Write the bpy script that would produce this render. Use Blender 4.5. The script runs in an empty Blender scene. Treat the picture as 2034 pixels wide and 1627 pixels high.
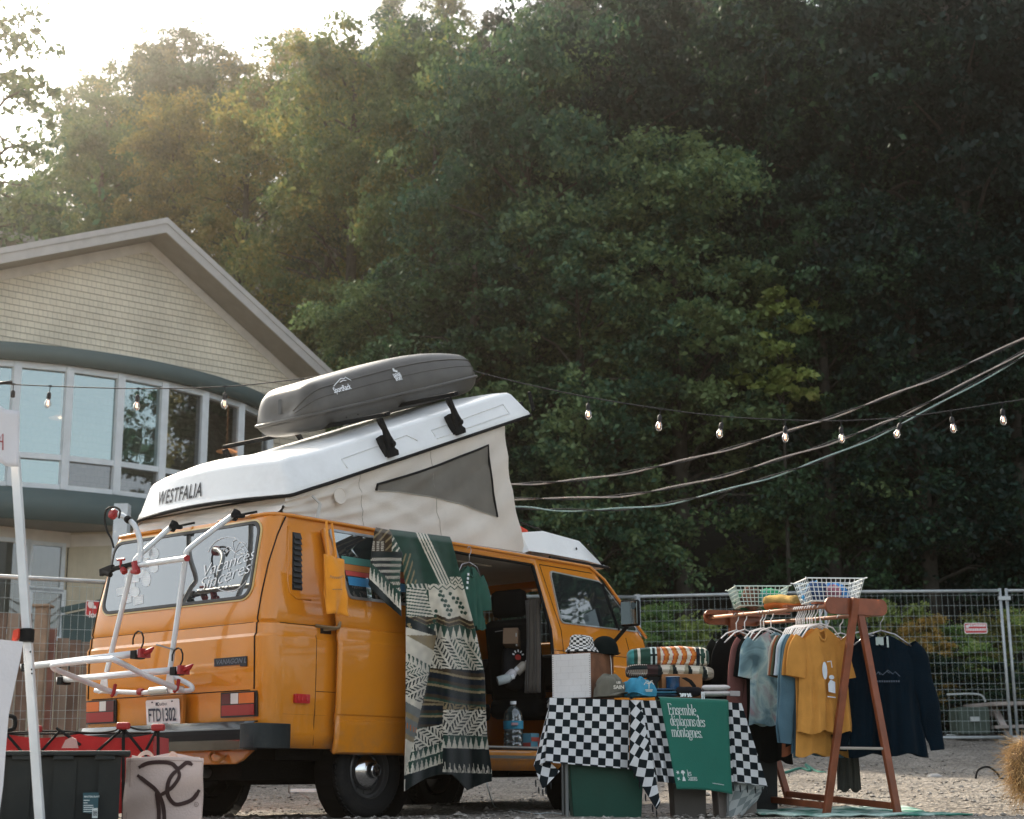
import bpy, bmesh, math, random
import numpy as np
from math import radians as RD, sin, cos, pi
from mathutils import Vector as V, Matrix, noise
from mathutils.geometry import tessellate_polygon
random.seed(7)
sc = bpy.context.scene
col = sc.collection
# ------------------------------------------------------------------ camera, sky, sun, exposure
FPX, CXI, CYI = 3151.4, 1017.0, 813.5          # focal length and centre in photo pixels (2034 x 1627)
CAM = V((-6.85, -8.371, .19)); YAW, PIT, ROLL = .6726, .2338, -.0074
FW = V((cos(PIT)*cos(YAW), cos(PIT)*sin(YAW), sin(PIT)))
R0 = V((sin(YAW), -cos(YAW), 0)); U0 = R0.cross(FW)
RT = R0*cos(ROLL)+U0*sin(ROLL); UP = U0*cos(ROLL)-R0*sin(ROLL)
FH = V((cos(YAW), sin(YAW), 0)); LAT = R0.copy()
cd = bpy.data.cameras.new('camera'); cam = bpy.data.objects.new('camera', cd); col.objects.link(cam)
cam.matrix_world = Matrix(((RT.x, UP.x, -FW.x, CAM.x), (RT.y, UP.y, -FW.y, CAM.y), (RT.z, UP.z, -FW.z, CAM.z), (0, 0, 0, 1)))
cd.sensor_width = 36; cd.lens = 36*FPX/2034; cd.clip_end = 500; cd.clip_start = .1
cd.dof.use_dof = True; cd.dof.focus_distance = 10.4; cd.dof.aperture_fstop = 3.5
sc.camera = cam
SUN_EL, SUN_AZ = RD(36), YAW+RD(32)            # the sun stands behind the hill, upper left of the picture
w = bpy.data.worlds.new('World'); sc.world = w; w.use_nodes = True
nt = w.node_tree; bg = nt.nodes['Background']; sky = nt.nodes.new('ShaderNodeTexSky')
sky.sky_type = 'NISHITA'; sky.sun_disc = False; sky.sun_elevation = SUN_EL
sky.sun_rotation = pi/2-SUN_AZ; sky.air_density = 1.0; sky.dust_density = 3.5; sky.ozone_density = 1.0
hs = nt.nodes.new('ShaderNodeHueSaturation'); hs.inputs['Saturation'].default_value = .42; nt.links.new(sky.outputs[0], hs.inputs['Color']); mxw = nt.nodes.new('ShaderNodeMix'); mxw.data_type = 'RGBA'; mxw.blend_type = 'MULTIPLY'; mxw.inputs[0].default_value = 1; mxw.inputs[7].default_value = (.975, 1, .985, 1); nt.links.new(hs.outputs[0], mxw.inputs[6]); nt.links.new(mxw.outputs[2], bg.inputs[0]); bg.inputs[1].default_value = .15
sd = bpy.data.lights.new('sun', 'SUN'); sd.energy = 3.4; sd.angle = RD(.6); sd.color = (1, .86, .68)
so = bpy.data.objects.new('sun', sd); col.objects.link(so)
S = V((cos(SUN_EL)*cos(SUN_AZ), cos(SUN_EL)*sin(SUN_AZ), sin(SUN_EL)))
so.rotation_euler = S.to_track_quat('Z', 'Y').to_euler(); so.location = (0, 20, 60)
sc.render.engine = 'CYCLES'
sc.view_settings.view_transform = 'Standard'; sc.view_settings.look = 'None'
sc.view_settings.exposure = 1.36; sc.view_settings.gamma = 1
sc.render.resolution_x = 1024; sc.render.resolution_y = 819
sc.cycles.max_bounces = 6; sc.cycles.transparent_max_bounces = 12

# ------------------------------------------------------------------ point helpers: a photo pixel onto a real plane
def ray(x, y): return FW+RT*((x-CXI)/FPX)-UP*((y-CYI)/FPX)
def onax(x, y, v, a):
    r = ray(x, y); return CAM+r*((v-CAM[a])/r[a])
def PX(x, y, v): return onax(x, y, v, 0)
def PY(x, y, v): return onax(x, y, v, 1)
def PZ(x, y, v): return onax(x, y, v, 2)
def PD(x, y, d):
    r = ray(x, y); return CAM+r*(d/r.dot(FH))
def PP(x, y, p0, n):
    r = ray(x, y); return CAM+r*((V(p0)-CAM).dot(n)/r.dot(n))
def DL(p):
    d = V(p)-CAM; return d.dot(FH), d.dot(LAT)
def AT(d, l, z):
    p = CAM+FH*d+LAT*l; return V((p.x, p.y, z))

# ------------------------------------------------------------------ materials
def nd(nt, t, **kw):
    n = nt.nodes.new(t)
    for k, v in kw.items(): setattr(n, k, v)
    return n
def mat(name, c, rough=.5, metal=0, var=.08, scale=6, bump=0, bscale=60, coat=0, spec=.3, trans=0, dirt=0, sheen=0, alpha=None, emit=None):
    m = bpy.data.materials.new(name); m.use_nodes = True; nt = m.node_tree; b = nt.nodes['Principled BSDF']
    L = nt.links.new
    tc = nd(nt, 'ShaderNodeTexCoord'); nz = nd(nt, 'ShaderNodeTexNoise'); nz.inputs['Scale'].default_value = scale; nz.inputs['Detail'].default_value = 5
    L(tc.outputs['Object'], nz.inputs['Vector'])
    rp = nd(nt, 'ShaderNodeValToRGB'); e = rp.color_ramp.elements
    e[0].position = .3; e[1].position = .7
    e[0].color = (*[max(0, k*(1-var)) for k in c], 1); e[1].color = (*[min(1, k*(1+var)) for k in c], 1)
    L(nz.outputs['Fac'], rp.inputs[0]); out = rp.outputs[0]
    if dirt:
        n2 = nd(nt, 'ShaderNodeTexNoise'); n2.inputs['Scale'].default_value = scale*.6; n2.inputs['Detail'].default_value = 8; n2.inputs['Roughness'].default_value = .75
        L(tc.outputs['Object'], n2.inputs['Vector']); r2 = nd(nt, 'ShaderNodeValToRGB'); r2.color_ramp.elements[0].position = .52; r2.color_ramp.elements[1].position = .8
        L(n2.outputs['Fac'], r2.inputs[0]); mx = nd(nt, 'ShaderNodeMix', data_type='RGBA'); mu = nd(nt, 'ShaderNodeMath', operation='MULTIPLY'); mu.inputs[1].default_value = dirt
        L(r2.outputs[0], mu.inputs[0]); L(mu.outputs[0], mx.inputs[0]); L(out, mx.inputs[6]); mx.inputs[7].default_value = (.16, .13, .10, 1); out = mx.outputs[2]
    L(out, b.inputs['Base Color'])
    mr = nd(nt, 'ShaderNodeMapRange'); mr.inputs[3].default_value = max(0, rough-.07); mr.inputs[4].default_value = min(1, rough+.1)
    L(nz.outputs['Fac'], mr.inputs[0]); L(mr.outputs[0], b.inputs['Roughness'])
    b.inputs['Metallic'].default_value = metal; b.inputs['Coat Weight'].default_value = coat; b.inputs['Coat Roughness'].default_value = .06
    b.inputs['Specular IOR Level'].default_value = spec
    if sheen: b.inputs['Sheen Weight'].default_value = sheen
    if trans: b.inputs['Transmission Weight'].default_value = trans
    if emit: b.inputs['Emission Color'].default_value = (*emit[0], 1); b.inputs['Emission Strength'].default_value = emit[1]
    if bump:
        n3 = nd(nt, 'ShaderNodeTexNoise'); n3.inputs['Scale'].default_value = bscale; n3.inputs['Detail'].default_value = 4; L(tc.outputs['Object'], n3.inputs['Vector'])
        bp = nd(nt, 'ShaderNodeBump'); bp.inputs['Strength'].default_value = bump; bp.inputs['Distance'].default_value = .01
        L(n3.outputs['Fac'], bp.inputs['Height']); L(bp.outputs[0], b.inputs['Normal'])
    return m
def glassmat(name, tint, refl=.5, rough=.02, see=.0, wav=0, gcol=(.95, .97, 1)):
    """a pane: Fresnel-ish mirror over a dark body that lets a share of light through"""
    m = bpy.data.materials.new(name); m.use_nodes = True; nt = m.node_tree; nt.nodes.clear(); L = nt.links.new
    o = nd(nt, 'ShaderNodeOutputMaterial'); g = nd(nt, 'ShaderNodeBsdfGlossy'); g.inputs['Roughness'].default_value = rough; g.inputs['Color'].default_value = (*gcol, 1)
    d = nd(nt, 'ShaderNodeBsdfDiffuse'); d.inputs['Color'].default_value = (*tint, 1)
    t = nd(nt, 'ShaderNodeBsdfTransparent'); t.inputs['Color'].default_value = (.8, .85, .85, 1)
    a = nd(nt, 'ShaderNodeMixShader'); a.inputs[0].default_value = see; L(d.outputs[0], a.inputs[1]); L(t.outputs[0], a.inputs[2])
    lw = nd(nt, 'ShaderNodeLayerWeight'); lw.inputs[0].default_value = .35; mr = nd(nt, 'ShaderNodeMapRange'); mr.inputs[3].default_value = refl; mr.inputs[4].default_value = min(1, refl+.42)
    L(lw.outputs['Facing'], mr.inputs[0]); b = nd(nt, 'ShaderNodeMixShader'); L(mr.outputs[0], b.inputs[0]); L(a.outputs[0], b.inputs[1]); L(g.outputs[0], b.inputs[2]); L(b.outputs[0], o.inputs[0])
    if wav:
        tc = nd(nt, 'ShaderNodeTexCoord'); n3 = nd(nt, 'ShaderNodeTexNoise'); n3.inputs['Scale'].default_value = 2.2; L(tc.outputs['Object'], n3.inputs['Vector'])
        bp = nd(nt, 'ShaderNodeBump'); bp.inputs['Strength'].default_value = wav; bp.inputs['Distance'].default_value = .05; L(n3.outputs['Fac'], bp.inputs['Height']); L(bp.outputs[0], g.inputs['Normal'])
    return m
def vcmat(name, rough=.85, bump=.3, bscale=300, sheen=.2):
    """cloth whose woven pattern is stored as a face colour attribute"""
    m = mat(name, (.5, .5, .5), rough, bump=bump, bscale=bscale, sheen=sheen, spec=.08); nt = m.node_tree; b = nt.nodes['Principled BSDF']
    at = nd(nt, 'ShaderNodeAttribute', attribute_name='Col'); nt.links.new(at.outputs['Color'], b.inputs['Base Color']); return m
def checkmat(name, c1, c2, scale=1.0, rough=.9):
    m = mat(name, c1, rough, bump=.25, bscale=250, sheen=.03, spec=.05); nt = m.node_tree; b = nt.nodes['Principled BSDF']
    uv = nd(nt, 'ShaderNodeUVMap'); ck = nd(nt, 'ShaderNodeTexChecker'); ck.inputs['Scale'].default_value = scale; ck.inputs[1].default_value = (*c1, 1); ck.inputs[2].default_value = (*c2, 1)
    nt.links.new(uv.outputs[0], ck.inputs[0]); nt.links.new(ck.outputs[0], b.inputs['Base Color']); return m

# ------------------------------------------------------------------ mesh helpers
class MB:
    def __init__(s): s.v = []; s.f = []; s.m = []; s.uv = {}
    def add(s, vs, fs, mi=0):
        o = len(s.v); s.v += [tuple(x) for x in vs]; s.f += [tuple(i+o for i in f) for f in fs]; s.m += [mi]*len(fs); return s
    def box(s, c, d, M=None, mi=0):
        c = V(c); hx, hy, hz = d[0]/2, d[1]/2, d[2]/2
        vs = [V((x, y, z)) for x in (-hx, hx) for y in (-hy, hy) for z in (-hz, hz)]
        vs = [(M @ p if M else p)+c for p in vs]
        return s.add(vs, [(0, 1, 3, 2), (4, 6, 7, 5), (0, 4, 5, 1), (2, 3, 7, 6), (0, 2, 6, 4), (1, 5, 7, 3)], mi)
    def beam(s, a, b, w, h, up=(0, 0, 1), mi=0):
        a, b = V(a), V(b); x = (b-a); L = x.length; x.normalize(); z = V(up); z = (z-x*z.dot(x)).normalized(); y = z.cross(x)
        return s.box((a+b)/2, (L, w, h), Matrix((x, y, z)).transposed(), mi)
    def tube(s, pts, r, n=8, caps=True, mi=0, closed=False):
        pts = [V(p) for p in pts]; N = len(pts); rr = r if isinstance(r, (list, tuple)) else [r]*N
        t0 = (pts[1]-pts[0]).normalized(); ref = V((0, 0, 1)) if abs(t0.z) < .9 else V((1, 0, 0)); nrm = (ref-t0*ref.dot(t0)).normalized(); rings = []
        for i, p in enumerate(pts):
            t = ((pts[min(i+1, N-1)]-pts[max(i-1, 0)]) if not closed else (pts[(i+1) % N]-pts[i-1])).normalized(); nrm = (nrm-t*nrm.dot(t)).normalized(); bn = t.cross(nrm)
            rings.append([p+(nrm*cos(2*pi*k/n)+bn*sin(2*pi*k/n))*rr[i] for k in range(n)])
        vs = [q for g in rings for q in g]; fs = []
        for i in range(N-1 if not closed else N):
            for k in range(n):
                a = i*n+k; b = i*n+(k+1) % n; c = ((i+1) % N)*n+(k+1) % n; d = ((i+1) % N)*n+k; fs.append((a, b, c, d))
        if caps and not closed: fs += [tuple(range(n-1, -1, -1)), tuple((N-1)*n+k for k in range(n))]
        return s.add(vs, fs, mi)
    def lathe(s, prof, M, n=32, mi=0):
        """prof: (r, h) pairs turned about local z, M places it"""
        vs = [M @ V((r*cos(2*pi*k/n), r*sin(2*pi*k/n), h)) for r, h in prof for k in range(n)]
        fs = [(i*n+k, i*n+(k+1) % n, (i+1)*n+(k+1) % n, (i+1)*n+k) for i in range(len(prof)-1) for k in range(n)]
        return s.add(vs, fs, mi)
    def grid(s, fn, nu, nv, mi=0, uvf=None, wrap=False):
        o = len(s.v); vs = [tuple(fn(i/nu, j/nv)) for j in range(nv+1) for i in range(nu+1)]
        fs = [(j*(nu+1)+i, j*(nu+1)+i+1, (j+1)*(nu+1)+i+1, (j+1)*(nu+1)+i) for j in range(nv) for i in range(nu)]
        s.add(vs, fs, mi)
        if uvf:
            for j in range(nv+1):
                for i in range(nu+1): s.uv[o+j*(nu+1)+i] = uvf(i/nu, j/nv)
        return s
    def prism(s, poly, fn, th, mi=0):
        """poly: 2D outline; fn(u, v, h) -> 3D with h through the thickness"""
        n = len(poly); vs = [fn(u, v, 0) for u, v in poly]+[fn(u, v, th) for u, v in poly]
        tr = tessellate_polygon([[V((u, v, 0)) for u, v in poly]])
        fs = [tuple(t) for t in tr]+[tuple(i+n for i in reversed(t)) for t in tr]+[(i, (i+1) % n, (i+1) % n+n, i+n) for i in range(n)]
        return s.add(vs, fs, mi)
    def flat(s, poly, fn, mi=0):
        tr = tessellate_polygon([[V((u, v, 0)) for u, v in poly]]); return s.add([fn(u, v) for u, v in poly], [tuple(t) for t in tr], mi)
    def build(s, name, mats, parent=None, smooth=False, bevel=0, world=True, solid=0, label=None, off=-1, sub=0, rec=True):
        return mk(name, s.v, s.f, mats, parent, smooth, bevel, world, solid, label, s.m, s.uv, off, sub, rec)
def mk(name, vs, fs, mats, parent=None, smooth=False, bevel=0, world=True, solid=0, label=None, mi=None, uv=None, off=-1, sub=0, rec=True):
    me = bpy.data.meshes.new(name); me.from_pydata([tuple(p) for p in vs], [], fs)
    mats = mats if isinstance(mats, (list, tuple)) else [mats]
    for m in mats: me.materials.append(m)
    if mi and len(mats) > 1: me.polygons.foreach_set('material_index', mi)
    if uv:
        ul = me.uv_layers.new(name='UVMap')
        for lp in me.loops: ul.data[lp.index].uv = uv.get(lp.vertex_index, (0, 0))
    if rec:
        bm = bmesh.new(); bm.from_mesh(me); bmesh.ops.recalc_face_normals(bm, faces=bm.faces); bm.to_mesh(me); bm.free()
    if smooth:
        me.polygons.foreach_set('use_smooth', [True]*len(me.polygons))
        if smooth is not True: me.set_sharp_from_angle(angle=RD(smooth))
    me.update()
    o = bpy.data.objects.new(name, me); col.objects.link(o)
    if parent:
        o.parent = parent
        if world and parent.parent is None and parent.type == 'EMPTY': o.matrix_parent_inverse = parent.matrix_basis.inverted()
    if solid: md = o.modifiers.new('s', 'SOLIDIFY'); md.thickness = solid; md.offset = off
    if sub: md = o.modifiers.new('u', 'SUBSURF'); md.levels = sub; md.render_levels = sub
    if bevel: md = o.modifiers.new('b', 'BEVEL'); md.width = bevel; md.segments = 2; md.limit_method = 'ANGLE'; md.angle_limit = RD(35); md.harden_normals = False
    if label: o['label'] = label
    return o
def thing(name, label, cat, loc=(0, 0, 0), rz=0, group=None, kind=None):
    o = bpy.data.objects.new(name, None); col.objects.link(o); o.location = loc; o.rotation_euler = (0, 0, rz); o.empty_display_size = .1
    return tag(o, label, cat, group, kind)
def tag(o, label=None, cat=None, group=None, kind=None):
    if label: o['label'] = label
    if cat: o['category'] = cat
    if group: o['group'] = group
    if kind: o['kind'] = kind
    return o
def copy_tree(o, parent=None):
    c = o.copy(); col.objects.link(c)
    if parent: c.parent = parent
    for ch in [x for x in bpy.data.objects if x.parent == o and x != c]: copy_tree(ch, c)
    return c
def bez(pts, n=8):
    """Catmull-Rom through points"""
    P = [V(p) for p in pts]; out = []
    for i in range(len(P)-1):
        p0, p1, p2, p3 = P[max(i-1, 0)], P[i], P[i+1], P[min(i+2, len(P)-1)]
        for k in range(n):
            t = k/n; out.append(.5*((2*p1)+(p2-p0)*t+(2*p0-5*p1+4*p2-p3)*t*t+(3*p1-p0-3*p2+p3)*t**3))
    out.append(P[-1]); return out
def rrect(w, h, r, n=5, cx=0, cy=0):
    o = []
    for sx, sy, a0 in ((1, 1, 0), (-1, 1, 90), (-1, -1, 180), (1, -1, 270)):
        for k in range(n+1):
            a = RD(a0+90*k/n); o.append((cx+sx*(w/2-r)+r*cos(a), cy+sy*(h/2-r)+r*sin(a)))
    return o
def strokes(mb, lines, fn, width, mi=0):
    """flat pen strokes: each line a list of (u, v); fn maps (u, v) to 3D"""
    for ln in lines:
        P = [V((p[0], p[1], 0)) for p in ln]; n = len(P)
        if n < 2: continue
        a = []; b = []
        for i, p in enumerate(P):
            t = (P[min(i+1, n-1)]-P[max(i-1, 0)]); t = t.normalized() if t.length > 1e-9 else V((1, 0, 0)); nn = V((-t.y, t.x, 0))
            ww = width(t)/2 if callable(width) else width/2
            a.append(p+nn*ww); b.append(p-nn*ww)
        vs = [fn(q.x, q.y) for q in a]+[fn(q.x, q.y) for q in b]
        mb.add(vs, [(i, i+1, n+i+1, n+i) for i in range(n-1)], mi)
def text_mb(s, size=1.0, shear=0, sx=1.0, bold=0, spacing=1.0, align='LEFT'):
    """built-in letter shapes as 2D triangles (verts, faces)"""
    cu = bpy.data.curves.new('lettering', 'FONT'); cu.body = s; cu.size = size; cu.shear = shear; cu.offset = bold; cu.space_character = spacing; cu.align_x = align; cu.resolution_u = 3
    ob = bpy.data.objects.new('lettering', cu); col.objects.link(ob)
    me = bpy.data.meshes.new_from_object(ob.evaluated_get(bpy.context.evaluated_depsgraph_get()))
    vs = [(v.co.x*sx, v.co.y) for v in me.vertices]; fs = [tuple(p.vertices) for p in me.polygons]
    bpy.data.objects.remove(ob); bpy.data.curves.remove(cu); bpy.data.meshes.remove(me); return vs, fs
def put_text(mb, s, fn, size, mi=0, **kw):
    vs, fs = text_mb(s, size, **kw); mb.add([fn(u, v) for u, v in vs], fs, mi); return max([u for u, v in vs] or [0])
def frame(o, ax, ay, an=None, off=0):
    """planar frame: (u, v[, h]) -> o + ax u + ay v + n h"""
    o, ax, ay = V(o), V(ax).normalized(), V(ay).normalized(); n = V(an).normalized() if an else ax.cross(ay)
    return lambda u, v, h=0: o+ax*u+ay*v+n*(h+off)
# ------------------------------------------------------------------ ground and hillside
def smst(a, b, x): t = min(1, max(0, (x-a)/(b-a))); return t*t*(3-2*t)
def gz(d, l):
    z = .021*max(0, min(d, 26)-11.8)**1.5
    z += .09*smst(.9, 2.4, l)*smst(10.1, 11.6, d)
    return z
def hz(d, l):
    f = .30+.30*smst(-24, -6, l)
    return gz(24, 0)+f*max(0, d-25)**1.02
def gp(px, py):
    """where the ray through a photo pixel meets the ground"""
    d = 9.0
    while d < 26:
        p = PD(px, py, d); 
        if p.z < gz(d, DL(p)[1]): break
        d += .05
    return d, DL(p)[1]
GR = mat('gravel_ground', (.2, .18, .16), .95)
def gravel(m):
    nt = m.node_tree; b = nt.nodes['Principled BSDF']; L = nt.links.new; tc = nd(nt, 'ShaderNodeTexCoord')
    vo = nd(nt, 'ShaderNodeTexVoronoi'); vo.inputs['Scale'].default_value = 42; L(tc.outputs['Object'], vo.inputs['Vector'])
    v2 = nd(nt, 'ShaderNodeTexVoronoi'); v2.inputs['Scale'].default_value = 14; L(tc.outputs['Object'], v2.inputs['Vector'])
    n = nd(nt, 'ShaderNodeTexNoise'); n.inputs['Scale'].default_value = 1.1; n.inputs['Detail'].default_value = 9; n.inputs['Roughness'].default_value = .7; L(tc.outputs['Object'], n.inputs['Vector'])
    hs = nd(nt, 'ShaderNodeSeparateColor'); L(vo.outputs['Color'], hs.inputs[0]); ad = nd(nt, 'ShaderNodeMath', operation='ADD'); mu = nd(nt, 'ShaderNodeMath', operation='MULTIPLY'); mu.inputs[1].default_value = .45
    L(hs.outputs[0], mu.inputs[0]); L(mu.outputs[0], ad.inputs[0]); m2 = nd(nt, 'ShaderNodeMath', operation='MULTIPLY'); m2.inputs[1].default_value = .75; L(n.outputs['Fac'], m2.inputs[0]); L(m2.outputs[0], ad.inputs[1])
    r = nd(nt, 'ShaderNodeValToRGB'); e = r.color_ramp.elements; e[0].position = .25; e[0].color = (.06, .052, .042, 1); e[1].position = .85; e[1].color = (.36, .33, .29, 1); x = e.new(.5); x.color = (.17, .152, .13, 1)
    L(ad.outputs[0], r.inputs[0]); L(r.outputs[0], b.inputs['Base Color'])
    bp = nd(nt, 'ShaderNodeBump'); bp.inputs['Strength'].default_value = .9; bp.inputs['Distance'].default_value = .02; L(vo.outputs['Distance'], bp.inputs['Height']); b2 = nd(nt, 'ShaderNodeBump'); b2.inputs['Strength'].default_value = .8; b2.inputs['Distance'].default_value = .05; L(v2.outputs['Distance'], b2.inputs['Height']); L(bp.outputs[0], b2.inputs['Normal']); L(b2.outputs[0], b.inputs['Normal'])
gravel(GR)
q = MB(); ds = [-70, -40, -20, -8, 0, 5, 8]+[8.5+.16*k for k in range(112)]; ls = [-90, -60, -35, -20]+[-14+.35*k for k in range(81)]+[20, 35, 60, 90]
nl = len(ls)
for d in ds:
    for l in ls:
        z = gz(d, l)+(.016*noise.noise(V((d*1.3, l*1.3, 0)))+.008*noise.noise(V((d*4, l*4, 2))) if d > 8 else 0)-(.02 if d < 8 else 0); q.v.append(tuple(AT(d, l, z)))
q.f = [(j*nl+i, j*nl+i+1, (j+1)*nl+i+1, (j+1)*nl+i) for j in range(len(ds)-1) for i in range(nl-1)]; q.m = [0]*len(q.f)
tag(q.build('ground', GR, None, smooth=True, rec=False), kind='structure')
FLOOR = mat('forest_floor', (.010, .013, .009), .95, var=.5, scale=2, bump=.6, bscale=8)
q = MB(); ds = [24.5+1.5*k for k in range(50)]; ls = [-95+4*k for k in range(49)]; nl = len(ls)
for d in ds:
    for l in ls: q.v.append(tuple(AT(d, l, (hz(d, l)+.4*noise.noise(V((d*.2, l*.2, 0)))*min(1, (d-24.5)/4)) if d > 25 else gz(24.5, l)-.03)))
q.f = [(j*nl+i, j*nl+i+1, (j+1)*nl+i+1, (j+1)*nl+i) for j in range(len(ds)-1) for i in range(nl-1)]; q.m = [0]*len(q.f)
tag(q.build('hillside', FLOOR, None, smooth=True, rec=False), kind='structure')
# loose stones
rng = np.random.default_rng(5); vs = []; fs = []
icov = np.array([(0, 0, 1), (.9, 0, .3), (.28, .85, .3), (-.72, .53, .3), (-.72, -.53, .3), (.28, -.85, .3), (0, 0, -.5)]); icof = [(0, 1, 2), (0, 2, 3), (0, 3, 4), (0, 4, 5), (0, 5, 1), (6, 2, 1), (6, 3, 2), (6, 4, 3), (6, 5, 4), (6, 1, 5)]
for k in range(6500):
    d = 9.2+13.5*rng.random()**1.1; l = rng.uniform(-.36, .36)*d; s = .008+.02*rng.random()**3*(1 if rng.random() < .97 else 2.2); a = rng.random()*6.28
    p = AT(d, l, gz(d, l)+.002); c_, s_ = math.cos(a), math.sin(a); o = len(vs)
    for x, y, z in icov*rng.uniform(.6, 1.3, (7, 1)): vs.append((p.x+s*(x*c_-y*s_)*1.2, p.y+s*(x*s_+y*c_), p.z+s*z*.7))
    fs += [tuple(i+o for i in f) for f in icof]
STN = mat('stone', (.26, .24, .215), .9, var=.55, scale=30); tag(mk('loose_gravel', vs, fs, STN, rec=False), 'small loose stones scattered over the gravel lot', 'gravel', kind='stuff')

# ------------------------------------------------------------------ trees
def leafmat(name, c1, c2, c3, tr=.35):
    m = bpy.data.materials.new(name); m.use_nodes = True; nt = m.node_tree; nt.nodes.clear(); L = nt.links.new
    o = nd(nt, 'ShaderNodeOutputMaterial'); tc = nd(nt, 'ShaderNodeTexCoord'); n = nd(nt, 'ShaderNodeTexNoise'); n.inputs['Scale'].default_value = .8; n.inputs['Detail'].default_value = 3; n.inputs['Roughness'].default_value = .6
    oi = nd(nt, 'ShaderNodeObjectInfo'); ge = nd(nt, 'ShaderNodeNewGeometry'); L(tc.outputs['Object'], n.inputs['Vector'])
    a = nd(nt, 'ShaderNodeMath', operation='MULTIPLY_ADD'); a.inputs[1].default_value = .34; L(oi.outputs['Random'], a.inputs[0]); L(n.outputs['Fac'], a.inputs[2])
    b = nd(nt, 'ShaderNodeMath', operation='MULTIPLY_ADD'); b.inputs[1].default_value = .22; L(ge.outputs['Random Per Island'], b.inputs[0]); L(a.outputs[0], b.inputs[2])
    r = nd(nt, 'ShaderNodeValToRGB'); e = r.color_ramp.elements; e[0].position = .52; e[0].color = (*c1, 1); e[1].position = 1.0; e[1].color = (*c3, 1); x = e.new(.80); x.color = (*c2, 1); L(b.outputs[0], r.inputs[0])
    d = nd(nt, 'ShaderNodeBsdfDiffuse'); t = nd(nt, 'ShaderNodeBsdfTranslucent'); g = nd(nt, 'ShaderNodeBsdfGlossy'); g.inputs['Roughness'].default_value = .45
    L(r.outputs[0], d.inputs[0]); L(r.outputs[0], t.inputs[0]); mx = nd(nt, 'ShaderNodeMixShader'); mx.inputs[0].default_value = tr; L(d.outputs[0], mx.inputs[1]); L(t.outputs[0], mx.inputs[2])
    m2 = nd(nt, 'ShaderNodeMixShader'); m2.inputs[0].default_value = .02; L(mx.outputs[0], m2.inputs[1]); L(g.outputs[0], m2.inputs[2]); L(m2.outputs[0], o.inputs[0]); return m
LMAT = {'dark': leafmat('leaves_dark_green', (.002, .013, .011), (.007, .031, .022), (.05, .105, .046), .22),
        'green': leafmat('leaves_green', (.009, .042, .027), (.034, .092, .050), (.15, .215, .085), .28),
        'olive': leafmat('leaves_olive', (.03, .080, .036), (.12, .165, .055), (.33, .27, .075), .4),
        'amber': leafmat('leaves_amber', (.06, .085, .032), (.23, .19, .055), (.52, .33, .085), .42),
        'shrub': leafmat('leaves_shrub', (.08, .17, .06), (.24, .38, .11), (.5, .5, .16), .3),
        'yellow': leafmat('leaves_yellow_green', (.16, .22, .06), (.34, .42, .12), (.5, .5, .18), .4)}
BARK = mat('bark', (.05, .045, .037), .95, var=.35, scale=8, bump=.8, bscale=14)
def leaves(P, N, size, rng, flat=.5):
    """leaf rhombs at points P with normals N -> verts"""
    n = len(P); t = rng.normal(size=(n, 3)); nn = rng.normal(size=(n, 3)); nn[:, 2] += flat*2; nn /= np.linalg.norm(nn, axis=1)[:, None]
    t -= nn*(t*nn).sum(1)[:, None]; t /= np.linalg.norm(t, axis=1)[:, None]; b = np.cross(nn, t); s = (size*rng.uniform(.6, 1.35, n))[:, None]
    v = np.stack([P-t*s*.55, P+b*s*.33+t*s*.05, P+t*s*.6, P-b*s*.33+t*s*.05], 1).reshape(-1, 3); return v
def leafmesh(name, v, m):
    n = len(v)//4; me = bpy.data.meshes.new(name); me.vertices.add(len(v)); me.vertices.foreach_set('co', v.astype('f').ravel()); me.loops.add(4*n); me.loops.foreach_set('vertex_index', np.arange(4*n, dtype='i')); me.polygons.add(n); me.polygons.foreach_set('loop_start', np.arange(0, 4*n, 4, dtype='i')); me.update(calc_edges=True); me.materials.append(m); return me
def tree_proto(seed, H=10, zb=2.2, R=2.3, nb=40, nleaf=44000, lsize=.105, shape='round', sparse=1.0, droop=.36, tk=1.0):
    rng = np.random.default_rng(seed); tr = MB(); lean = rng.normal(size=2)*.03
    tp = [V((lean[0]*z*z*.06, lean[1]*z*z*.06, z)) for z in np.linspace(-.6, H*.93, 9)]; tr.tube(tp, [tk*(.19*(1-k/9.5)**.8+.015) for k in range(9)], 8)
    C = []; RR = []
    for k in range(nb):
        t = (k+.5)/nb; z = zb+(H-zb)*t**.9
        pr = {'round': math.sin(pi*min(1, (.12+t*.86)))**.6, 'cone': (1-t)**.75*1.05+.06, 'tall': math.sin(pi*(.15+t*.8))**.45*.8}[shape]
        rr = R*pr*rng.uniform(.45, 1.05); a = k*2.4+rng.normal()*.4; c = np.array([rr*math.cos(a), rr*math.sin(a), z+rng.normal()*.25-droop*rr*.3])
        C.append(c); RR.append(np.array([.85, .85, .46])*(rng.uniform(.5, 1.25))*(R/2.3)*(1 if shape != 'cone' else .8))
        base = V((0, 0, max(.8, z-rr*.55))); e = V(c); mid = base.lerp(e, .5)+V((0, 0, .15*rr)); tr.tube([base, mid, e], [.05*(1-t*.6), .03, .008], 5, caps=False)
    pts = []; per = nleaf//nb
    for c, r in zip(C, RR):
        # clump made of a few sub-sprays so its edge is ragged
        sub = c+rng.normal(size=(11, 3))*r*.62; idx = rng.integers(0, 11, per); p = sub[idx]+rng.normal(size=(per, 3))*r*.20*np.array([1, 1, 1.0]); p[:, 2] -= droop*np.linalg.norm(p[:, :2]-c[:2], axis=1)*.5; pts.append(p)
    P = np.concatenate(pts)
    if sparse < 1: P = P[rng.random(len(P)) < sparse]
    return leafmesh('leaves', leaves(P, None, lsize, rng), LMAT['green']), tr
PROTO = {}
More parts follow.
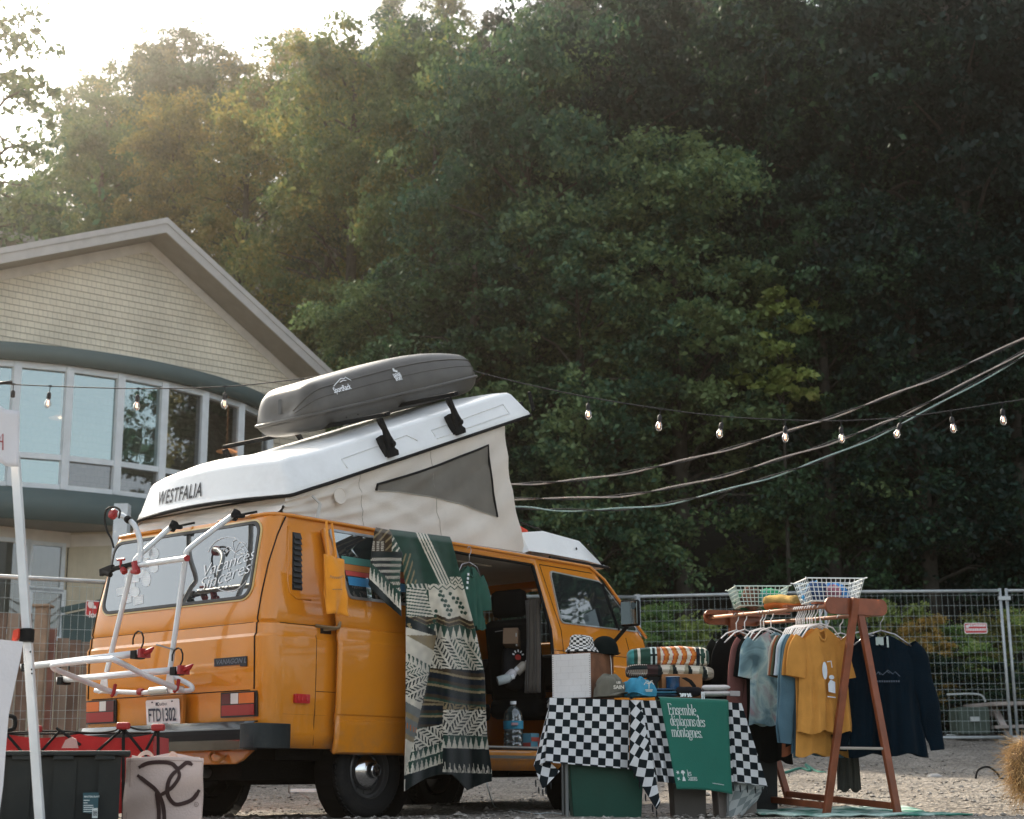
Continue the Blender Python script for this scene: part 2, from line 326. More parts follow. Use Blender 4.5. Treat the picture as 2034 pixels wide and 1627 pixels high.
for nm, kw in dict(a=dict(seed=1), b=dict(seed=2, R=2.6, nb=50, nleaf=52000), c=dict(seed=3, shape='tall', R=2.1), d=dict(seed=4, zb=3.0, R=2.4, nb=34, droop=.5), con=dict(seed=5, shape='cone', R=2.0, nb=60, zb=1.2, lsize=.08, droop=.6), sp=dict(seed=6, nleaf=9000, nb=46, R=1.9, shape='tall', lsize=.12, tk=.35), sm=dict(seed=7, H=10, R=2.6, nb=30, nleaf=9000, lsize=.20, shape='tall', zb=2.5), top=dict(seed=9, H=10, R=.80, nb=13, nleaf=3400, lsize=.15, shape='tall', zb=7.2, droop=.6, tk=.28)).items():
    lm_, tr = tree_proto(**kw); tme = bpy.data.meshes.new('trunk'); tme.from_pydata(tr.v, [], tr.f); tme.materials.append(BARK); tme.polygons.foreach_set('use_smooth', [True]*len(tme.polygons)); PROTO[nm] = (lm_, tme)
def tree(name, lab, px, ytop, d, pk, lk, wsc=1.0, grp='trees of the hillside forest', cat='tree', zbase=None, rz=None):
    l = (px-CXI)/FPX*d; p = PD(px, ytop, d); l = DL(p)[1]; zg = hz(d, l) if d > 25 else gz(d, l); zg = zbase if zbase is not None else zg; h = p.z-zg; s = h/10
    r = thing(name, lab, cat, (p.x, p.y, zg), rz if rz is not None else (px*.7+d) % 6.28, grp); cr = bpy.data.objects.new('crown', PROTO[pk][0]); tk = bpy.data.objects.new('trunk', PROTO[pk][1])
    for o, k in ((cr, 1), (tk, 0)): col.objects.link(o); o.parent = r
    r.scale = (s*wsc, s*wsc, s)
    cr.material_slots[0].link = 'OBJECT'; cr.material_slots[0].material = LMAT[lk]; return r
KN = {'dark': 'dark green', 'green': 'mid green', 'olive': 'olive brown', 'amber': 'amber tinted', 'yellow': 'yellow green'}
T_ = [ # px, ytop, d, proto, leaves, width, label
 (-25, -20, 31, 'sp', 'green', .9, 'sparse backlit tree at the far left edge against the white sky'),
 (40, 385, 42, 'a', 'green', 1.1, 'hazy green tree low at the left edge, right of the sparse tree'),
 (705, 65, 33, 'b', 'olive', .80, 'broad olive and amber tree above the roof box, standing forward of the forest'),
 (860, 90, 30, 'a', 'olive', .72, 'olive tree with amber leaf edges just right of the building roof'),
 (1040, 60, 27.5, 'b', 'green', .74, 'tall green tree whose crown fills the middle of the picture'),
 (1215, 10, 29, 'a', 'dark', .85, 'dark green tree right of the middle, above the string of lamps'),
 (1330, 300, 26.5, 'd', 'green', 1.0, 'green tree with drooping layered boughs right of the pop-up roof'),
 (1510, -40, 29, 'b', 'dark', .80, 'dark broad tree behind the small yellow green tree'),
 (1700, -60, 28, 'a', 'dark', .85, 'dark tree over the right half of the clothes rack'),
 (1880, -80, 27, 'd', 'dark', .9, 'dark drooping tree near the right edge, behind the power cables'),
 (2060, -60, 28, 'b', 'dark', .8, 'dark tree cut by the right edge of the picture'),
 (1150, 420, 25.6, 'c', 'green', .95, 'small green tree directly behind the front of the pop-up roof'),
 (930, 470, 26, 'c', 'dark', 1.0, 'small dark tree behind the roof box'),
 (770, 560, 28, 'd', 'green', 1.0, 'low green tree between the roof slope and the roof box'),
 (1538, 560, 25.4, 'top', 'yellow', 1.15, 'small lit yellow green tree standing alone before the dark forest'),
 (1620, 420, 26, 'c', 'dark', .9, 'dark sapling just right of the yellow green tree'),
 (1800, 430, 25.8, 'd', 'dark', 1.0, 'dark low tree behind the crossing of cables and lamps'),
 (1980, 500, 25.6, 'c', 'dark', 1.0, 'dark low tree at the right end of the wire fence')]
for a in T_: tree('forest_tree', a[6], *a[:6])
rnd = random.Random(4)
ORD = ['first', 'second', 'third', 'fourth', 'fifth', 'sixth', 'seventh', 'eighth', 'ninth', 'tenth', 'eleventh', 'twelfth', 'thirteenth', 'fourteenth']
def sky_y(x): return ipl0([(-150, 330), (60, 400), (130, 300), (200, 110), (300, 90), (390, 30), (470, 100), (560, 60), (700, 45), (800, -60), (900, -60), (985, 25), (1060, -30), (1200, -120), (2300, -160)], x)
def ipl0(T, x):
    for (a, p), (b, q_) in zip(T, T[1:]):
        if x <= b: return p+(q_-p)*max(0, (x-a))/(b-a)
    return T[-1][1]
rows = [('lowest row behind the building', 36, 150, [-40, 130, 290, 450, 600], ), ('second row up the hill', 38, 90, [30, 190, 340, 500, 640, 800, 960, 1130, 1300, 1480, 1660, 1840, 2020]), ('third row up the hill', 46, 45, [-60, 80, 230, 370, 530, 690, 850, 1010, 1180, 1360, 1540, 1720, 1900, 2080]), ('top row on the ridge', 57, 0, [-20, 100, 205, 300, 395, 480, 575, 680, 790, 900, 1010, 1110, 1230, 1360])]
for ri, (rn, d, dy, xs) in enumerate(rows):
    for k, x in enumerate(xs):
        x2 = x+rnd.uniform(-18, 18); yt = sky_y(x2)+dy*1.3+rnd.uniform(0, 40)+(330 if ri == 0 else 0)
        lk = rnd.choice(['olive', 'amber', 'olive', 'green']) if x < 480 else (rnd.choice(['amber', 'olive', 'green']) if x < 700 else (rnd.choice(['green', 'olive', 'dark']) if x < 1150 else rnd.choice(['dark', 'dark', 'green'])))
        if ri == 3 and x in (575,): lk = 'amber'
        pk = 'con' if (ri == 3 and x in (790, 900)) else rnd.choice(['a', 'b', 'c', 'd'])
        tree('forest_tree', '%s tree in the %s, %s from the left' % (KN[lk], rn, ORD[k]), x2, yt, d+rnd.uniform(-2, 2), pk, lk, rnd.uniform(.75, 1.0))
# shrubs behind the right-hand fence
def shrub(lab, px, ytop, d, lk, w, pk='a', cat='shrub'):
    p = PD(px, ytop, d); l = DL(p)[1]; zg = gz(d, l); p.z += .18; h = p.z-zg; r = thing('shrub', lab, cat, (p.x, p.y, zg-.12*h*2), px % 6, 'shrubs behind the wire fence')
    for nm, k in (('foliage', 0), ('stem', 1)):
        o = bpy.data.objects.new(nm, PROTO[pk][k]); col.objects.link(o); o.parent = r
        if k == 0: o.material_slots[0].link = 'OBJECT'; o.material_slots[0].material = LMAT[lk]
    s = h*1.24/10; r.scale = (s*w, s*w, s)
for a in (('mid green shrub behind the fence at the van nose', 1290, 1225, 24, 'shrub', 1.5), ('yellow tipped spiky shrub left of the clothes rack', 1390, 1240, 23.5, 'yellow', .9, 'sm'), ('dark shrub hidden behind the hanging shirts', 1500, 1230, 24.3, 'dark', 1.5), ('green shrub behind the red-brown rack legs', 1650, 1240, 24, 'shrub', 1.5), ('yellow green shrub just right of the navy sweatshirt', 1790, 1215, 23.8, 'yellow', 1.0, 'sm'), ('rust coloured shrub beside the navy sweatshirt', 1830, 1250, 23.4, 'amber', 1.1), ('green shrub below the right-hand red sign', 1900, 1265, 23.6, 'shrub', 1.4), ('green and orange shrub left of the double fence post', 1965, 1245, 23.9, 'olive', 1.2), ('dark green shrub at the right edge behind the picnic table', 2030, 1240, 24, 'shrub', 1.4), ('low dark shrub behind the grey cart', 1880, 1330, 23.0, 'dark', 1.6), ('low green shrub behind the picnic table', 1990, 1340, 23.0, 'dark', 1.5), ('low green shrub behind the rack planks', 1740, 1320, 23.2, 'shrub', 1.6)): shrub(*a)

# ------------------------------------------------------------------ building
B0 = PD(130, 975, 24.0); BU = (LAT*1.24+FH).normalized(); BNm = (LAT-FH*1.24).normalized()
def bp3(s, n, z): p = B0+BU*s+BNm*n; return V((p.x, p.y, z))
SHG = mat('shingle_beige', (.40, .37, .30), .85)
def shingle(m):
    nt = m.node_tree; b = nt.nodes['Principled BSDF']; L = nt.links.new; uv = nd(nt, 'ShaderNodeUVMap'); br = nd(nt, 'ShaderNodeTexBrick')
    br.inputs['Scale'].default_value = 1; br.inputs['Brick Width'].default_value = .11; br.inputs['Row Height'].default_value = .105; br.inputs['Mortar Size'].default_value = .004; br.inputs['Mortar Smooth'].default_value = .3
    br.inputs['Color1'].default_value = (.80, .725, .58, 1); br.inputs['Color2'].default_value = (.74, .665, .53, 1); br.inputs['Mortar'].default_value = (.50, .445, .36, 1); br.inputs['Bias'].default_value = -.1; br.offset = .4; br.squash = .7; br.squash_frequency = 3
    L(uv.outputs[0], br.inputs[0]); tc = nd(nt, 'ShaderNodeTexCoord'); n1 = nd(nt, 'ShaderNodeTexNoise'); n1.inputs['Scale'].default_value = .9; n1.inputs['Detail'].default_value = 6; L(tc.outputs['Object'], n1.inputs['Vector'])
    r1 = nd(nt, 'ShaderNodeMapRange'); r1.inputs[1].default_value = .3; r1.inputs[2].default_value = .7; r1.inputs[3].default_value = .78; r1.inputs[4].default_value = 1.08; L(n1.outputs['Fac'], r1.inputs[0])
    m1 = nd(nt, 'ShaderNodeVectorMath', operation='SCALE'); L(br.outputs['Color'], m1.inputs[0]); L(r1.outputs[0], m1.inputs['Scale']); L(m1.outputs[0], b.inputs['Base Color'])
shingle(SHG)
TRIM = mat('trim_cream', (.66, .61, .54), .6); TEAL = mat('fascia_teal', (.075, .11, .11), .6, var=.05); ROOFF = mat('roof_fascia', (.46, .44, .42), .7); SOF = mat('soffit', (.30, .265, .22), .8); WFR = mat('window_frame_white', (.62, .66, .68), .5)
SID = mat('siding_beige', (.42, .37, .28), .8)
bld = thing('gabled_building', 'beige shingled building with a wide gable roof and a bowed band of windows', 'building', tuple(bp3(0, 0, 0)))
AP = (1.18, 8.90); rs, ls_ = .645, .405
SR, SL = 6.6, -7.0
def rakez(s, add=0): return AP[1]+add-(rs*(s-AP[0]) if s > AP[0] else ls_*(AP[0]-s))
# gable wall in courses, each a lapped board row
q = MB(); z = 3.9; rowi = 0
while z < AP[1]:
    z1 = min(z+.105, AP[1]); 
    def clip(zz): return max(SL, AP[0]-(AP[1]-zz)/ls_), min(SR, AP[0]+(AP[1]-zz)/rs)
    a0, b0 = clip(z); a1, b1 = clip(z1); o = len(q.v)
    q.add([bp3(a0, .016, z), bp3(b0, .016, z), bp3(b1, .0, z1), bp3(a1, .0, z1), bp3(a0, 0, z), bp3(b0, 0, z)], [(0, 1, 2, 3), (4, 5, 1, 0)])
    for k, (s_, zz) in enumerate(((a0, z), (b0, z), (b1, z1), (a1, z1), (a0, z), (b0, z))): q.uv[o+k] = (s_, (zz-3.9)+.001 if k < 4 else zz-3.9)
    z = z1; rowi += 1
q.build('gable_wall', SHG, bld, rec=False)
q = MB(); q.add([bp3(SL, -9, 3.9), bp3(SL, 0, 3.9), bp3(SL, 0, rakez(SL)), bp3(SL, -9, rakez(SL)), bp3(SR, -9, 0), bp3(SR, 0, 0), bp3(SR, 0, rakez(SR)), bp3(SR, -9, rakez(SR)), bp3(SL, -9, 0), bp3(SR, -9, rakez(SR)), bp3(AP[0], -9, AP[1])], [(0, 1, 2, 3), (4, 5, 6, 7), (8, 4, 7, 10, 3)]); q.build('side_wall', SID, bld)
# roof: two slabs reaching forward over the gable
q = MB(); OV = .62
for (s0, s1) in ((AP[0], SR+.7), (AP[0], SL-.7)):
    z0, z1 = AP[1]+.10, rakez(s1)+.10; T = .19
    P = [bp3(s0, OV, z0), bp3(s1, OV, z1), bp3(s1, -9.5, z1), bp3(s0, -9.5, z0)]; q.add(P+[p+V((0, 0, T)) for p in P], [(3, 2, 1, 0), (4, 5, 6, 7), (0, 1, 5, 4), (1, 2, 6, 5), (2, 3, 7, 6)])
q.build('roof', mat('roof_shingles', (.15, .14, .13), .9, var=.2, bump=.4), bld)
q = MB()
for (s0, s1) in ((AP[0], SR+.7), (AP[0], SL-.7)):
    for n_, dz, hh in ((OV+.012, .05, .16), (OV+.032, .20, .10)):
        a, b = bp3(s0, n_, AP[1]+dz), bp3(s1, n_, rakez(s1)+dz); q.add([a, b, b+V((0, 0, hh)), a+V((0, 0, hh)), a-BNm*.03, b-BNm*.03, b+V((0, 0, hh))-BNm*.03, a+V((0, 0, hh))-BNm*.03], [(0, 1, 2, 3), (7, 6, 5, 4), (4, 5, 1, 0), (3, 2, 6, 7)])
q.build('rake_fascia', ROOFF, bld)
q = MB()
for (s0, s1) in ((AP[0], SR+.6), (AP[0], SL-.6)):
    a, b, c, d = bp3(s0, OV+.01, AP[1]+.07), bp3(s1, OV+.01, rakez(s1)+.07), bp3(s1, .0, rakez(s1)+.07), bp3(s0, .0, AP[1]+.07); q.add([a, b, c, d], [(0, 1, 2, 3)])
q.build('soffit', SOF, bld)
q = MB()
for (s0, s1) in ((AP[0], SR), (AP[0], SL)):
    a, b = bp3(s0, .03, AP[1]+.06), bp3(s1, .03, rakez(s1)+.06); h_ = -.17; q.add([a, b, b+V((0, 0, h_)), a+V((0, 0, h_*1.0))]+[x-BNm*.03 for x in (a, b, b+V((0, 0, h_)), a+V((0, 0, h_)))], [(0, 1, 2, 3), (3, 2, 6, 7)])
q.build('rake_trim', TRIM, bld)
# bowed bay
SC, NC = .15, None; half = 3.55; sag = 1.55; RB = (half**2+sag**2)/(2*sag)
def bay(s, off=0):
    a = (s-SC)/RB; n_ = math.sqrt(max(0, (RB+off)**2-((s-SC)*(RB+off)/RB)**2))-(RB-sag); return (SC+(s-SC)*(RB+off)/RB, n_)
def bayp(s, z, off=0): a, b = bay(s, off); return bp3(a, b, z)
ZT_, ZB_, ZM = 6.20, PD(130, 975, 22.46).z, PD(130, 912, 22.46).z
s0, s1 = SC-half, SC+half
def band(name, z0, z1, off, m, n_=48, th=.06):
    q = MB(); q.grid(lambda u, v: bayp(s0+(s1-s0)*u, z0+(z1-z0)*v, off), n_, 1); return q.build(name, m, bld, solid=th, smooth=True)
band('upper_fascia', 6.22, 6.47, .10, TEAL); band('lower_fascia', ZB_-.47, ZB_-.02, .10, TEAL)
q = MB(); q.grid(lambda u, v: bayp(s0+(s1-s0)*u, 6.47, .10).lerp(bp3(s0+(s1-s0)*u, -.0, 6.47), v), 40, 1); q.grid(lambda u, v: bayp(s0+(s1-s0)*u, 6.22, .08).lerp(bp3(s0+(s1-s0)*u, -.0, 6.22), v), 40, 1); q.build('bay_roof', TEAL, bld)
q = MB(); q.grid(lambda u, v: bayp(s0+(s1-s0)*u, ZB_-.46, .09).lerp(bp3(s0+(s1-s0)*u, -1.4, ZB_-.46), v), 40, 1); q.build('bay_soffit', mat('soffit_grey', (.26, .25, .23), .8), bld)
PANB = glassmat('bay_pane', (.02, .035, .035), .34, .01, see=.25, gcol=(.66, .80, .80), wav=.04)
PANB2 = glassmat('bay_pane_dark', (.015, .018, .016), .12, .01, see=.35)  # duller copy of the bay glass, standing in for dark tree reflections
def s_at(px):
    best = None
    for k in range(400):
        s_ = s0+(s1-s0)*k/399; p = bayp(s_, 5.6)-CAM; x = CXI+FPX*p.dot(RT)/p.dot(FW)
        if best is None or abs(x-px) < best[0]: best = (abs(x-px), s_)
    return best[1]
mull = [s0+.05, s0+.55, s0+1.1, s0+1.6]+[s_at(x) for x in (28, 134, 234, 322, 400, 472, 530)]+[s1-.25]
mull = sorted(set(round(m, 3) for m in mull))
for i, (a, b) in enumerate(zip(mull, mull[1:])):
    if b-a < .15: continue
    w_ = MB()
    for z0, z1 in ((ZB_, ZB_+.07), (ZM-.04, ZM+.04), (6.13, 6.22)): w_.beam(bayp(a, (z0+z1)/2, .02), bayp(b, (z0+z1)/2, .02), .09, z1-z0)
    w_.beam(bayp(a, ZB_, .03), bayp(a, 6.2, .03), .11, .11, up=BNm)
    wo = w_.build('window', WFR, bld)
    for z0, z1 in ((ZB_+.06, ZM-.03), (ZM+.03, 6.14)):
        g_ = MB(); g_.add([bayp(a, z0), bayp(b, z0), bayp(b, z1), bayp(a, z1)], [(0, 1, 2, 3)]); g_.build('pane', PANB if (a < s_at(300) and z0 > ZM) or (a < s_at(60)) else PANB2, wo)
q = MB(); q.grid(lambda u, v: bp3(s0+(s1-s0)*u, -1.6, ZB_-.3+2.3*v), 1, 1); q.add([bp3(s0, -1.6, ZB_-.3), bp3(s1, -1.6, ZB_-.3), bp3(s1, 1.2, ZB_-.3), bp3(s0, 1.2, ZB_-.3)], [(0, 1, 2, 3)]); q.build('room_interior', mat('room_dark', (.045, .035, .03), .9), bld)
for px, py, sc_l in ((120, 831, 'pendant lamp behind the left bay windows'), (450, 897, 'pendant lamp glowing behind the right bay windows')):
    c = PD(px, py, 22.7 if px < 200 else 24.6); r = thing('pendant_lamp', sc_l, 'lamp', tuple(c), group='pendant lamps in the building'); q = MB(); q.lathe([(.03, .06), (.06, .045), (.17, .0), (.165, -.004), (.05, .03)], Matrix.Translation(c), 20); q.tube([c+V((0, 0, .05)), c+V((0, 0, 1.0))], .006, 4); q.build('lamp_shade', mat('shade_orange', (.45, .16, .06), .5, emit=((1, .45, .2), .25)), r, smooth=40)
    q = MB(); q.lathe([(0, -.01), (.03, 0), (.03, .02), (0, .03)], Matrix.Translation(c), 12); q.build('bulb', mat('bulb_glow', (1, .8, .5), .5, emit=((1, .7, .4), 3)), r)
# lower storey, set back
sc0 = None
p = PD(133, 1060, 23.4); sc_ = (p-B0).dot(BU); nc_ = (p-B0).dot(BNm); ZL = ZB_-.46
def wall2(name, A_, B_, z0, z1, m, th=.12):
    a, b = bp3(*A_, z0), bp3(*B_, z0); q = MB(); q.beam(a.lerp(b, .5)+(a-b)*.5+V((0, 0, (z1-z0)/2)), a.lerp(b, .5)-(a-b)*.5+V((0, 0, (z1-z0)/2)), th, z1-z0); return q.build(name, m, bld)
SIDV = mat('siding_vertical', (.52, .46, .34), .8)
def vgroove(m, sc=9):
    nt = m.node_tree; b = nt.nodes['Principled BSDF']; tc = nd(nt, 'ShaderNodeTexCoord'); mp = nd(nt, 'ShaderNodeMapping'); mp.inputs['Rotation'].default_value = (0, 0, -YAW); wv = nd(nt, 'ShaderNodeTexWave'); wv.inputs['Scale'].default_value = sc; wv.inputs['Distortion'].default_value = .3; wv.bands_direction = 'Y'; wv.wave_profile = 'SAW'
    bp = nd(nt, 'ShaderNodeBump'); bp.inputs['Distance'].default_value = .02; nt.links.new(tc.outputs['Object'], mp.inputs[0]); nt.links.new(mp.outputs[0], wv.inputs[0]); nt.links.new(wv.outputs['Fac'], bp.inputs['Height']); nt.links.new(bp.outputs[0], b.inputs['Normal'])
vgroove(SIDV, 4)
wall2('lower_wall', (sc_-6, nc_), (sc_, nc_), 0, ZL-.003, SIDV); wall2('lower_wall', (sc_+.06, nc_+.02), (sc_+1.5, nc_+1.6), 0, ZL-.006, SIDV); wall2('lower_wall', (sc_+1.5, nc_+1.55), (SR, .0), 0, ZL-.009, SIDV)
q = MB(); q.beam(bp3(sc_-6, nc_+.08, ZL-.12), bp3(sc_+.02, nc_+.08, ZL-.12), .03, .22); q.beam(bp3(sc_+.02, nc_+.06, ZL-.13), bp3(sc_+1.45, nc_+1.62, ZL-.13), .03, .18); q.build('wall_trim', TRIM, bld)
pc_ = PD(238, 1120, 21.6); q = MB(); q.box((pc_.x, pc_.y, ZL/2+.1), (.19, .19, ZL), Matrix.Rotation(YAW, 3, 'Z')); q.build('porch_post', WFR, bld)
wd = nc_+.075
for i, (xa, xb, ya, yb) in enumerate(((-30, 52, 1072, 1250), (64, 122, 1082, 1164), (64, 122, 1176, 1262))):
    PA, PB = PP(xa, ya, bp3(0, wd, 0), BNm), PP(xb, ya+4, bp3(0, wd, 0), BNm); sa, sb = (PA-B0).dot(BU), (PB-B0).dot(BU); zt_ = PA.z; zb_ = PP(xa if xa > 0 else 5, yb, bp3(0, wd, 0), BNm).z
    q = MB(); fw_ = .06
    for (u0, u1, z0, z1) in ((sa-fw_, sb+fw_, zt_, zt_+fw_), (sa-fw_, sb+fw_, zb_-fw_, zb_), (sa-fw_, sa, zb_, zt_), (sb, sb+fw_, zb_, zt_)): q.add([bp3(u0, wd+.03, z0), bp3(u1, wd+.03, z0), bp3(u1, wd+.03, z1), bp3(u0, wd+.03, z1), bp3(u0, wd-.02, z0), bp3(u1, wd-.02, z0), bp3(u1, wd-.02, z1), bp3(u0, wd-.02, z1)], [(0, 1, 2, 3), (0, 1, 5, 4), (2, 3, 7, 6), (0, 3, 7, 4), (1, 2, 6, 5)])
    wo = q.build('window', WFR, bld); q = MB(); q.add([bp3(sa, wd, zb_), bp3(sb, wd, zb_), bp3(sb, wd, zt_), bp3(sa, wd, zt_)], [(0, 1, 2, 3)]); q.build('pane', PANB2, wo)
q = MB(); q.prism([(0, 0), (3.2, 0), (3.2, .35), (0, -.0+.02)], lambda u, v, h: PD(126, 1290, 20.5)+LAT*u*.9+FH*h+V((0, 0, v-.2+.55)), .06); q.beam(PD(122, 1212, 20.4), PD(330, 1170, 20.4), .05, .07); q.add([PD(122, 1320, 20.45), PD(330, 1320, 20.45), PD(330, 1178, 20.45), PD(122, 1222, 20.45)], [(0, 1, 2, 3)])
ro = q.build('porch_ramp', mat('ramp_teal', (.05, .085, .085), .7), None, rec=True, solid=.02); tag(ro, 'dark teal sloping ramp wall in front of the building porch', 'ramp')
# second roof, farther back
b2 = thing('rear_building', 'grey roofed building wing behind the gabled building at the left edge', 'building', tuple(AT(33, -11, 0)))
pA, pB = PD(-130, 418, 33), PD(95, 478, 33); q = MB(); q.add([pA, pB, pB+FH*6+V((0, 0, 1.2)), pA+FH*6+V((0, 0, 1.2)), pA-LAT*3+V((0, 0, -1.0)), pA+FH*6-LAT*3], [(0, 1, 2, 3), (4, 0, 3, 5)]); q.build('roof', mat('roof_grey', (.36, .35, .36), .8, var=.1, bump=.3), b2, solid=.15)
q = MB(); pm = (pA+pB)/2+FH*3.2; q.box((pm.x, pm.y, pA.z/2-.6), (4.5, 4.5, pA.z-1.6), Matrix.Rotation(YAW, 3, 'Z')); q.build('wall', SID, b2)

# ------------------------------------------------------------------ fences
GAL = mat('galvanised', (.42, .45, .46), .45, metal=.5, var=.15); GALW = mat('fence_wire', (.30, .34, .33), .5, metal=.3)
FHT = 2.0
def fence_panel(lab, A_, B_, vs_=.075, hs_=.135):
    """A_, B_: (d, l) feet"""
    a, b = AT(*A_, gz(*A_)), AT(*B_, gz(*B_)); L = (b-a).length; r = thing('wire_fence_panel', lab, 'fence panel', tuple(a), group='temporary wire fence panels'); e = (b-a).normalized()
    zt = V((0, 0, FHT)); zb = V((0, 0, .10)); q = MB(); q.tube([a+zb, b+zb], .019, 8); q.tube([a+V((0, 0, -.02)), a+zt+V((0, 0, .03))], .021, 8); q.tube([b+V((0, 0, -.02)), b+zt+V((0, 0, .03))], .021, 8); q.tube([a+zt, b+zt], .021, 8); q.build('frame', GAL, r, smooth=True)
    q = MB(); n = int(L/vs_)
    for k in range(1, n): p = a+e*(L*k/n); q.tube([p+zb, p+zt], .0022, 3, caps=False)
    z = .10; k = 0
    while z < FHT-.03:
        z += hs_ if k % 5 else hs_*.55; k += 1; q.tube([a+V((0, 0, z)), b+V((0, 0, z))], .0024, 3, caps=False)
    q.build('wire_mesh', GALW, r, rec=False); return r
def dlp(px, d): p = PD(px, 1560, d); return (d, DL(p)[1])
LA, LBm = (13.5, -5.6), (21.0, 1.62)
def lf(t): return (LA[0]+(LBm[0]-LA[0])*t, LA[1]+(LBm[1]-LA[1])*t)
fence_panel('wire fence panel behind the canopy pole at the left edge', lf(0), lf(.345)); fence_panel('wire fence panel hidden mostly behind the orange van', lf(.352), lf(.67)); fence_panel('wire fence panel meeting the van windscreen', lf(.677), lf(1))
fence_panel('wire fence panel behind the clothes rack', (21.02, 1.66), (21, 4.05)); fence_panel('wire fence panel carrying the right-hand red sign', (21, 4.12), (21, 6.44)); fence_panel('wire fence panel at the right edge behind the straw', (21.05, 6.54), (21, 8.9))
for l, lb in ((4.085, 'grey clamp and foot joining two fence panels behind the clothes rack'), (6.49, 'grey clamp and foot joining the two fence posts right of the red sign')):
    p = AT(21, l, gz(21, l)); r = thing('fence_clamp', lb, 'fence clamp', tuple(p))
    q = MB(); q.box(p+V((0, 0, 1.9)), (.05, .16, .05), Matrix.Rotation(YAW, 3, 'Z')); q.build('clamp', GAL, r); q = MB(); q.box(p+V((0, 0, .06)), (.6, .25, .1), Matrix.Rotation(YAW, 3, 'Z')); q.build('foot', GAL, r)
def sign(lab, px, py, d, w, h, ang, big):
    c = PD(px, py, d); r = thing('red_sign', lab, 'sign', tuple(c)); ax = (LAT*cos(ang)+FH*sin(ang)).normalized(); fn = frame(c, ax, (0, 0, 1), None); fn = frame(c, ax, (0, 0, 1), -(FH*cos(ang)-LAT*sin(ang)).normalized())
    q = MB(); q.prism(rrect(w, h, .02, 3), lambda u, v, k: fn(u, v, k), .004); o = q.build('board', mat('sign_red', (.50, .035, .04), .5), r)
    q = MB(); P = rrect(w, h, .02, 4); I = rrect(w-.02, h-.02, .012, 4); n = len(P); q.add([fn(u, v, .0055) for u, v in P]+[fn(u, v, .0055) for u, v in I], [(i, (i+1) % n, n+(i+1) % n, n+i) for i in range(n)])
    if big:
        q.flat([(-.115+.035*cos(a*pi/8), .04+.04*sin(a*pi/8)) for a in range(16)], lambda u, v: fn(u, v, .0055)); q.add([fn(*p, .0055) for p in ((-.10, .0), (-.05, -.0), (-.06, .03), (-.10, .03))], [(0, 1, 2, 3)]); put_text(q, 'location', lambda u, v: fn(u-.13, v-.09, .0055), .085, bold=.003); q.add([fn(*p, .0055) for p in ((-.0, .01), (.13, .01), (.13, .07), (.0, .07))], [(0, 1, 2, 3)])
    else:
        q.flat([(-w*.36+.022*cos(a*pi/8), .025+.022*sin(a*pi/8)) for a in range(16)], lambda u, v: fn(u, v, .0055)); rn = random.Random(2)
        for row, (x0, x1, hh) in enumerate(((-.3, .42, .032), (-.42, .40, .034))):
            x = x0*w
            while x < x1*w: ww = rn.uniform(.012, .02); y = .02-row*.055; q.add([fn(*p, .0055) for p in ((x, y), (x+ww, y), (x+ww, y+hh), (x, y+hh))], [(0, 1, 2, 3)]); x += ww+.006
    q.build('sign_print', mat('sign_white', (.75, .72, .72), .6), o)
sign('red and white sign on the wire fence beside the van rear window', 200, 1210, 16.05, .34, .16, .75, True); sign('small red and white sign on the right-hand wire fence panel', 1938, 1248, 20.93, .30, .14, 0, False)
# wooden fence: boards behind the wire fence
wf = thing('wooden_fence', 'weathered red brown board fence behind the wire fence at the left', 'fence', tuple(PD(60, 1500, 17.5)))
WOOD = mat('weathered_boards', (.20, .13, .095), .85, var=.45, scale=2.2, bump=.4, bscale=20); rnd = random.Random(8)
vm = []
x = -60; k = 0
bm_ = MB()
while x < 640:
    d = 17.0+(x/640)*3.2; wpx = .135*FPX/d; yt = 1218+(x*.0)+(0 if x < 62 else (22 if x < 100 else 38))+x*.10*(1 if x > 60 else .3)+rnd.uniform(-2.5, 2.5)
    p0, p1 = PD(x, yt, d), PD(x+wpx*.94, yt+.3, d+.02); 
    for o_ in (0,):
        a, b = V((p0.x, p0.y, 0)), V((p1.x, p1.y, 0)); e = (b-a).normalized(); n_ = V((e.y, -e.x, 0)); hh = p0.z; yj = rnd.uniform(-.008, .008)
        bm_.add([a+n_*yj+V((0, 0, 0)), b+n_*yj, b+n_*yj+V((0, 0, hh)), a+n_*yj+V((0, 0, hh)), a-n_*.02, b-n_*.02, b-n_*.02+V((0, 0, hh)), a-n_*.02+V((0, 0, hh))], [(0, 1, 2, 3), (1, 5, 6, 2), (0, 3, 7, 4), (3, 2, 6, 7)], rnd.choice([0, 0, 1, 2]))
    x += wpx; k += 1
bm_.build('fence_boards', [WOOD, mat('boards_red', (.22, .10, .075), .85, var=.4, scale=2, bump=.4), mat('boards_pale', (.27, .20, .15), .85, var=.35, scale=2, bump=.4)], wf)
q = MB(); pp = PD(86, 1206, 16.7); q.box((pp.x, pp.y, pp.z/2), (.13, .13, pp.z), Matrix.Rotation(YAW, 3, 'Z')); q.box((pp.x, pp.y, pp.z+.01), (.19, .19, .03), Matrix.Rotation(YAW, 3, 'Z')); q.build('fence_post', mat('post_wood', (.27, .19, .13), .8, var=.3), wf, bevel=.01)
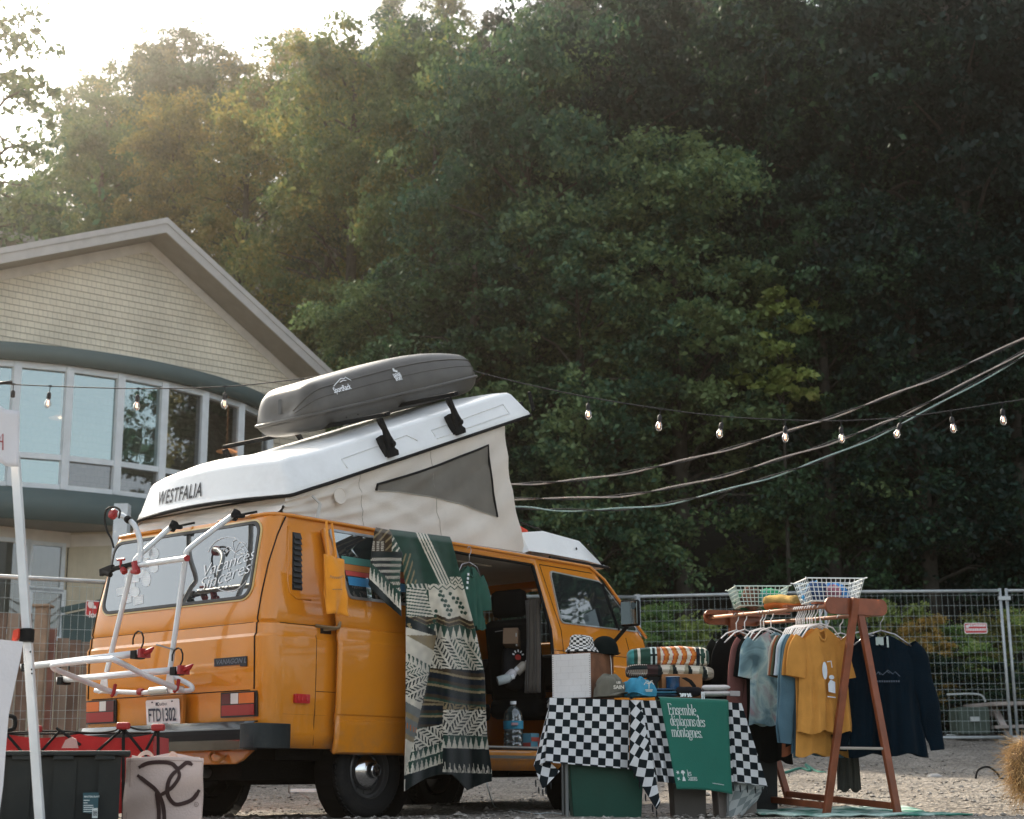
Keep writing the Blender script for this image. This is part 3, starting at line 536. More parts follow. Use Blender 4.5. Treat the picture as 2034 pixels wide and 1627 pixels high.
# things beyond the right fence
pt_ = thing('picnic_table', 'pale picnic table behind the wire fence at the right edge', 'picnic table', tuple(AT(22.6, 6.8, gz(22.6, 6.8)))); PTW = mat('picnic_wood', (.36, .31, .28), .8, var=.2)
q = MB(); a, b = PD(1942, 1401, 22.4), PD(2110, 1396, 22.8); q.beam(a, b, .75, .05); q.build('tabletop', PTW, pt_, bevel=.005); q = MB(); q.beam(a+V((0, 0, -.32))-FH*.5, b+V((0, 0, -.32))-FH*.5, .25, .04); q.build('bench', PTW, pt_)
for p in (a.lerp(b, .18), a.lerp(b, .9)):
    for sg in (-1, 1): q = MB(); q.beam(p+V((0, 0, -.02)), V((p.x, p.y, 0))+FH*.6*sg+V((0, 0, gz(22.6, 7)-.02)), .09, .04); q.build('leg', PTW, pt_)
ct = thing('garden_cart', 'dark grey cart with a pale handle and small wheels behind the wire fence', 'cart', tuple(AT(22, 6.1, gz(22, 6.1)))); c = PD(1925, 1430, 21.9)
q = MB(); q.box(c+V((0, 0, -.02)), (.5, .42, .36), Matrix.Rotation(YAW, 3, 'Z')); q.build('bin', mat('cart_grey', (.055, .075, .06), .7), ct, bevel=.02)
q = MB(); q.tube(bez([c+LAT*-.28+V((0, 0, .34)), c+LAT*.15+V((0, 0, .34)), c+LAT*.24+V((0, 0, .24))], 5), .014, 6); q.tube([c-LAT*.35+V((0, 0, -.3)), c+LAT*.42+V((0, 0, -.3))], .02, 6); q.tube([c-LAT*.32+V((0, 0, -.2)), c+LAT*.3+V((0, 0, -.24))], .014, 6); q.box(c-FH*.27+V((0, 0, -.0)), (.03, .12, .06), Matrix.Rotation(YAW, 3, 'Z')); q.build('handle_frame', mat('cart_pale', (.42, .45, .44), .5), ct)
for sg in (-.14, .2): q = MB(); q.lathe([(0, -.03), (.09, -.03), (.10, 0), (.09, .03), (0, .03)], Matrix.Translation(c+LAT*sg+V((0, 0, -.37))) @ Matrix.Rotation(YAW, 4, 'Z') @ Matrix.Rotation(pi/2, 4, 'Y') @ Matrix.Rotation(pi/2, 4, 'X'), 16); q.build('wheel', BARK if sg > 0 else mat('cart_wheel', (.5, .5, .48), .5), ct)
# ------------------------------------------------------------------ power cables and string of lamps
CBL = mat('cable_black', (.02, .02, .022), .6); CBW = mat('cable_pale', (.42, .36, .33), .5); CBT = mat('cable_teal', (.30, .42, .40), .5)
for lab, P, m2, ph in (('uppermost of the three twisted power cables', [(600, 962), (820, 966), (1012, 962), (1100, 958), (1200, 947), (1300, 928), (1400, 905), (1500, 877), (1600, 846), (1700, 812), (1800, 774), (1900, 733), (2034, 673), (2150, 616)], CBW, 0), ('middle one of the three twisted power cables', [(600, 985), (820, 991), (1016, 991), (1150, 990), (1250, 983), (1350, 966), (1450, 942), (1550, 912), (1650, 880), (1750, 843), (1800, 821), (1900, 771), (2034, 698), (2150, 632)], CBW, 2), ('lowest of the three twisted power cables, with a teal strand', [(600, 994), (820, 1003), (1020, 1008), (1100, 1013), (1200, 1013), (1300, 1005), (1400, 985), (1500, 957), (1600, 925), (1700, 885), (1800, 838), (1900, 783), (2034, 708), (2150, 640)], CBT, 4)):
    r = thing('power_cable', lab, 'cable', tuple(PD(1500, 900, 18)), group='twisted power cables'); C = bez([PD(x, y, 19.5-2.5*(x-600)/1500) for x, y in P], 14); q1, q2 = MB(), MB(); A1, A2 = [], []
    for k, p in enumerate(C): a = k*.22+ph; off = UP*(.013*sin(a))+FW*(.013*cos(a)); A1.append(p+off); A2.append(p-off)
    q1.tube(A1, .0085, 5); q2.tube(A2, .0085, 5); q1.build('black_strand', CBL, r, smooth=True); q2.build('pale_strand', m2, r, smooth=True)
stl = thing('string_lights', 'string of clear filament bulbs on a black cable across the whole scene', 'string lights', tuple(PD(1500, 834, 12.6)))
SP = [(-60, 756), (0, 762), (97, 767), (275, 772), (447, 768), (560, 757), (665, 742), (800, 712), (870, 715), (945, 738), (1040, 762), (1168, 789), (1312, 812), (1433, 827), (1555, 834), (1670, 836), (1790, 829), (1888, 816), (1990, 800), (2034, 793), (2120, 776)]
q = MB(); q.tube(bez([PD(x, y, 12.6) for x, y in SP], 6), .0048, 5); q.tube([PD(-10, 762, 12.6), PD(24, 759, 12.6)], .014, 6); q.build('cable', CBL, stl, smooth=True)
GLB = bpy.data.materials.new('bulb_glass'); GLB.use_nodes = True; nt_ = GLB.node_tree; nt_.nodes.clear(); o_ = nd(nt_, 'ShaderNodeOutputMaterial'); a_ = nd(nt_, 'ShaderNodeBsdfTransparent'); a_.inputs[0].default_value = (.9, .87, .84, 1); b_ = nd(nt_, 'ShaderNodeBsdfGlossy'); b_.inputs['Roughness'].default_value = .06; lw_ = nd(nt_, 'ShaderNodeLayerWeight'); lw_.inputs[0].default_value = .45; mx_2 = nd(nt_, 'ShaderNodeMixShader'); nt_.links.new(lw_.outputs['Facing'], mx_2.inputs[0]); nt_.links.new(a_.outputs[0], mx_2.inputs[1]); nt_.links.new(b_.outputs[0], mx_2.inputs[2]); nt_.links.new(mx_2.outputs[0], o_.inputs[0])
FIL = mat('filament', (1, .6, .4), .5, emit=((1, .55, .35), 2.2))
for x, tl in ((27, 0), (100, .08), (275, .05), (447, 0), (1168, 0), (1312, .12), (1436, .22), (1560, .05), (1670, 0), (1792, .35), (1888, -.08), (1990, 0)):
    y = ipl0(SP, x); c = PD(x, y, 12.6); sc1 = 1.0; M = Matrix.Translation(c) @ Matrix.Rotation(YAW, 4, 'Z') @ Matrix.Rotation(-pi/2, 4, 'Z') @ Matrix.Rotation(tl, 4, 'Y')
    q = MB(); q.tube([M @ V((0, 0, .01)), M @ V((0, 0, -.055))], .0035, 5); q.lathe([(.006, -.05), (.016, -.06), (.018, -.075), (.018, -.105), (.014, -.11)], M, 14); q.box(M @ V((0, 0, 0)), (.03, .012, .012), M.to_3x3()); so_ = q.build('socket', CBL, stl, smooth=40)
    if x == 27: continue
    q = MB(); q.lathe([(.013, -.108), (.017, -.118), (.026, -.135), (.029, -.152), (.024, -.172), (.012, -.184), (0, -.188)], M, 16); q.build('bulb', GLB, so_, smooth=True)
    q = MB(); q.tube([M @ V((.004, 0, -.12)), M @ V((.006, 0, -.16)), M @ V((-.006, 0, -.16)), M @ V((-.004, 0, -.12))], .0028, 4); q.build('filament', FIL, so_)
WHT2 = mat('tent_leg_white', (.6, .62, .64), .4)
# ------------------------------------------------------------------ unseen tents and trees added right of the camera for the window reflections
for i, (x, y, lab) in enumerate(((11.5, -9.5, 'white market tent added outside the frame for window reflections, nearest to the van door'), (17, -14, 'white market tent added outside the frame for window reflections, behind the nearest one'), (22, -9, 'white market tent added outside the frame for window reflections, farthest along the lot'))):
    r = thing('reflection_tent', lab, 'tent', (x, y, 0), .4*i, 'tents added for the window reflections'); q = MB(); c4 = [(-1.5, -1.5), (1.5, -1.5), (1.5, 1.5), (-1.5, 1.5)]
    q.add([(*c, 2.1) for c in c4]+[(0, 0, 3.2)], [(0, 1, 4), (1, 2, 4), (2, 3, 4), (3, 0, 4)])
    for k in range(4): a, b = c4[k], c4[(k+1) % 4]; q.add([(*a, 2.1), (*b, 2.1), (*b, 1.8), (*a, 1.8)], [(0, 1, 2, 3)])
    q.build('canopy', mat('tent_white', (.75, .75, .74), .8), r, world=False, solid=.01)
    for c in c4: q = MB(); q.tube([(*c, 0), (*c, 2.1)], .025, 8); q.build('leg', WHT2, r, world=False)

for i, (x, y, h, k, lk) in enumerate(((20, -15, 15, 'a', 'green'), (27, -16, 17, 'b', 'olive'), (33, -13, 16, 'c', 'green'))):
    r = thing('reflection_tree', 'green tree added outside the frame for window reflections, %s from the road' % ORD[i], 'tree', (x, y, 0), i*1.3, 'trees added for the window reflections')
    for nm, kk in (('crown', 0), ('trunk', 1)):
        o = bpy.data.objects.new(nm, PROTO[k][kk]); col.objects.link(o); o.parent = r
        if kk == 0: o.material_slots[0].link = 'OBJECT'; o.material_slots[0].material = LMAT[lk]
    r.scale = (h/10,)*3
# ------------------------------------------------------------------ shared materials
def carpaint(name, c):
    m = mat(name, c, .22, var=.05, scale=1.5, coat=.8, dirt=.10); nt = m.node_tree; b = nt.nodes['Principled BSDF']; L = nt.links.new
    b.inputs['Coat Roughness'].default_value = .035
    src = b.inputs['Base Color'].links[0].from_socket; tc = nd(nt, 'ShaderNodeTexCoord'); sp = nd(nt, 'ShaderNodeSeparateXYZ'); L(tc.outputs['Object'], sp.inputs[0])
    mr = nd(nt, 'ShaderNodeMapRange'); mr.inputs[1].default_value = .32; mr.inputs[2].default_value = .78; mr.inputs[3].default_value = .75; mr.inputs[4].default_value = .05; L(sp.outputs['Z'], mr.inputs[0])
    n = nd(nt, 'ShaderNodeTexNoise'); n.inputs['Scale'].default_value = 5; n.inputs['Detail'].default_value = 8; n.inputs['Roughness'].default_value = .7; L(tc.outputs['Object'], n.inputs['Vector'])
    r = nd(nt, 'ShaderNodeMapRange'); r.inputs[1].default_value = .42; r.inputs[2].default_value = .72; L(n.outputs['Fac'], r.inputs[0]); mu = nd(nt, 'ShaderNodeMath', operation='MULTIPLY'); L(mr.outputs[0], mu.inputs[0]); L(r.outputs[0], mu.inputs[1])
    mx = nd(nt, 'ShaderNodeMix', data_type='RGBA'); L(mu.outputs[0], mx.inputs[0]); L(src, mx.inputs[6]); mx.inputs[7].default_value = (.23, .15, .08, 1); L(mx.outputs[2], b.inputs['Base Color']); return m
ORANGE = carpaint('orange_paint', (.61, .213, .012))
ORDARK = mat('orange_inner', (.40, .15, .02), .5)
BLACKR = mat('black_rubber', (.007, .008, .009), .7, spec=.15)
SEAM = mat('seam_gap', (.012, .006, .003), .9, var=0)
CHROME = mat('chrome', (.62, .63, .64), .12, metal=1, var=.05)
SILV = mat('silver_metal', (.55, .57, .58), .3, metal=.9)
DKPL = mat('dark_grey_plastic', (.012, .018, .02), .5, dirt=.25, bump=.1)
WHITEGRP = mat('white_fibreglass', (.76, .77, .765), .30, var=.05, scale=2.5, dirt=.22, coat=.3)
WHTUBE = mat('white_tube', (.60, .63, .65), .32, var=.08, coat=.2, dirt=.15, metal=.15)
WHSTK = mat('white_sticker', (.82, .84, .86), .5, var=.02)
REDPL = mat('red_plastic', (.30, .02, .022), .45)
CANVAS = mat('tent_canvas', (.66, .61, .55), .9, var=.08, scale=3, dirt=.12, bump=.3, bscale=180)
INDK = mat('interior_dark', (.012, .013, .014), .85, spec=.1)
BEIGE = mat('interior_beige', (.30, .29, .26), .8)
PANE = glassmat('van_pane', (.02, .025, .028), .16, .015, wav=.03, gcol=(.84, .86, .86))
PANESEE = glassmat('van_pane_clear', (.05, .06, .06), .15, .01, see=.85)

# ------------------------------------------------------------------ camper van
def lerp_table(T):
    def f(z):
        if z <= T[0][0]: return T[0][1]
        for (a, p), (b, q) in zip(T, T[1:]):
            if z <= b: return p+(q-p)*(z-a)/(b-a)
        return T[-1][1]
    return f
wz = lerp_table([(.28, .86), (.36, .90), (.50, .918), (.618, .925), (.622, .919), (.65, .919), (.66, .927), (.90, .935), (1.13, .936), (1.15, .925), (1.213, .924), (1.22, .912), (1.24, .920), (1.38, .905), (1.60, .872), (1.88, .832), (1.93, .825)])
xrz = lerp_table([(.40, .06), (.62, .02), (.79, .015), (.80, .0), (1.13, -.010), (1.15, .003), (1.213, .005), (1.222, .016), (1.24, .008), (1.39, .03), (1.88, .11), (1.93, .135)])
xfz = lerp_table([(.30, 4.44), (.50, 4.53), (1.0, 4.56), (1.38, 4.44), (1.90, 3.86), (1.93, 3.84)])
van = thing('camper_van', 'orange camper van with raised white pop-up roof and open side door, parked on gravel', 'camper van', (2.2, 0, 0))
RC, FC = .10, .20
def shift(b, z):
    sB = 0 if z < 1.38 else -.14*(z-1.38)/.53
    if b < .5: return (xrz(z)+RC-.10)*(1-(b-.10)/.4) if b > .1 else xrz(z)+RC-.10
    if b < 2.5: return 0
    if b < 3.0: return sB*(b-2.5)/.5
    return sB+(xfz(z)-FC-4.36-sB)*(b-3.0)/1.36
def sidept(b, z, off=0, s=-1): return V((b+shift(b, z), s*(wz(z)+off), z))
def rearpt(y, z, off=0):
    ay = abs(y); x = xrz(z)-off; lim = wz(z)-RC
    if ay > lim: x = xrz(z)+RC-(RC+off)*cos(math.asin(min(1, (ay-lim)/RC)))
    return V((x, y, z))
def frontpt(y, z, off=0):
    ay = abs(y); return V((xfz(z)+off-.08*(ay/.8)**2, y, z))
SB = [.10, .16, .24, .34, .44, .54, .62, .665, .70, .75, .82, .90, .98, 1.06, 1.14, 1.22, 1.30, 1.36, 1.395, 1.45, 1.6, 1.83, 2.1, 2.4, 2.7, 3.0, 3.08, 3.12, 3.16, 3.22, 3.3, 3.4, 3.49, 3.58, 3.68, 3.76, 3.82, 3.86, 3.9, 4.05, 4.2, 4.36]
cols_ = []
NR, NA = 7, 5
for s in (-1, 1):
    c = [('r', s*i/NR) for i in range(1, NR+1)]+[('ra', s, i/NA) for i in range(1, NA)]+[('s', s, b) for b in SB]+[('fa', s, i/NA) for i in range(1, NA)]+[('f', s*i/4) for i in range(4, 0, -1)]
    cols_.append(c)
ring = [('r', 0)]+cols_[0]+[('f', 0)]+list(reversed(cols_[1]))
def zbot(c):
    if c[0] in ('r', 'ra'): return .44
    if c[0] == 's':
        b = c[2]; z = .44 if b < .68 else (.31 if b < 3.2 else .36)
        for xc in (1.03, 3.49):
            d = abs(b-xc)
            if d < .372: z = max(z, .31+math.sqrt(max(0, .372**2-d*d)))
        return z
    return .36
def ringpt(c, z):
    w_, xr, xf = wz(z), xrz(z), xfz(z)
    if c[0] == 'r': return V((xr, c[1]*(w_-RC), z))
    if c[0] == 'ra': a = c[2]*pi/2; return V((xr+RC-RC*cos(a), c[1]*(w_-RC+RC*sin(a)), z))
    if c[0] == 's': return sidept(c[2], z, 0, c[1])
    if c[0] == 'fa': a = c[2]*pi/2; return V((xf-FC+(FC-.08)*sin(a), c[1]*(w_-FC+FC*cos(a)), z))
    y = c[1]*(w_-FC); return V((xf-.08*(y/.75)**2 if w_ else xf, y, z))
LOW = [0, .322, .6, .8, 1]
UPZ = [.80, .95, 1.10, 1.13, 1.15, 1.213, 1.22, 1.24, 1.38, 1.43, 1.55, 1.70, 1.84, 1.885, 1.93]
body = MB(); nrow = len(LOW)+len(UPZ); nc = len(ring)
for c in ring:
    zb = zbot(c)
    for t in LOW: body.v.append(tuple(ringpt(c, zb+(.76-zb)*t)))
    for z in UPZ: body.v.append(tuple(ringpt(c, z)))
rowz = [.31, .455, .58, .67, .76]+UPZ
for i in range(nc):
    j = (i+1) % nc; ca, cb = ring[i], ring[j]
    for k in range(nrow-1):
        zm = (rowz[k]+rowz[k+1])/2
        if ca[0] == 's' and cb[0] == 's':
            bm_ = (ca[2]+cb[2])/2; s_ = ca[1]
            if s_ < 0 and 1.83 < bm_ < 3.0 and .456 < zm < 1.885: continue
            if s_ > 0 and 3.1 < bm_ < 4.2 and 1.42 < zm < 1.84: continue      # far door window
        if ca[0] == 'f' and cb[0] == 'f' and 1.42 < zm < 1.84: continue          # windscreen
        body.f.append((i*nrow+k, j*nrow+k, j*nrow+k+1, i*nrow+k+1)); body.m.append(0)
body.f.append(tuple(i*nrow+nrow-1 for i in range(nc))); body.m.append(0)
bodyo = body.build('body', [ORANGE], van, smooth=28, solid=.02)
# gutter along the roof edge
g = MB()
for s in (-1, 1):
    g.tube([rearpt(s*.3, 1.935, .006)]+[rearpt(s*.74, 1.935, .006), rearpt(s*.8, 1.935, .008)]+[sidept(b, 1.935, .012, s) for b in (.16, .5, 1, 2, 2.5, 3.0, 3.5, 4.0, 4.3)]+[V((xfz(z)-.10, s*(wz(z)-.005), z)) for z in (1.85, 1.65, 1.45, 1.40)], .013, 6)
g.build('rain_gutter', ORANGE, van, smooth=True)
# seams
sm = MB()
def seam(pts, wd=.007):
    mb = MB(); mb.tube([V(p) for p in pts], wd/2, 4, False); mb.build('panel_gap', SEAM, van)
seam([rearpt(-.838, z, .001) for z in [1.92, 1.8, 1.6, 1.4, 1.24, 1.222, 1.213, 1.15, 1.13, 1.0, .80]], .012)
seam([rearpt(.838, z, .001) for z in [1.92, 1.8, 1.6, 1.4, 1.24, 1.222, 1.213, 1.15, 1.13, 1.0, .80]], .012)
seam([rearpt(y/10, .797, .001) for y in range(-8, 9)], .010)
seam([sidept(.44, z, .0) for z in [1.22, 1.15, 1.13, .9, .66, .62, .46]], .005)
seam([sidept(.44, .80, 0), sidept(.64, .80, 0)], .004)
seam([sidept(.15, .65, 0), sidept(.55, .65, 0)], .006)
seam([sidept(b, 1.218, -.001) for b in (.12, .3, .6, 1, 1.4, 1.83)], .008)
seam([rearpt(y/10, 1.218, -.003) for y in range(-8, 9)], .008)
FD = [(3.13, 1.885), (3.13, 1.6), (3.13, 1.38), (3.13, 1.24), (3.13, 1.0), (3.13, .62)]
seam([sidept(b, z, .0) for b, z in FD]); seam([sidept(b, 1.885, .001) for b in (3.13, 3.5, 4.0, 4.3)])
seam([V((xfz(z)-.15, -(wz(z)+.0), z)) for z in (1.88, 1.6, 1.42)])
seam([sidept(4.1, z, .0) for z in (1.38, 1.1, .7, .5)]); seam([sidept(b, 1.218, -.001) for b in (3.0, 3.5, 4.1)])
# B-pillar rubber and door track
rb = MB(); rb.tube([sidept(2.985, z, -.004) for z in (.47, .7, 1.0, 1.24, 1.38, 1.6, 1.87)], .013, 6); rb.tube([sidept(b, 1.878, -.02) for b in (1.85, 2.2, 2.6, 2.98)], .013, 6)
rb.build('door_rubber', BLACKR, van)
# hatch: window, seal, badge, plate
hatch = MB()
def rframe(outer, inner, off, mi=0, mb=None, fn=None):
    mb = mb or hatch; fn = fn or rearpt; n = len(outer); vs = [fn(y, z, off) for y, z in outer]+[fn(y, z, off) for y, z in inner]+[fn(y, z, 0) for y, z in outer]+[fn(y, z, 0) for y, z in inner]
    mb.add(vs, [(i, (i+1) % n, n+(i+1) % n, n+i) for i in range(n)]+[(i, 2*n+i, 2*n+(i+1) % n, (i+1) % n) for i in range(n)]+[(n+i, n+(i+1) % n, 3*n+(i+1) % n, 3*n+i) for i in range(n)], mi)
zc, yc = 1.635, .012
ro, ri = rrect(1.52, .515, .085, 6, yc, zc), rrect(1.48, .475, .07, 6, yc, zc)
win = MB(); n = len(ri)
win.prism(ri, lambda y, z, h: rearpt(y, z, .004+h), .004)
rw = win.build('rear_window', PANE, van)
fr = MB(); rframe(ro, ri, .014, 0, fr); fr.build('window_seal', mat('rubber_seal', (.06, .06, .06), .6), rw)
fr = MB(); rframe(rrect(1.545, .54, .095, 6, yc, zc), rrect(1.525, .52, .087, 6, yc, zc), .008, 0, fr); fr.build('seal_trim', mat('pale_trim', (.6, .45, .2), .3), rw)
# badge
b_ = MB(); b_.prism([(-.47, 1.007), (-.775, 1.007), (-.775, .945), (-.715, .945), (-.715, .957), (-.47, .957)], lambda y, z, h: rearpt(y, z, .002+h), .008)
bd = b_.build('model_badge', mat('badge_black', (.018, .02, .024), .5), van)
t_ = MB(); put_text(t_, 'VANAGON L', lambda u, v: rearpt(-.487-u, .967+v, .0115), .044, shear=.25, sx=1.12, bold=.0006); t_.build('badge_lettering', mat('badge_grey', (.13, .15, .18), .4), bd)
# plate recess and plate
pl = MB(); pc = V((-.055, -.035, .682)); pf = frame(pc, (0, -1, 0), (-.12, 0, 1))
pl.prism(rrect(.335, .165, .012, 3), lambda u, v, h: pf(u, v, h), .004)
plate = pl.build('licence_plate', mat('plate_white', (.72, .74, .75), .45), van)
t_ = MB(); put_text(t_, 'FTD1302', lambda u, v: pf(u, v, .0055), .118, align='CENTER', sx=.62, bold=.0022); tv = t_.v
zz = min(v[2] for v in tv); t_.v = [tuple(V(v)+V((0, 0, -.055))) for v in tv]
put_text(t_, 'Québec', lambda u, v: pf(u, v+.045, .0055), .032, align='CENTER'); put_text(t_, 'Je me souviens', lambda u, v: pf(u, v-.076, .0055), .016, align='CENTER')
t_.box(pf(-.055, .055, .004), (.006, .02, .02)); t_.box(pf(-.1, .068, .005), (.006, .012, .008)); t_.box(pf(.1, .068, .005), (.006, .012, .008))
t_.build('plate_lettering', mat('plate_ink', (.03, .04, .07), .5), plate)
pb = MB(); pb.box(V((-.035, -.035, .69)), (.03, .37, .2)); pb.build('plate_bracket', ORDARK, van, bevel=.005)
# tail lights
LR = mat('lamp_red', (.30, .006, .008), .3, coat=.3); LO = mat('lamp_amber', (.62, .14, .01), .3, coat=.3); LW = mat('lamp_clear', (.62, .60, .58), .2, coat=1); LD = mat('lamp_dark_red', (.10, .006, .012), .3, coat=.3); LB = mat('lamp_housing', (.015, .013, .013), .4)
for s in (-1, 1):
    tl = MB(); y0, y1 = (.53, .86)
    tl.grid(lambda u, v: rearpt(s*(y0+(y1-y0)*u), .632+(.79-.632)*v, .012), 10, 2); tl.f = tl.f
    tlo = tl.build('tail_light', LB, van, solid=.012, off=0)
    for (a, b, za, zb, m, nm) in ((.545, .625, .715, .78, LD, 'reverse_edge'), (.63, .70, .715, .78, LW, 'clear_lens'), (.705, .845, .715, .78, LO, 'amber_lens'), (.545, .845, .642, .708, LR, 'red_lens')):
        q = MB(); q.grid(lambda u, v: rearpt(s*(a+(b-a)*u), za+(zb-za)*v, .024), 8, 2)
        for k in range(6 if m is not LW else 3):
            zz = za+(zb-za)*(k+.5)/(6 if m is not LW else 3); q.grid(lambda u, v: rearpt(s*(a+(b-a)*u), zz+.002*(v-.5), .0265), 8, 1)
        q.build(nm if nm != 'reverse_edge' else 'red_lens', m, tlo)
mk_ = MB(); mk_.prism(rrect(.135, .058, .008, 3, .305, .748), lambda x, z, h: sidept(x, z, h), .02)
for k in range(3): mk_.box(sidept(.265+.04*k, .748, .022), (.02, .008, .03))
mk_.build('side_marker', mat('lamp_bright_red', (.5, .015, .02), .2, coat=1), van, bevel=.003)
# vent on the rear pillar with its recess lip
v_ = MB()
for i in range(10):
    z0 = 1.45+i*.037; xx = .225+(z0-1.45)*.02
    v_.grid(lambda u, v: sidept(xx+.085*u, z0+.032*v, .004+.012*(1-v)), 2, 1)
v_.grid(lambda u, v: sidept(.22+.095*u, 1.44+.385*v, .004), 2, 4)
v_.build('air_vent', mat('vent_black', (.018, .022, .024), .5), van, solid=.004)
lip = MB()
for P in ([(.165, 1.86), (.175, 1.5), (.195, 1.42), (.26, 1.385), (.40, 1.385)],): lip.tube([sidept(x, z, .0) for x, z in P], .007, 6)
lip.build('pillar_recess', ORANGE, van, smooth=True)
# bumper
bp = MB()
prof = [(0, .43), (-.035, .435), (-.05, .47), (-.058, .49), (-.058, .545), (-.05, .565), (-.035, .598), (0, .602)]
def bumperpt(u, v):
    i = min(int(v*7), 6); t = v*7-i; dx = prof[i][0]+(prof[i+1][0]-prof[i][0])*t; z = prof[i][1]+(prof[i+1][1]-prof[i][1])*t
    y = -.88+1.76*u; return V((-.045+dx+.05*(y/.9)**4, y, z))
bp.grid(bumperpt, 24, 7); bmo = bp.build('bumper', mat('scuffed_chrome', (.13, .135, .135), .18, metal=1, var=.2, scale=4), van, smooth=40, solid=.01, off=0)
b2 = MB(); b2.grid(lambda u, v: bumperpt(u, .42+.2*v)+V((-.010, 0, 0)), 24, 2); b2.build('rubber_strip', BLACKR, bmo, solid=.006)
for s in (-1, 1):
    b3 = MB(); P = [(-.115, .845), (-.118, .90), (-.10, .955), (-.06, .985), (.02, .992), (.17, .985), (.20, .965), (.20, .91), (-.03, .90), (-.05, .845)]
    b3.prism([(a, s*b) for a, b in P], lambda x, y, h: V((x, y, .435+h)), .152); b3.build('bumper_end_cap', DKPL, bmo, bevel=.028, smooth=40)
# lower rear apron, hook, exhaust, underside
ap = MB(); ap.prism([(-.78, .44), (.78, .44), (.74, .36), (.6, .345), (-.6, .345), (-.66, .365)], lambda y, z, h: V((.10-h, y, z)), .03)
apo = ap.build('rear_apron', ORANGE, van, bevel=.01)
h_ = MB(); h_.tube(bez([(.06, -.52, .40), (.02, -.5, .36), (.0, -.46, .365), (.02, -.42, .40), (.06, -.4, .42)]), .010, 6); h_.build('tow_hook', ORDARK, apo)
ex = MB(); ex.tube([(.5, -.15, .30), (.25, -.18, .30), (.06, -.18, .30)], [.035]*3, 14); ex.tube([(.062, -.18, .30), (.055, -.18, .30)], [.028]*2, 14, mi=1)
ex.build('exhaust_pipe', [mat('pipe_steel', (.3, .28, .26), .35, metal=.9), INDK], van, smooth=40)
un = MB(); un.box((2.2, 0, .41), (3.9, 1.55, .08)); un.box((.62, 0, .33), (.8, 1.0, .16)); un.box((.95, 0, .31), (.3, .6, .18)); un.tube([(1.03, -.75, .31), (1.03, .75, .31)], .04, 8); un.tube([(3.49, -.75, .30), (3.49, .75, .30)], .03, 8)
un.box((2.3, .25, .33), (1.2, .4, .14)); un.box((2.2, -.3, .345), (.9, .35, .1)); un.tube([(.9, -.45, .32), (2.6, -.4, .32), (3.3, -.2, .31)], .03, 8)
for xc in (1.03, 3.49):
    for s in (-1, 1): un.lathe([(.37, -.09), (.385, .09)], Matrix.Translation((xc, s*.80, .31)) @ Matrix.Rotation(pi/2, 4, 'X'), 24)
un.build('underbody', mat('underbody_black', (.007, .0065, .006), .95, bump=.3, spec=.05), van)
# wheels
TYRE = mat('tyre_rubber', (.010, .0105, .011), .85, bump=.15, dirt=.25)
RIM = mat('steel_rim', (.10, .10, .10), .45, metal=.6, dirt=.3)
def wheel(x, y, s):
    M = Matrix.Translation((x, y, .305)) @ Matrix.Rotation(-s*pi/2, 4, 'X')     # local z points outward
    hub = MB(); hub.lathe([(.0, .0), (.10, .0), (.105, .03), (.155, .035), (.16, .06), (.178, .065), (.185, .085), (.178, .09), (.17, .05), (.16, -.09)], M, 36); 
    for k in range(12):
        a = 2*pi*k/12; hub.box(M @ V((.135*cos(a), .135*sin(a), .036)), (.03, .012, .012), (M.to_3x3() @ Matrix.Rotation(a, 3, 'Z')))
    whl = hub.build('wheel', RIM, van, smooth=35)
    t = MB(); t.lathe([(.180, .078), (.20, .092), (.235, .102), (.27, .10), (.292, .09), (.30, .078), (.309, .06), (.309, .045), (.303, .043), (.303, .037), (.311, .035), (.312, .012), (.305, .010), (.305, -.010), (.312, -.012), (.311, -.035), (.303, -.037), (.303, -.043), (.309, -.045), (.309, -.06), (.30, -.078), (.27, -.10), (.2, -.092), (.18, -.078)], M, 56)
    for k in range(56):
        for hh in (.06, -.06, .024, -.024):
            a = 2*pi*(k+(.5 if hh > 0 else 0))/56; R_ = M.to_3x3() @ Matrix.Rotation(a, 3, 'Z')
            t.box(M @ V((.312*cos(a), .312*sin(a), hh)), (.008, .020, .028), R_ @ Matrix.Rotation(.35 if hh > 0 else -.35, 3, 'X'))
    t.lathe([(.245, .1032), (.248, .1045), (.251, .1032)], M, 56); t.lathe([(.225, .099), (.227, .1015), (.229, .0995)], M, 56)
    t.build('tyre', TYRE, whl, smooth=35)
    c = MB(); c.lathe([(.128, .035), (.126, .055), (.108, .080), (.070, .098), (.052, .102), (.049, .145), (.043, .151), (0, .152)], M, 36); cap = c.build('hub_cap', CHROME, whl, smooth=40)
    e = MB(); e.lathe([(.039, .152), (.039, .157), (.035, .157), (.035, .152)], M, 28)
    fn = lambda u, v: M @ V((u, v, .1335))
    Rr = .031; strokes(e, [[(-.014, .027), (0, .004), (.014, .027)], [(-.028, .012), (-.015, -.026), (0, -.002), (.015, -.026), (.028, .012)]], lambda u, v: M @ V((u*1.1, v*1.1, .1545)), .006)
    e.build('round_emblem', mat('emblem_dark', (.06, .06, .06), .4, metal=.5), cap)
for x in (1.03, 3.49):
    for s in (-1, 1): wheel(x, s*.775, s)
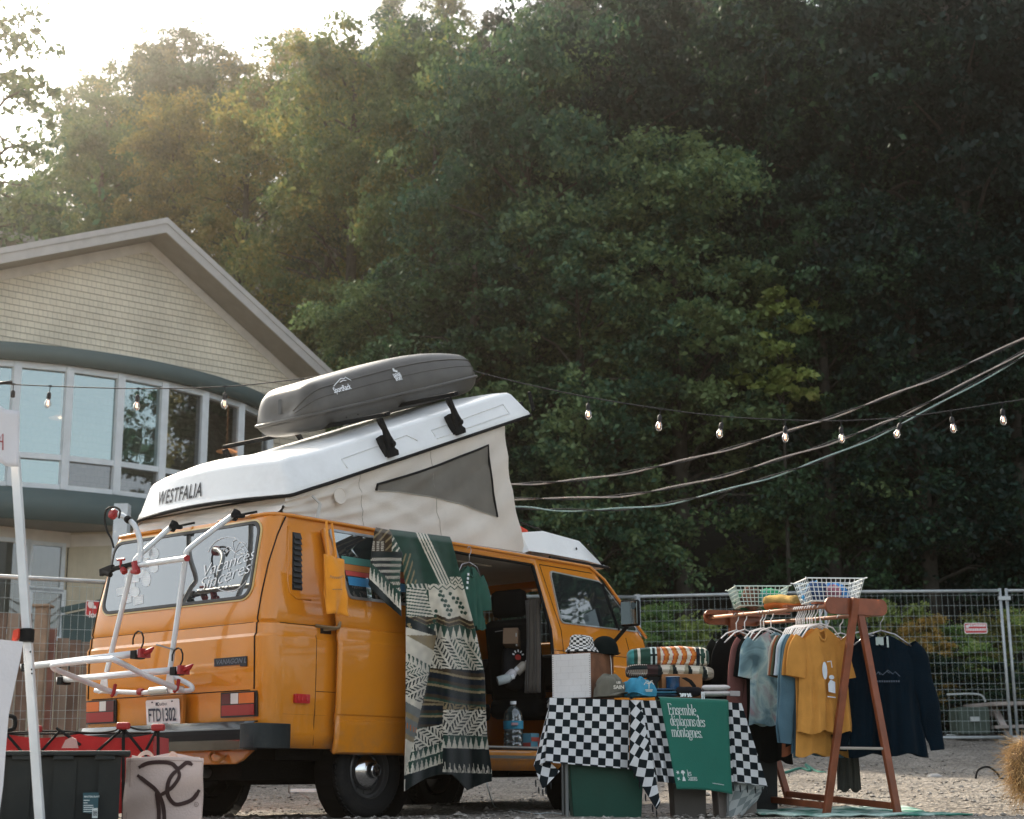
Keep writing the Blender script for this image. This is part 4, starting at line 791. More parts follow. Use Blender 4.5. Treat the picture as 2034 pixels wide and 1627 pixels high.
# front door window, quarter window, mirror, handle
def sidepoly(mb, poly, th=.004, off=.003, mi=0): mb.prism(poly, lambda b, z, h: sidept(b, z, off+h), th, mi)
def roundpoly(P, r, n=4):
    out = []; N = len(P)
    for i in range(N):
        p = V((*P[i], 0)); a = (V((*P[i-1], 0))-p); b = (V((*P[(i+1) % N], 0))-p); ra = min(r, a.length*.45); rb_ = min(r, b.length*.45); pa = p+a.normalized()*ra; pb2 = p+b.normalized()*rb_
        for k in range(n+1):
            t = k/n; q = pa*(1-t)**2+p*2*t*(1-t)+pb2*t*t; out.append((q.x, q.y))
    return out
def plan_b(px, z):
    """column whose surface point at height z has this x"""
    lo, hi = 3.0, 4.4
    for _ in range(30):
        m = (lo+hi)/2
        if m+shift(m, z) < px: lo = m
        else: hi = m
    return lo
fw = [PY(1092, 1136, -.84), PY(1192, 1157, -.84), PY(1264, 1254, -.885), PY(1114, 1235, -.90)]
fwp = roundpoly([(plan_b(p.x, p.z), p.z) for p in fw], .06)
fdw = MB(); sidepoly(fdw, fwp); fdo = fdw.build('front_side_window', PANE, van)
cen = V((sum(p[0] for p in fwp)/len(fwp), sum(p[1] for p in fwp)/len(fwp), 0))
def grow(P, k, c=cen): return [(c.x+(x-c.x)*(1+k*.7), c.y+(y-c.y)*(1+k*1.6)) for x, y in P]
fr = MB(); rframe([(a, b) for a, b in grow(fwp, .035)], fwp, .010, 0, fr, lambda b, z, o: sidept(b, z, o)); fr.build('window_trim', SILV, fdo)
fr = MB(); a_, b2_ = PY(1194, 1160, -.84), PY(1226, 1252, -.89); fr.tube([sidept(plan_b(a_.x, a_.z), a_.z, .012), sidept(plan_b(b2_.x, b2_.z), b2_.z, .012)], .009, 6); fr.build('window_divider', BLACKR, fdo)
mi_ = MB(); mc = PY(1252, 1218, -1.07)
mM = Matrix.Rotation(.15, 3, 'Z')
mi_.box(mc, (.045, .17, .215), mM); mo = mi_.build('wing_mirror', BLACKR, van, bevel=.02, smooth=40)
g_ = MB(); g_.box(mc+mM @ V((-.026, 0, 0)), (.004, .145, .185), mM); g_.build('mirror_glass', mat('mirror', (.20, .23, .23), .04, metal=1, var=0), mo, bevel=.01)
g_ = MB(); g_.lathe([(0, .0), (.028, .0), (.03, -.006)], Matrix.Translation(mc+mM @ V((-.031, -.04, .055))) @ Matrix.Rotation(-pi/2, 4, 'Y'), 20); g_.build('blind_spot_mirror', mat('mirror_dark', (.12, .14, .14), .05, metal=1), mo)
g_ = MB(); g_.tube([mc+V((0, .03, -.10)), mc+V((-.01, .10, -.17)), sidept(plan_b(mc.x-.02, 1.33), 1.33, .0)], .017, 8); g_.build('mirror_arm', BLACKR, mo)
hd = MB(); hp = PY(1092, 1310, -.94); hd.beam(V((hp.x+.03, -.955, 1.05)), V((hp.x+.17, -.955, 1.05)), .02, .03); hd.build('door_handle', BLACKR, van, bevel=.006)
lk = MB(); lk.lathe([(0, 0), (.012, 0), (.012, -.01)], Matrix.Translation((2.975, -.94, .98)) @ Matrix.Rotation(pi/2, 4, 'X'), 14); lk.box((2.975, -.935, 1.08), (.02, .01, .12)); lk.build('door_latch', BLACKR, van)
# windscreen and far door window
ws = MB(); ws.grid(lambda u, v: frontpt((-.66+1.32*u), 1.42+.43*v, -.005), 8, 4); ws.build('windscreen', PANESEE, van)
ws = MB(); ws.grid(lambda u, v: sidept(3.1+1.1*u, 1.42+.43*v, -.01, 1), 6, 3); ws.build('far_side_window', PANESEE, van)
wp = MB(); wp.tube([frontpt(-.6, 1.42, .04), frontpt(-.5, 1.75, .05)], .006, 5); wp.build('wiper', BLACKR, van)
tp = MB(); a0, a1 = PY(1168, 1082, -.75), PY(1205, 1135, -.8); tp.tube([a0, a1], .006, 6); tp.build('aerial', BLACKR, van)
# sliding door, slid back
dr = MB(); DO = .075
def doorpt(x, z, off=0):
    return V((x-(max(0, z-1.24)*.09 if x < 1.2 else 0), -(wz(z)+DO+off), z))
dz = [.405, .42, .50, .618, .622, .65, .66, .80, .95, 1.10, 1.13, 1.15, 1.213, 1.22, 1.24, 1.38, 1.5, 1.65, 1.80, 1.872]
dxs = [.575, .60, .66, .75, .9, 1.05, 1.2, 1.4, 1.6, 1.69]
for z in dz:
    for x in dxs: dr.v.append(tuple(doorpt(x, z, -.014 if x == dxs[0] or x == dxs[-1] or z == dz[0] or z == dz[-1] else 0)))
nx = len(dxs)
dr.f = [(j*nx+i, j*nx+i+1, (j+1)*nx+i+1, (j+1)*nx+i) for j in range(len(dz)-1) for i in range(nx-1)]; dr.m = [0]*len(dr.f)
door = dr.build('sliding_door', [ORANGE], van, smooth=28, solid=.05)
# solidify puts thickness inward toward the van
def dpoly(x, z): return doorpt(x, z, .003)
q = MB(); wp_ = [(x-(max(0, z-1.43)*.22 if x < 1.1 else 0), z) for x, z in rrect(.90, .425, .025, 5, 1.165, 1.643)]; q.prism(wp_, lambda x, z, h: doorpt(x, z, .002+h), .003); dwo = q.build('door_window', glassmat('door_pane', (.035, .045, .05), .33, .02, gcol=(.85, .9, .88)), door)
q = MB(); rframe([(x-(max(0, z-1.43)*.22 if x < 1.1 else 0), z) for x, z in rrect(.935, .46, .035, 5, 1.165, 1.643)], wp_, .011, 0, q, doorpt); q.build('door_window_trim', mat('trim_grey', (.40, .41, .42), .3, metal=.7), dwo)
for za, hs_, c, nm in ((1.648, .05, (.10, .30, .26), 'teal_stripe'), (1.604, .042, (.62, .22, .06), 'orange_stripe'), (1.570, .032, (.62, .10, .09), 'red_stripe'), (1.505, .058, (.06, .30, .58), 'blue_stripe')):
    q = MB(); q.grid(lambda u, v: doorpt(.735-(za-1.43)*.22+.87*u, za+hs_*v, .0065), 8, 1); q.build(nm, mat(nm, c, .35, var=.03, coat=.5), dwo)
q = MB(); q.beam(doorpt(.565, 1.205, -.02), V((.50, -.90, 1.20)), .02, .02); q.tube(bez([doorpt(.60, 1.25, -.01), doorpt(.56, 1.21, .0), V((.48, -.95, 1.215)), V((.44, -.92, 1.22))]), .012, 6); q.build('slide_arm', mat('arm_steel', (.25, .18, .10), .5, metal=.6), door)
q = MB(); q.box((.53, -.915, 1.19), (.10, .02, .035)); q.build('slide_track', SEAM, van)
# floor, ceiling, seats, cabinet inside
q = MB(); q.box((2.2, 0, .455), (3.9, 1.74, .03)); q.build('cabin_floor', mat('floor_grey', (.04, .04, .04), .8), van)
q = MB(); q.box((2.2, 0, 1.885), (3.0, 1.58, .012)); q.box((2.3, -.2, 1.872), (.8, .7, .012)); q.build('cabin_ceiling', mat('headliner', (.42, .41, .37), .9, bump=.1), van, bevel=.004)
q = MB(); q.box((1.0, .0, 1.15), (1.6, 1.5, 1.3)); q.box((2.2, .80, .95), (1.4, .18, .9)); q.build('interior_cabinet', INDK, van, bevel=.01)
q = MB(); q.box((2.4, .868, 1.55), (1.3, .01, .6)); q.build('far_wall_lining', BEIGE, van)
st = mat('step_sill', (.35, .34, .33), .35, metal=.5)
q = MB(); q.box((2.41, -.905, .478), (1.12, .04, .014)); q.build('step_sill', st, van, bevel=.003)
q = MB(); q.box((2.41, -.917, .408), (1.14, .02, .02)); q.build('sill_strip', mat('sill_grey', (.13, .13, .12), .4, metal=.4), van)
def seat(x, y):
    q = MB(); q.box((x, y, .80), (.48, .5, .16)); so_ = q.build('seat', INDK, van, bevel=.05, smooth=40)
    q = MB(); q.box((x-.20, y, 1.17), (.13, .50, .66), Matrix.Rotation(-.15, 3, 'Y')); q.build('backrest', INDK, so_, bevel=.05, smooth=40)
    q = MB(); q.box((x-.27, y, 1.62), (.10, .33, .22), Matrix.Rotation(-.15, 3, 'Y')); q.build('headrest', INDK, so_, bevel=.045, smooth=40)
    q = MB(); q.tube([(x-.33, y+.10, 1.40), (x-.335, y, 1.405), (x-.33, y-.10, 1.40)], .003, 4); q.build('stitching', mat('stitch', (.5, .5, .5), .8), so_)
seat(3.35, -.42); seat(3.35, .42)
q = MB(); q.lathe([(.19, -.012), (.20, 0), (.19, .012), (.18, 0), (.19, -.012)], Matrix.Translation((3.95, .42, 1.15)) @ Matrix.Rotation(-1.0, 4, 'Y'), 28); q.tube([(3.95, .42, 1.15), (4.2, .42, .95)], .03, 8); q.build('steering_wheel', BLACKR, van)
q = MB(); q.box((4.25, 0, 1.15), (.35, 1.6, .3)); q.build('dashboard', INDK, van, bevel=.03)
q = MB()
for k in range(4): q.tube(bez([(2.98, -.78+.03*k, 1.62), (2.97+.01*(k % 2), -.79+.03*k, 1.3), (2.95, -.80+.035*k, .9)], 4), [.022+.004*(k % 3)]*9, 6)
q.build('door_curtain', mat('curtain_grey', (.10, .085, .07), .9, sheen=.3), van, smooth=True)
# ------------------------------------------------------------------ pop-up roof, canvas, tray
AL = math.atan2(1.023, 2.625); O3 = V((.27, -.03, 2.055)); UX = V((cos(AL), 0, sin(AL))); UN = V((-sin(AL), 0, cos(AL)))
def topt(u, y, h): return O3+UX*u+V((0, y, 0))+UN*h
def superring(u0, u1, hw, r, bulge, nseg=8, ns=16):
    P = []
    for i in range(ns): t = i/ns; P.append((u0+r+(u1-u0-2*r)*t, -hw))
    for k in range(nseg): a = pi/2*k/nseg; P.append((u1-r+r*sin(a), -hw+r-r*cos(a)))
    for i in range(ns): t = i/ns; y = -hw+r+(2*hw-2*r)*t; P.append((u1+.03*(1-(y/hw)**2), y))
    for k in range(nseg): a = pi/2*k/nseg; P.append((u1-r+r*cos(a), hw-r+r*sin(a)))
    for i in range(ns): t = i/ns; P.append((u1-r-(u1-u0-2*r)*t, hw))
    for k in range(nseg): a = pi/2*k/nseg; P.append((u0+r-r*sin(a), hw-r+r*cos(a)))
    for i in range(ns): t = i/ns; y = hw-r-(2*hw-2*r)*t; P.append((u0-bulge*(1-(y/hw)**2), y))
    for k in range(nseg): a = pi/2*k/nseg; P.append((u0+r-r*cos(a), -hw+r-r*sin(a)))
    return P
pt = MB(); spec = [(.02, 2.80, .77, .06, .06, -.0, 0), (.0, 2.82, .792, .06, .08, .0, 0), (.0, 2.82, .794, .06, .08, .02, 0), (.018, 2.812, .785, .05, .08, .042, 0), (.03, 2.80, .775, .05, .08, .055, 0), (.105, 2.755, .700, .05, .085, .20, .01), (.125, 2.74, .682, .06, .085, .222, .015), (.19, 2.67, .64, .09, .08, .238, .03), (.32, 2.5, .54, .12, .08, .250, .04), (.6, 2.2, .38, .12, .05, .260, .03), (1.0, 1.8, .15, .1, .02, .266, .0)]
LS = None
for (u0, u1, hw, r, bl, h, arch) in spec:
    P = superring(u0, u1, hw, r, bl)
    pt.v += [tuple(topt(u, y, h*(1 if True else 0)+.05*(1-(y/.82)**2)*(1 if u < .3 else 0)*(1 if h < .03 else .9)+arch*(1-(y/max(hw, .01))**2)*.5)) for u, y in P]; npp = len(P)
pt.f = [(i*npp+k, i*npp+(k+1) % npp, (i+1)*npp+(k+1) % npp, (i+1)*npp+k) for i in range(len(spec)-1) for k in range(npp)]+[tuple((len(spec)-1)*npp+k for k in range(npp)), tuple(reversed(range(npp)))]
pt.m = [0]*len(pt.f)
pop = pt.build('pop_up_roof', WHITEGRP, van, smooth=38)
P = superring(-.002, 2.822, .796, .06, .08); q = MB()
q.tube([topt(u, y, .004+.05*(1-(y/.82)**2)*(1 if u < .3 else 0)) for u, y in P], .012, 6, closed=True); q.build('roof_seal', BLACKR, pop, smooth=True)
q = MB()      # pressed panel lines on the flank
for pts in ([(.62, .06), (.62, .13), (1.35, .15), (1.42, .09)], [(1.62, .08), (1.62, .13), (2.55, .15), (2.55, .07), (1.62, .06)]):
    q.tube([topt(u, -(.783-.52*(h-.045)), h) for u, h in pts], .004, 5)
q.build('pressed_panel', WHITEGRP, pop, smooth=True)
def rearface(y, h):      # on the sloping rear face of the roof
    t = min(max((h-.055)/.145, 0), 1); ua = .03-.08*(1-(y/.775)**2); ub = .105-.085*(1-(y/.70)**2)
    return topt(ua+(ub-ua)*t, y, h+.045*(1-(y/.82)**2)+.005*t)
q = MB(); a = PX(317, 985, .30)
vs, fs = text_mb('WESTFALIA', .128, shear=.12, sx=.92, bold=.0025, spacing=1.12); mx_ = max(v[0] for v in vs)
wl = .515
q.add([rearface(.495-(u/mx_)*wl, .068+v*.95)-UX*.006+UN*.001 for u, v in vs], fs); q.build('roof_lettering', mat('letter_black', (.02, .02, .025), .4), pop)
q = MB(); q.box(topt(2.80, -.7, .10), (.03, .05, .05)); q.box(topt(2.83, -.80, .11), (.02, .03, .16), Matrix.Rotation(-AL, 3, 'Y')); q.build('roof_latch', BLACKR, pop, bevel=.006)
# canvas
cv = MB(); random.seed(3)
def wr(u, v, s=1): return .016*sin(pi*min(1, 3*v*(1-v)+.0))*(sin(u*19+v*5)*.5+.9*noise.noise(V((u*6+v*2, v*3, s*3)))+.5*sin(u*31-v*22)+.5*noise.noise(V((u*17-v*9, v*8, s)))) + .012*math.exp(-((u*2.2-(1-v)*1.3-.2)/.08)**2)*sin(v*3.14)
def cside(s):
    def f(u, v):
        xb = .24+(2.86-.24)*u; b = V((xb, s*.775, 1.93)); xt = .27+(2.30)*u; uu = (xt-.27)/cos(AL); tp = topt(uu, s*.765, .0)
        p = b.lerp(tp, v); bow = .06*sin(pi*v)*(1 if u > .985 else 0); p.x -= .05*sin(pi*v)*u**6; p.y += s*(-.015*sin(pi*v)*sin(pi*u)+wr(u, v, s)); return p
    return f
for s in (-1, 1): cv.grid(cside(s), 70, 24)
cv.grid(lambda u, v: cside(1)(1, v).lerp(cside(-1)(1, v), u), 12, 12)
cv.grid(lambda u, v: V((.20+.02*v, -.775+1.55*u, 1.93)).lerp(topt(.05, -.745+1.5*u, -.0), v)+V((-wr(u*.6, v, 5)-.02*sin(pi*u), 0, 0)), 40, 10)
cvo = cv.build('tent_canvas', CANVAS, van, smooth=True)
cs = cside(-1)
def canv(px, py, off=.012):
    p = PY(px, py, -.79); z0 = 1.93
    # solve u, v on the side sheet
    best = None
    for i in range(0, 101, 2):
        for j in range(0, 101, 4):
            c = cs(i/100, j/100); d = (c.x-p.x)**2+(c.z-p.z)**2
            if best is None or d < best[0]: best = (d, i/100, j/100)
    u, v = best[1:]; st = .01
    for _ in range(40):
        imp = False
        for du, dv in ((st, 0), (-st, 0), (0, st), (0, -st)):
            c = cs(u+du, v+dv); d = (c.x-p.x)**2+(c.z-p.z)**2
            if d < best[0]: best = (d,); u += du; v += dv; imp = True
        if not imp: st /= 2
    return u, v
A, B, C_, D = canv(750, 962), canv(965, 885), canv(989, 1027), canv(750, 974)
def scr(u, v, off):
    a = V((*A, 0)).lerp(V((*B, 0)), u); b = V((*D, 0)).lerp(V((*C_, 0)), u); c = b.lerp(a, v); p = cs(c.x, c.y); p.y -= off; return p
q = MB(); q.grid(lambda u, v: scr(u, v, .006), 24, 12); so_ = q.build('mesh_window', mat('insect_mesh', (.17, .16, .14), .9, var=.12, bump=.3, bscale=300), cvo, smooth=True)
q = MB(); q.tube([scr(0, 0, .008)]+[scr(0, 1, .009)]+[scr(i/12, 1, .009) for i in range(1, 13)]+[scr(1, 1-i/6, .009) for i in range(1, 7)], .009, 5); q.build('zip_border', BLACKR, so_)
q = MB(); q.tube([scr(1-i/12, 0, .007) for i in range(13)], .003, 4); q.build('hem', mat('pale_thread', (.4, .38, .34), .8), so_)
q = MB(); c0 = PY(675, 985, -.81); q.lathe([(.055, 0), (.06, .004), (.055, .008), (.05, .004), (.055, 0)], Matrix.Translation(c0) @ Matrix.Rotation(pi/2, 4, 'X'), 24); q.lathe([(0, .002), (.05, .002)], Matrix.Translation(c0) @ Matrix.Rotation(pi/2, 4, 'X'), 24); q.build('round_patch', CANVAS, cvo)
q = MB(); P = [PY(620, 985, -.83), PY(636, 1000, -.84), PY(630, 1030, -.83)]; q.beam(P[0], P[1], .008, .014); q.beam(P[1], P[2], .008, .022); q.build('roof_hinge', mat('hinge_grey', (.45, .44, .42), .5, metal=.3), van)
q = MB()
for u0 in (.30, .62): q.tube([cs(u0+.0, v/12)+V((0, -.004, 0)) for v in range(13)], .0022, 4, False)
q.tube([cs(u/30, .04)+V((0, -.004, 0)) for u in range(31)], .0022, 4, False)
q.build('canvas_seam', mat('seam_thread', (.40, .37, .33), .9), cvo)
# fibreglass tray over the cab
tr = MB(); side = [(2.80, 1.965), (2.86, 2.14), (3.14, 2.185), (3.68, 2.16), (3.99, 2.0), (4.02, 1.965)]
N_ = len(side)
for yy, sc_, dz_ in ((-.80, 0, 0), (-.72, 1, 0), (-.6, 1, -.01), (0, 1, .0), (.6, 1, -.01), (.72, 1, 0), (.80, 0, 0)):
    for x, z in side: tr.v.append((x-(.06*(abs(yy)/.8)**2 if x > 3.5 else 0), yy, z if sc_ else 1.965+(z-1.965)*.12))
tr.f = [(j*N_+i, j*N_+i+1, (j+1)*N_+i+1, (j+1)*N_+i) for j in range(6) for i in range(N_-1)]; tr.m = [0]*len(tr.f)
tro = tr.build('luggage_tray', WHITEGRP, van, smooth=20)
q = MB(); q.tube([V((x, -.815, 1.958)) for x in (3.10, 3.5, 3.9)], .013, 6); q.build('tray_rubber', BLACKR, tro)
q = MB(); q.lathe([(0, 0), (.012, 0)], Matrix.Translation(PY(1145, 1090, -.77)) @ Matrix.Rotation(pi/2, 4, 'X'), 10); q.build('rivet', BLACKR, tro)
q = MB(); q.prism([(2.82, 2.13), (2.86, 2.23), (2.96, 2.225), (3.08, 2.20), (3.12, 2.16)], lambda x, z, h: V((x, -.62+h, z)), .45)
red = q.build('packed_bundle', mat('red_fabric', (.55, .06, .03), .7, bump=.3), None, bevel=.02); tag(red, 'red fabric bundle in the white tray over the van cab', 'bundle')
q = MB(); q.tube(bez([(2.9, -.66, 2.24), (3.1, -.66, 2.215), (3.2, -.64, 2.22), (3.3, -.6, 2.16)]), .006, 5); s_ = q.build('luggage_strap', BLACKR, red)

# ------------------------------------------------------------------ roof rack and roof box
rack = thing('roof_rack', 'pair of black roof bars clamped across the white pop-up roof', 'roof rack', tuple(topt(1.4, 0, .27)))
for (fp, bp_) in (((770, 880), (778, 833)), ((905, 838), (905, 797))):
    f = PY(*fp, -.835); u = (f-O3).dot(UX); 
    q = MB(); q.beam(topt(u+.02, -.86, .345), topt(u+.02, .86, .345), .05, .03, up=UN); bar = q.build('cross_bar', BLACKR, rack, bevel=.004)
    for s in (-1, 1):
        q = MB(); q.prism([(-.045, .04), (.055, .04), (.06, .075), (.03, .10), (.045, .14), (.02, .19), (-.0, .25), (-.02, .33), (-.06, .33), (-.055, .29), (-.03, .24), (-.03, .19), (-.02, .14), (-.03, .09)], lambda a, h, t: topt(u+a+.01, s*(.795+t), h), .035)
        q.lathe([(.024, 0), (.02, .02), (0, .022)], Matrix.Translation(topt(u+.02, s*.83, .13)) @ Matrix.Rotation(pi/2*(1 if s < 0 else -1), 4, 'X'), 14)
        q.beam(topt(u-.005, s*.79, .05), topt(u+.005, s*.745, .2), .05, .06, up=(0, 1, 0))
        q.build('clamp_foot', BLACKR, rack, bevel=.006)
box = thing('roof_box', 'long grey cargo box strapped on the roof bars of the orange van', 'roof box')
BA = RD(19.5); BO = V((.88, -.05, 2.785)); BX = V((cos(BA), 0, sin(BA))); BN = V((-sin(BA), 0, cos(BA)))
BL = 2.19
def endf(t, w, p): return max(.02, (1-(1-min(1, t/w))**p))**(1/p)
def boxhw(t): return .345*(1-max(0, (t-.5)/.5)**2.2*.42)*endf(t, .10, 3.2)*endf(1-t, .08, 2.4)
def boxh(t): return .29*((.80+.20*min(1, t/.5)**.8) if t < .55 else 1-.40*((t-.55)/.45)**2)*endf(t, .09, 2.6)*endf(1-t, .09, 2.2)
def boxpt(t, a):
    hw = boxhw(t); ht = boxh(t); hb = .125*endf(t, .12, 2.4)*endf(1-t, .12, 2.2)
    ang = -pi/2-2*pi*a; c, s_ = cos(ang), sin(ang)
    y = math.copysign(abs(c)**.32, c)*hw; z = math.copysign(abs(s_)**(.42 if s_ > 0 else .45), s_)*(ht if s_ > 0 else hb)
    y *= 1-.20*(max(0, z)/ht)**1.4 if z > 0 else 1-.25*(min(1, -z/hb))**1.5
    lean = .05*(z/ht)*(1-min(1, t/.3)) if z > 0 else 0
    return BO+BX*(BL*t+lean)+BN*z+V((0, y, 0))
TS = [0, .002, .006, .013, .024, .04, .06, .08, .1, .12, .15, .2, .3, .4, .5, .6, .7, .8, .87, .92, .94, .96, .975, .985, .993, .998, 1.0]
BOXM = mat('roof_box_grey', (.085, .080, .072), .36, var=.2, bump=.12, bscale=250, dirt=.10)
q = MB(); na = 80
for t in TS: q.v += [tuple(boxpt(t, k/na)) for k in range(na)]
q.f = [(i*na+k, i*na+(k+1) % na, (i+1)*na+(k+1) % na, (i+1)*na+k) for i in range(len(TS)-1) for k in range(na)]+[tuple(range(na)), tuple((len(TS)-1)*na+k for k in range(na))]; q.m = [0]*len(q.f)
q.build('shell', BOXM, box, smooth=50)
q = MB()
rim = [(t, s) for s in (-1,) for t in TS]
def rimpt(t, s, dz=0, o=.006): return BO+BX*(BL*t)+BN*dz+V((0, s*(boxhw(t)+o), 0))
loop = [rimpt(t, -1) for t in TS]+[rimpt(t, 1) for t in reversed(TS)]
q.tube(loop, .013, 6, closed=True); q.build('rim', BOXM, box, smooth=True)
q = MB(); q.tube([boxpt(t, .325)+V((0, -.002, 0)) for t in TS[1:-1]], .006, 5); q.tube([boxpt(t, .275)+V((0, -.002, 0)) for t in TS[1:-1]], .004, 5); q.build('lid_ridge', BOXM, box, smooth=True)
def onbox(px, py, off=.003):
    r = ray(px, py); best = None
    for t in [i/120 for i in range(121)]:
        for a in [.2+.3*j/60 for j in range(61)]:
            p = boxpt(t, a); d = p-CAM; k = d.dot(r)/r.dot(r); e = (d-r*k).length
            if best is None or e < best[0]: best = (e, t, a)
    return best[1:]
def boxdecal(px, py, text, size, px2=None, py2=None):
    t0, a0 = onbox(px, py); p0 = boxpt(t0, a0); px_ = (boxpt(t0+.02, a0)-p0).normalized(); pu = (boxpt(t0, a0+.01)-p0).normalized(); nn = px_.cross(pu); nn = nn if nn.y < 0 else -nn
    return frame(p0, px_, pu, nn, .008), t0, a0
q = MB(); fn, t0, a0 = boxdecal(664, 781, '', 0)
put_text(q, 'SportRack', lambda u, v: fn(u, v, 0), .062, bold=.0016, sx=.72, shear=.05); strokes(q, [[(-.0, .052), (.05, .075), (.105, .098), (.14, .09), (.155, .10), (.20, .062)], [(.08, .07), (.12, .08), (.15, .07)]], lambda u, v: fn(u+.02, v, 0), .006)
q.build('side_lettering', WHSTK, box)
q = MB(); fn, t0, a0 = boxdecal(783, 752, '', 0); put_text(q, 'SAFARI', lambda u, v: fn(u, v, 0), .045, bold=.002, sx=.62); put_text(q, 'SPORT', lambda u, v: fn(u+.005, v-.028, 0), .035, bold=.0015, sx=.75); q.box(fn(.045, .05, 0), (.05, .003, .014)); q.box(fn(.035, .068, 0), (.02, .003, .012)); q.build('small_lettering', WHSTK, box)
q = MB(); fn, t0, a0 = boxdecal(548, 832, '', 0)
q.add([fn(u, v, .001) for u, v in ((0, 0), (.11, 0), (.11, .035), (0, .035))], [(0, 1, 2, 3)]); q.build('lock_plate', mat('plate_dull', (.05, .05, .05), .3), box)
q = MB()
for px_, py_ in ((690, 805), (700, 802), (785, 785), (796, 781), (884, 758), (893, 754), (907, 750), (812, 800), (690, 832), (714, 838)):
    t0, a0 = onbox(px_, py_); q.lathe([(.007, 0), (.005, .004), (0, .005)], Matrix.Translation(boxpt(t0, a0)) @ Matrix.Rotation(pi/2, 4, 'X'), 10)
q.build('rivet', BLACKR, box)
# ------------------------------------------------------------------ bike rack on the tailgate
bk = thing('bike_rack', 'white tube bike carrier with red clamps on the van tailgate', 'bike rack', (-.4, 0, .9))
def T(name, pts, r, m=WHTUBE, sm=True, nn=10, par=bk):
    q = MB(); q.tube(bez(pts, 6) if len(pts) > 2 else pts, r, nn); return q.build(name, m, par, smooth=40)
for a, b, c, d, e in (((463, 1024), (425, 1052), (376, 1090), (366, 1130), (338, 1328)), ((340, 1046), (305, 1078), (272, 1108), (258, 1145), (212, 1335))):
    P = [PX(*a, .03), PX(*b, -.07), PX(*c, -.19), PX(c[0]-6, c[1]+14, -.20), PX(*d, -.20), PX(*e, -.20)]; T('upright_tube', P, .0175)
    q = MB(); h0 = P[0]; q.beam(h0+V((-.02, 0, -.005)), h0+V((.06, -.04, .0)), .05, .025); q.tube([h0+V((.02, 0, 0)), h0+V((.12, -.10, .03))], .008, 6); q.tube([h0+V((0, 0, -.02)), h0+V((.03, 0, .03))], .03, 8); q.build('top_hook', BLACKR, bk)
c0, c1 = PX(208, 1133, -.27), PX(370, 1109, -.27); T('cross_tube', [c0.lerp(c1, .25), c1], .018)
q = MB(); q.tube([c1, c1+(c1-c0).normalized()*.012], .021, 14); q.build('end_cap', REDPL, bk)
T('cradle_arm', [PX(278, 1118, -.27), PX(279, 1080, -.27), PX(268, 1045, -.29), PX(248, 1027, -.31), PX(228, 1020, -.33)], .018)
q = MB(); cc = PX(226, 1022, -.34); q.lathe([(.0, -.012), (.034, -.012), (.036, 0), (.034, .02), (.02, .03), (0, .03)], Matrix.Translation(cc) @ Matrix.Rotation(-1.2, 4, 'Y'), 18); q.build('clamp_knob', REDPL, bk)
q = MB(); P = [PX(p[0], p[1], -.37) for p in ((236, 1030), (238, 1014), (226, 1007), (212, 1012), (208, 1030), (213, 1055), (221, 1070), (226, 1088))]; q.tube(bez(P, 5), .007, 6); q.tube([PX(252, 1030, -.315), PX(256, 1034, -.315)], .024, 12)
q.build('arm_strap', BLACKR, bk)
q = MB(); q.beam(PX(200, 1138, -.30), PX(225, 1128, -.30), .03, .05); q.beam(PX(222, 1131, -.30), PX(268, 1119, -.29), .022, .03); q.tube([PX(206, 1136, -.30), PX(220, 1142, -.31)], .02, 8); q.build('frame_clamp', BLACKR, bk, bevel=.006)
q = MB(); q.tube([PX(240, 1112, -.3), PX(240, 1128, -.3)], .01, 6); q.tube([PX(233, 1112, -.3), PX(247, 1111, -.3)], .009, 6); q.tube([PX(244, 1130, -.3), PX(248, 1137, -.3)], .022, 8); q.tube([PX(268, 1118, -.28), PX(272, 1137, -.29)], .026, 8); q.tube([PX(262, 1136, -.3), PX(275, 1135, -.3)], .014, 6); q.build('clamp_knob', REDPL, bk, smooth=40)
# wheel trays
def channel(name, a, b, lab=None):
    a, b = V(a), V(b); x = (b-a).normalized(); up = V((0, 0, 1)); up = (up-x*up.dot(x)).normalized(); y = up.cross(x); L = (b-a).length; q = MB()
    prof = [(-.026, .022), (-.026, -.004), (-.016, -.016), (.016, -.016), (.026, -.004), (.026, .022)]
    q.grid(lambda u, v: a+x*(L*u)+y*(prof[min(int(v*5), 4)][0]*(1-(v*5-min(int(v*5), 4)))+prof[min(int(v*5), 4)+1][0]*(v*5-min(int(v*5), 4)))+up*(prof[min(int(v*5), 4)][1]*(1-(v*5-min(int(v*5), 4)))+prof[min(int(v*5), 4)+1][1]*(v*5-min(int(v*5), 4))), 2, 5)
    o = q.build(name, WHTUBE, bk, solid=.003, smooth=20)
    for p, s in ((a, -1), (b, 1)):
        q = MB(); pp = p-x*(s*.05); q.box(pp-up*.005, (.05, .075, .05), Matrix((x, y, up)).transposed()); lp = [pp+y*(-.03)*1+x*(.035*cos(t))*1+up*(.07+.075*sin(t)) if False else pp+up*(.02+.060*(1-cos(t)))+x*(.052*sin(t)*s) for t in [k*pi/5 for k in range(0, 9)]]
        q.tube([pp+up*(-.02)]+lp, .0055, 5); q.build('strap', BLACKR, o)
        if s > 0: q = MB(); q.box(p+x*.012, (.028, .08, .055), Matrix((x, y, up)).transposed()); q.tube([p+x*.02+up*.0, p+x*.065+up*.012, p+x*.10+up*.03], [.022, .018, .006], 6); q.build('tray_clip', REDPL, o, bevel=.003)
    return o
channel('wheel_tray', PX(118, 1352, -.33), PX(362, 1331, -.33)); channel('wheel_tray', PX(47, 1326, -.62), PX(284, 1298, -.62))
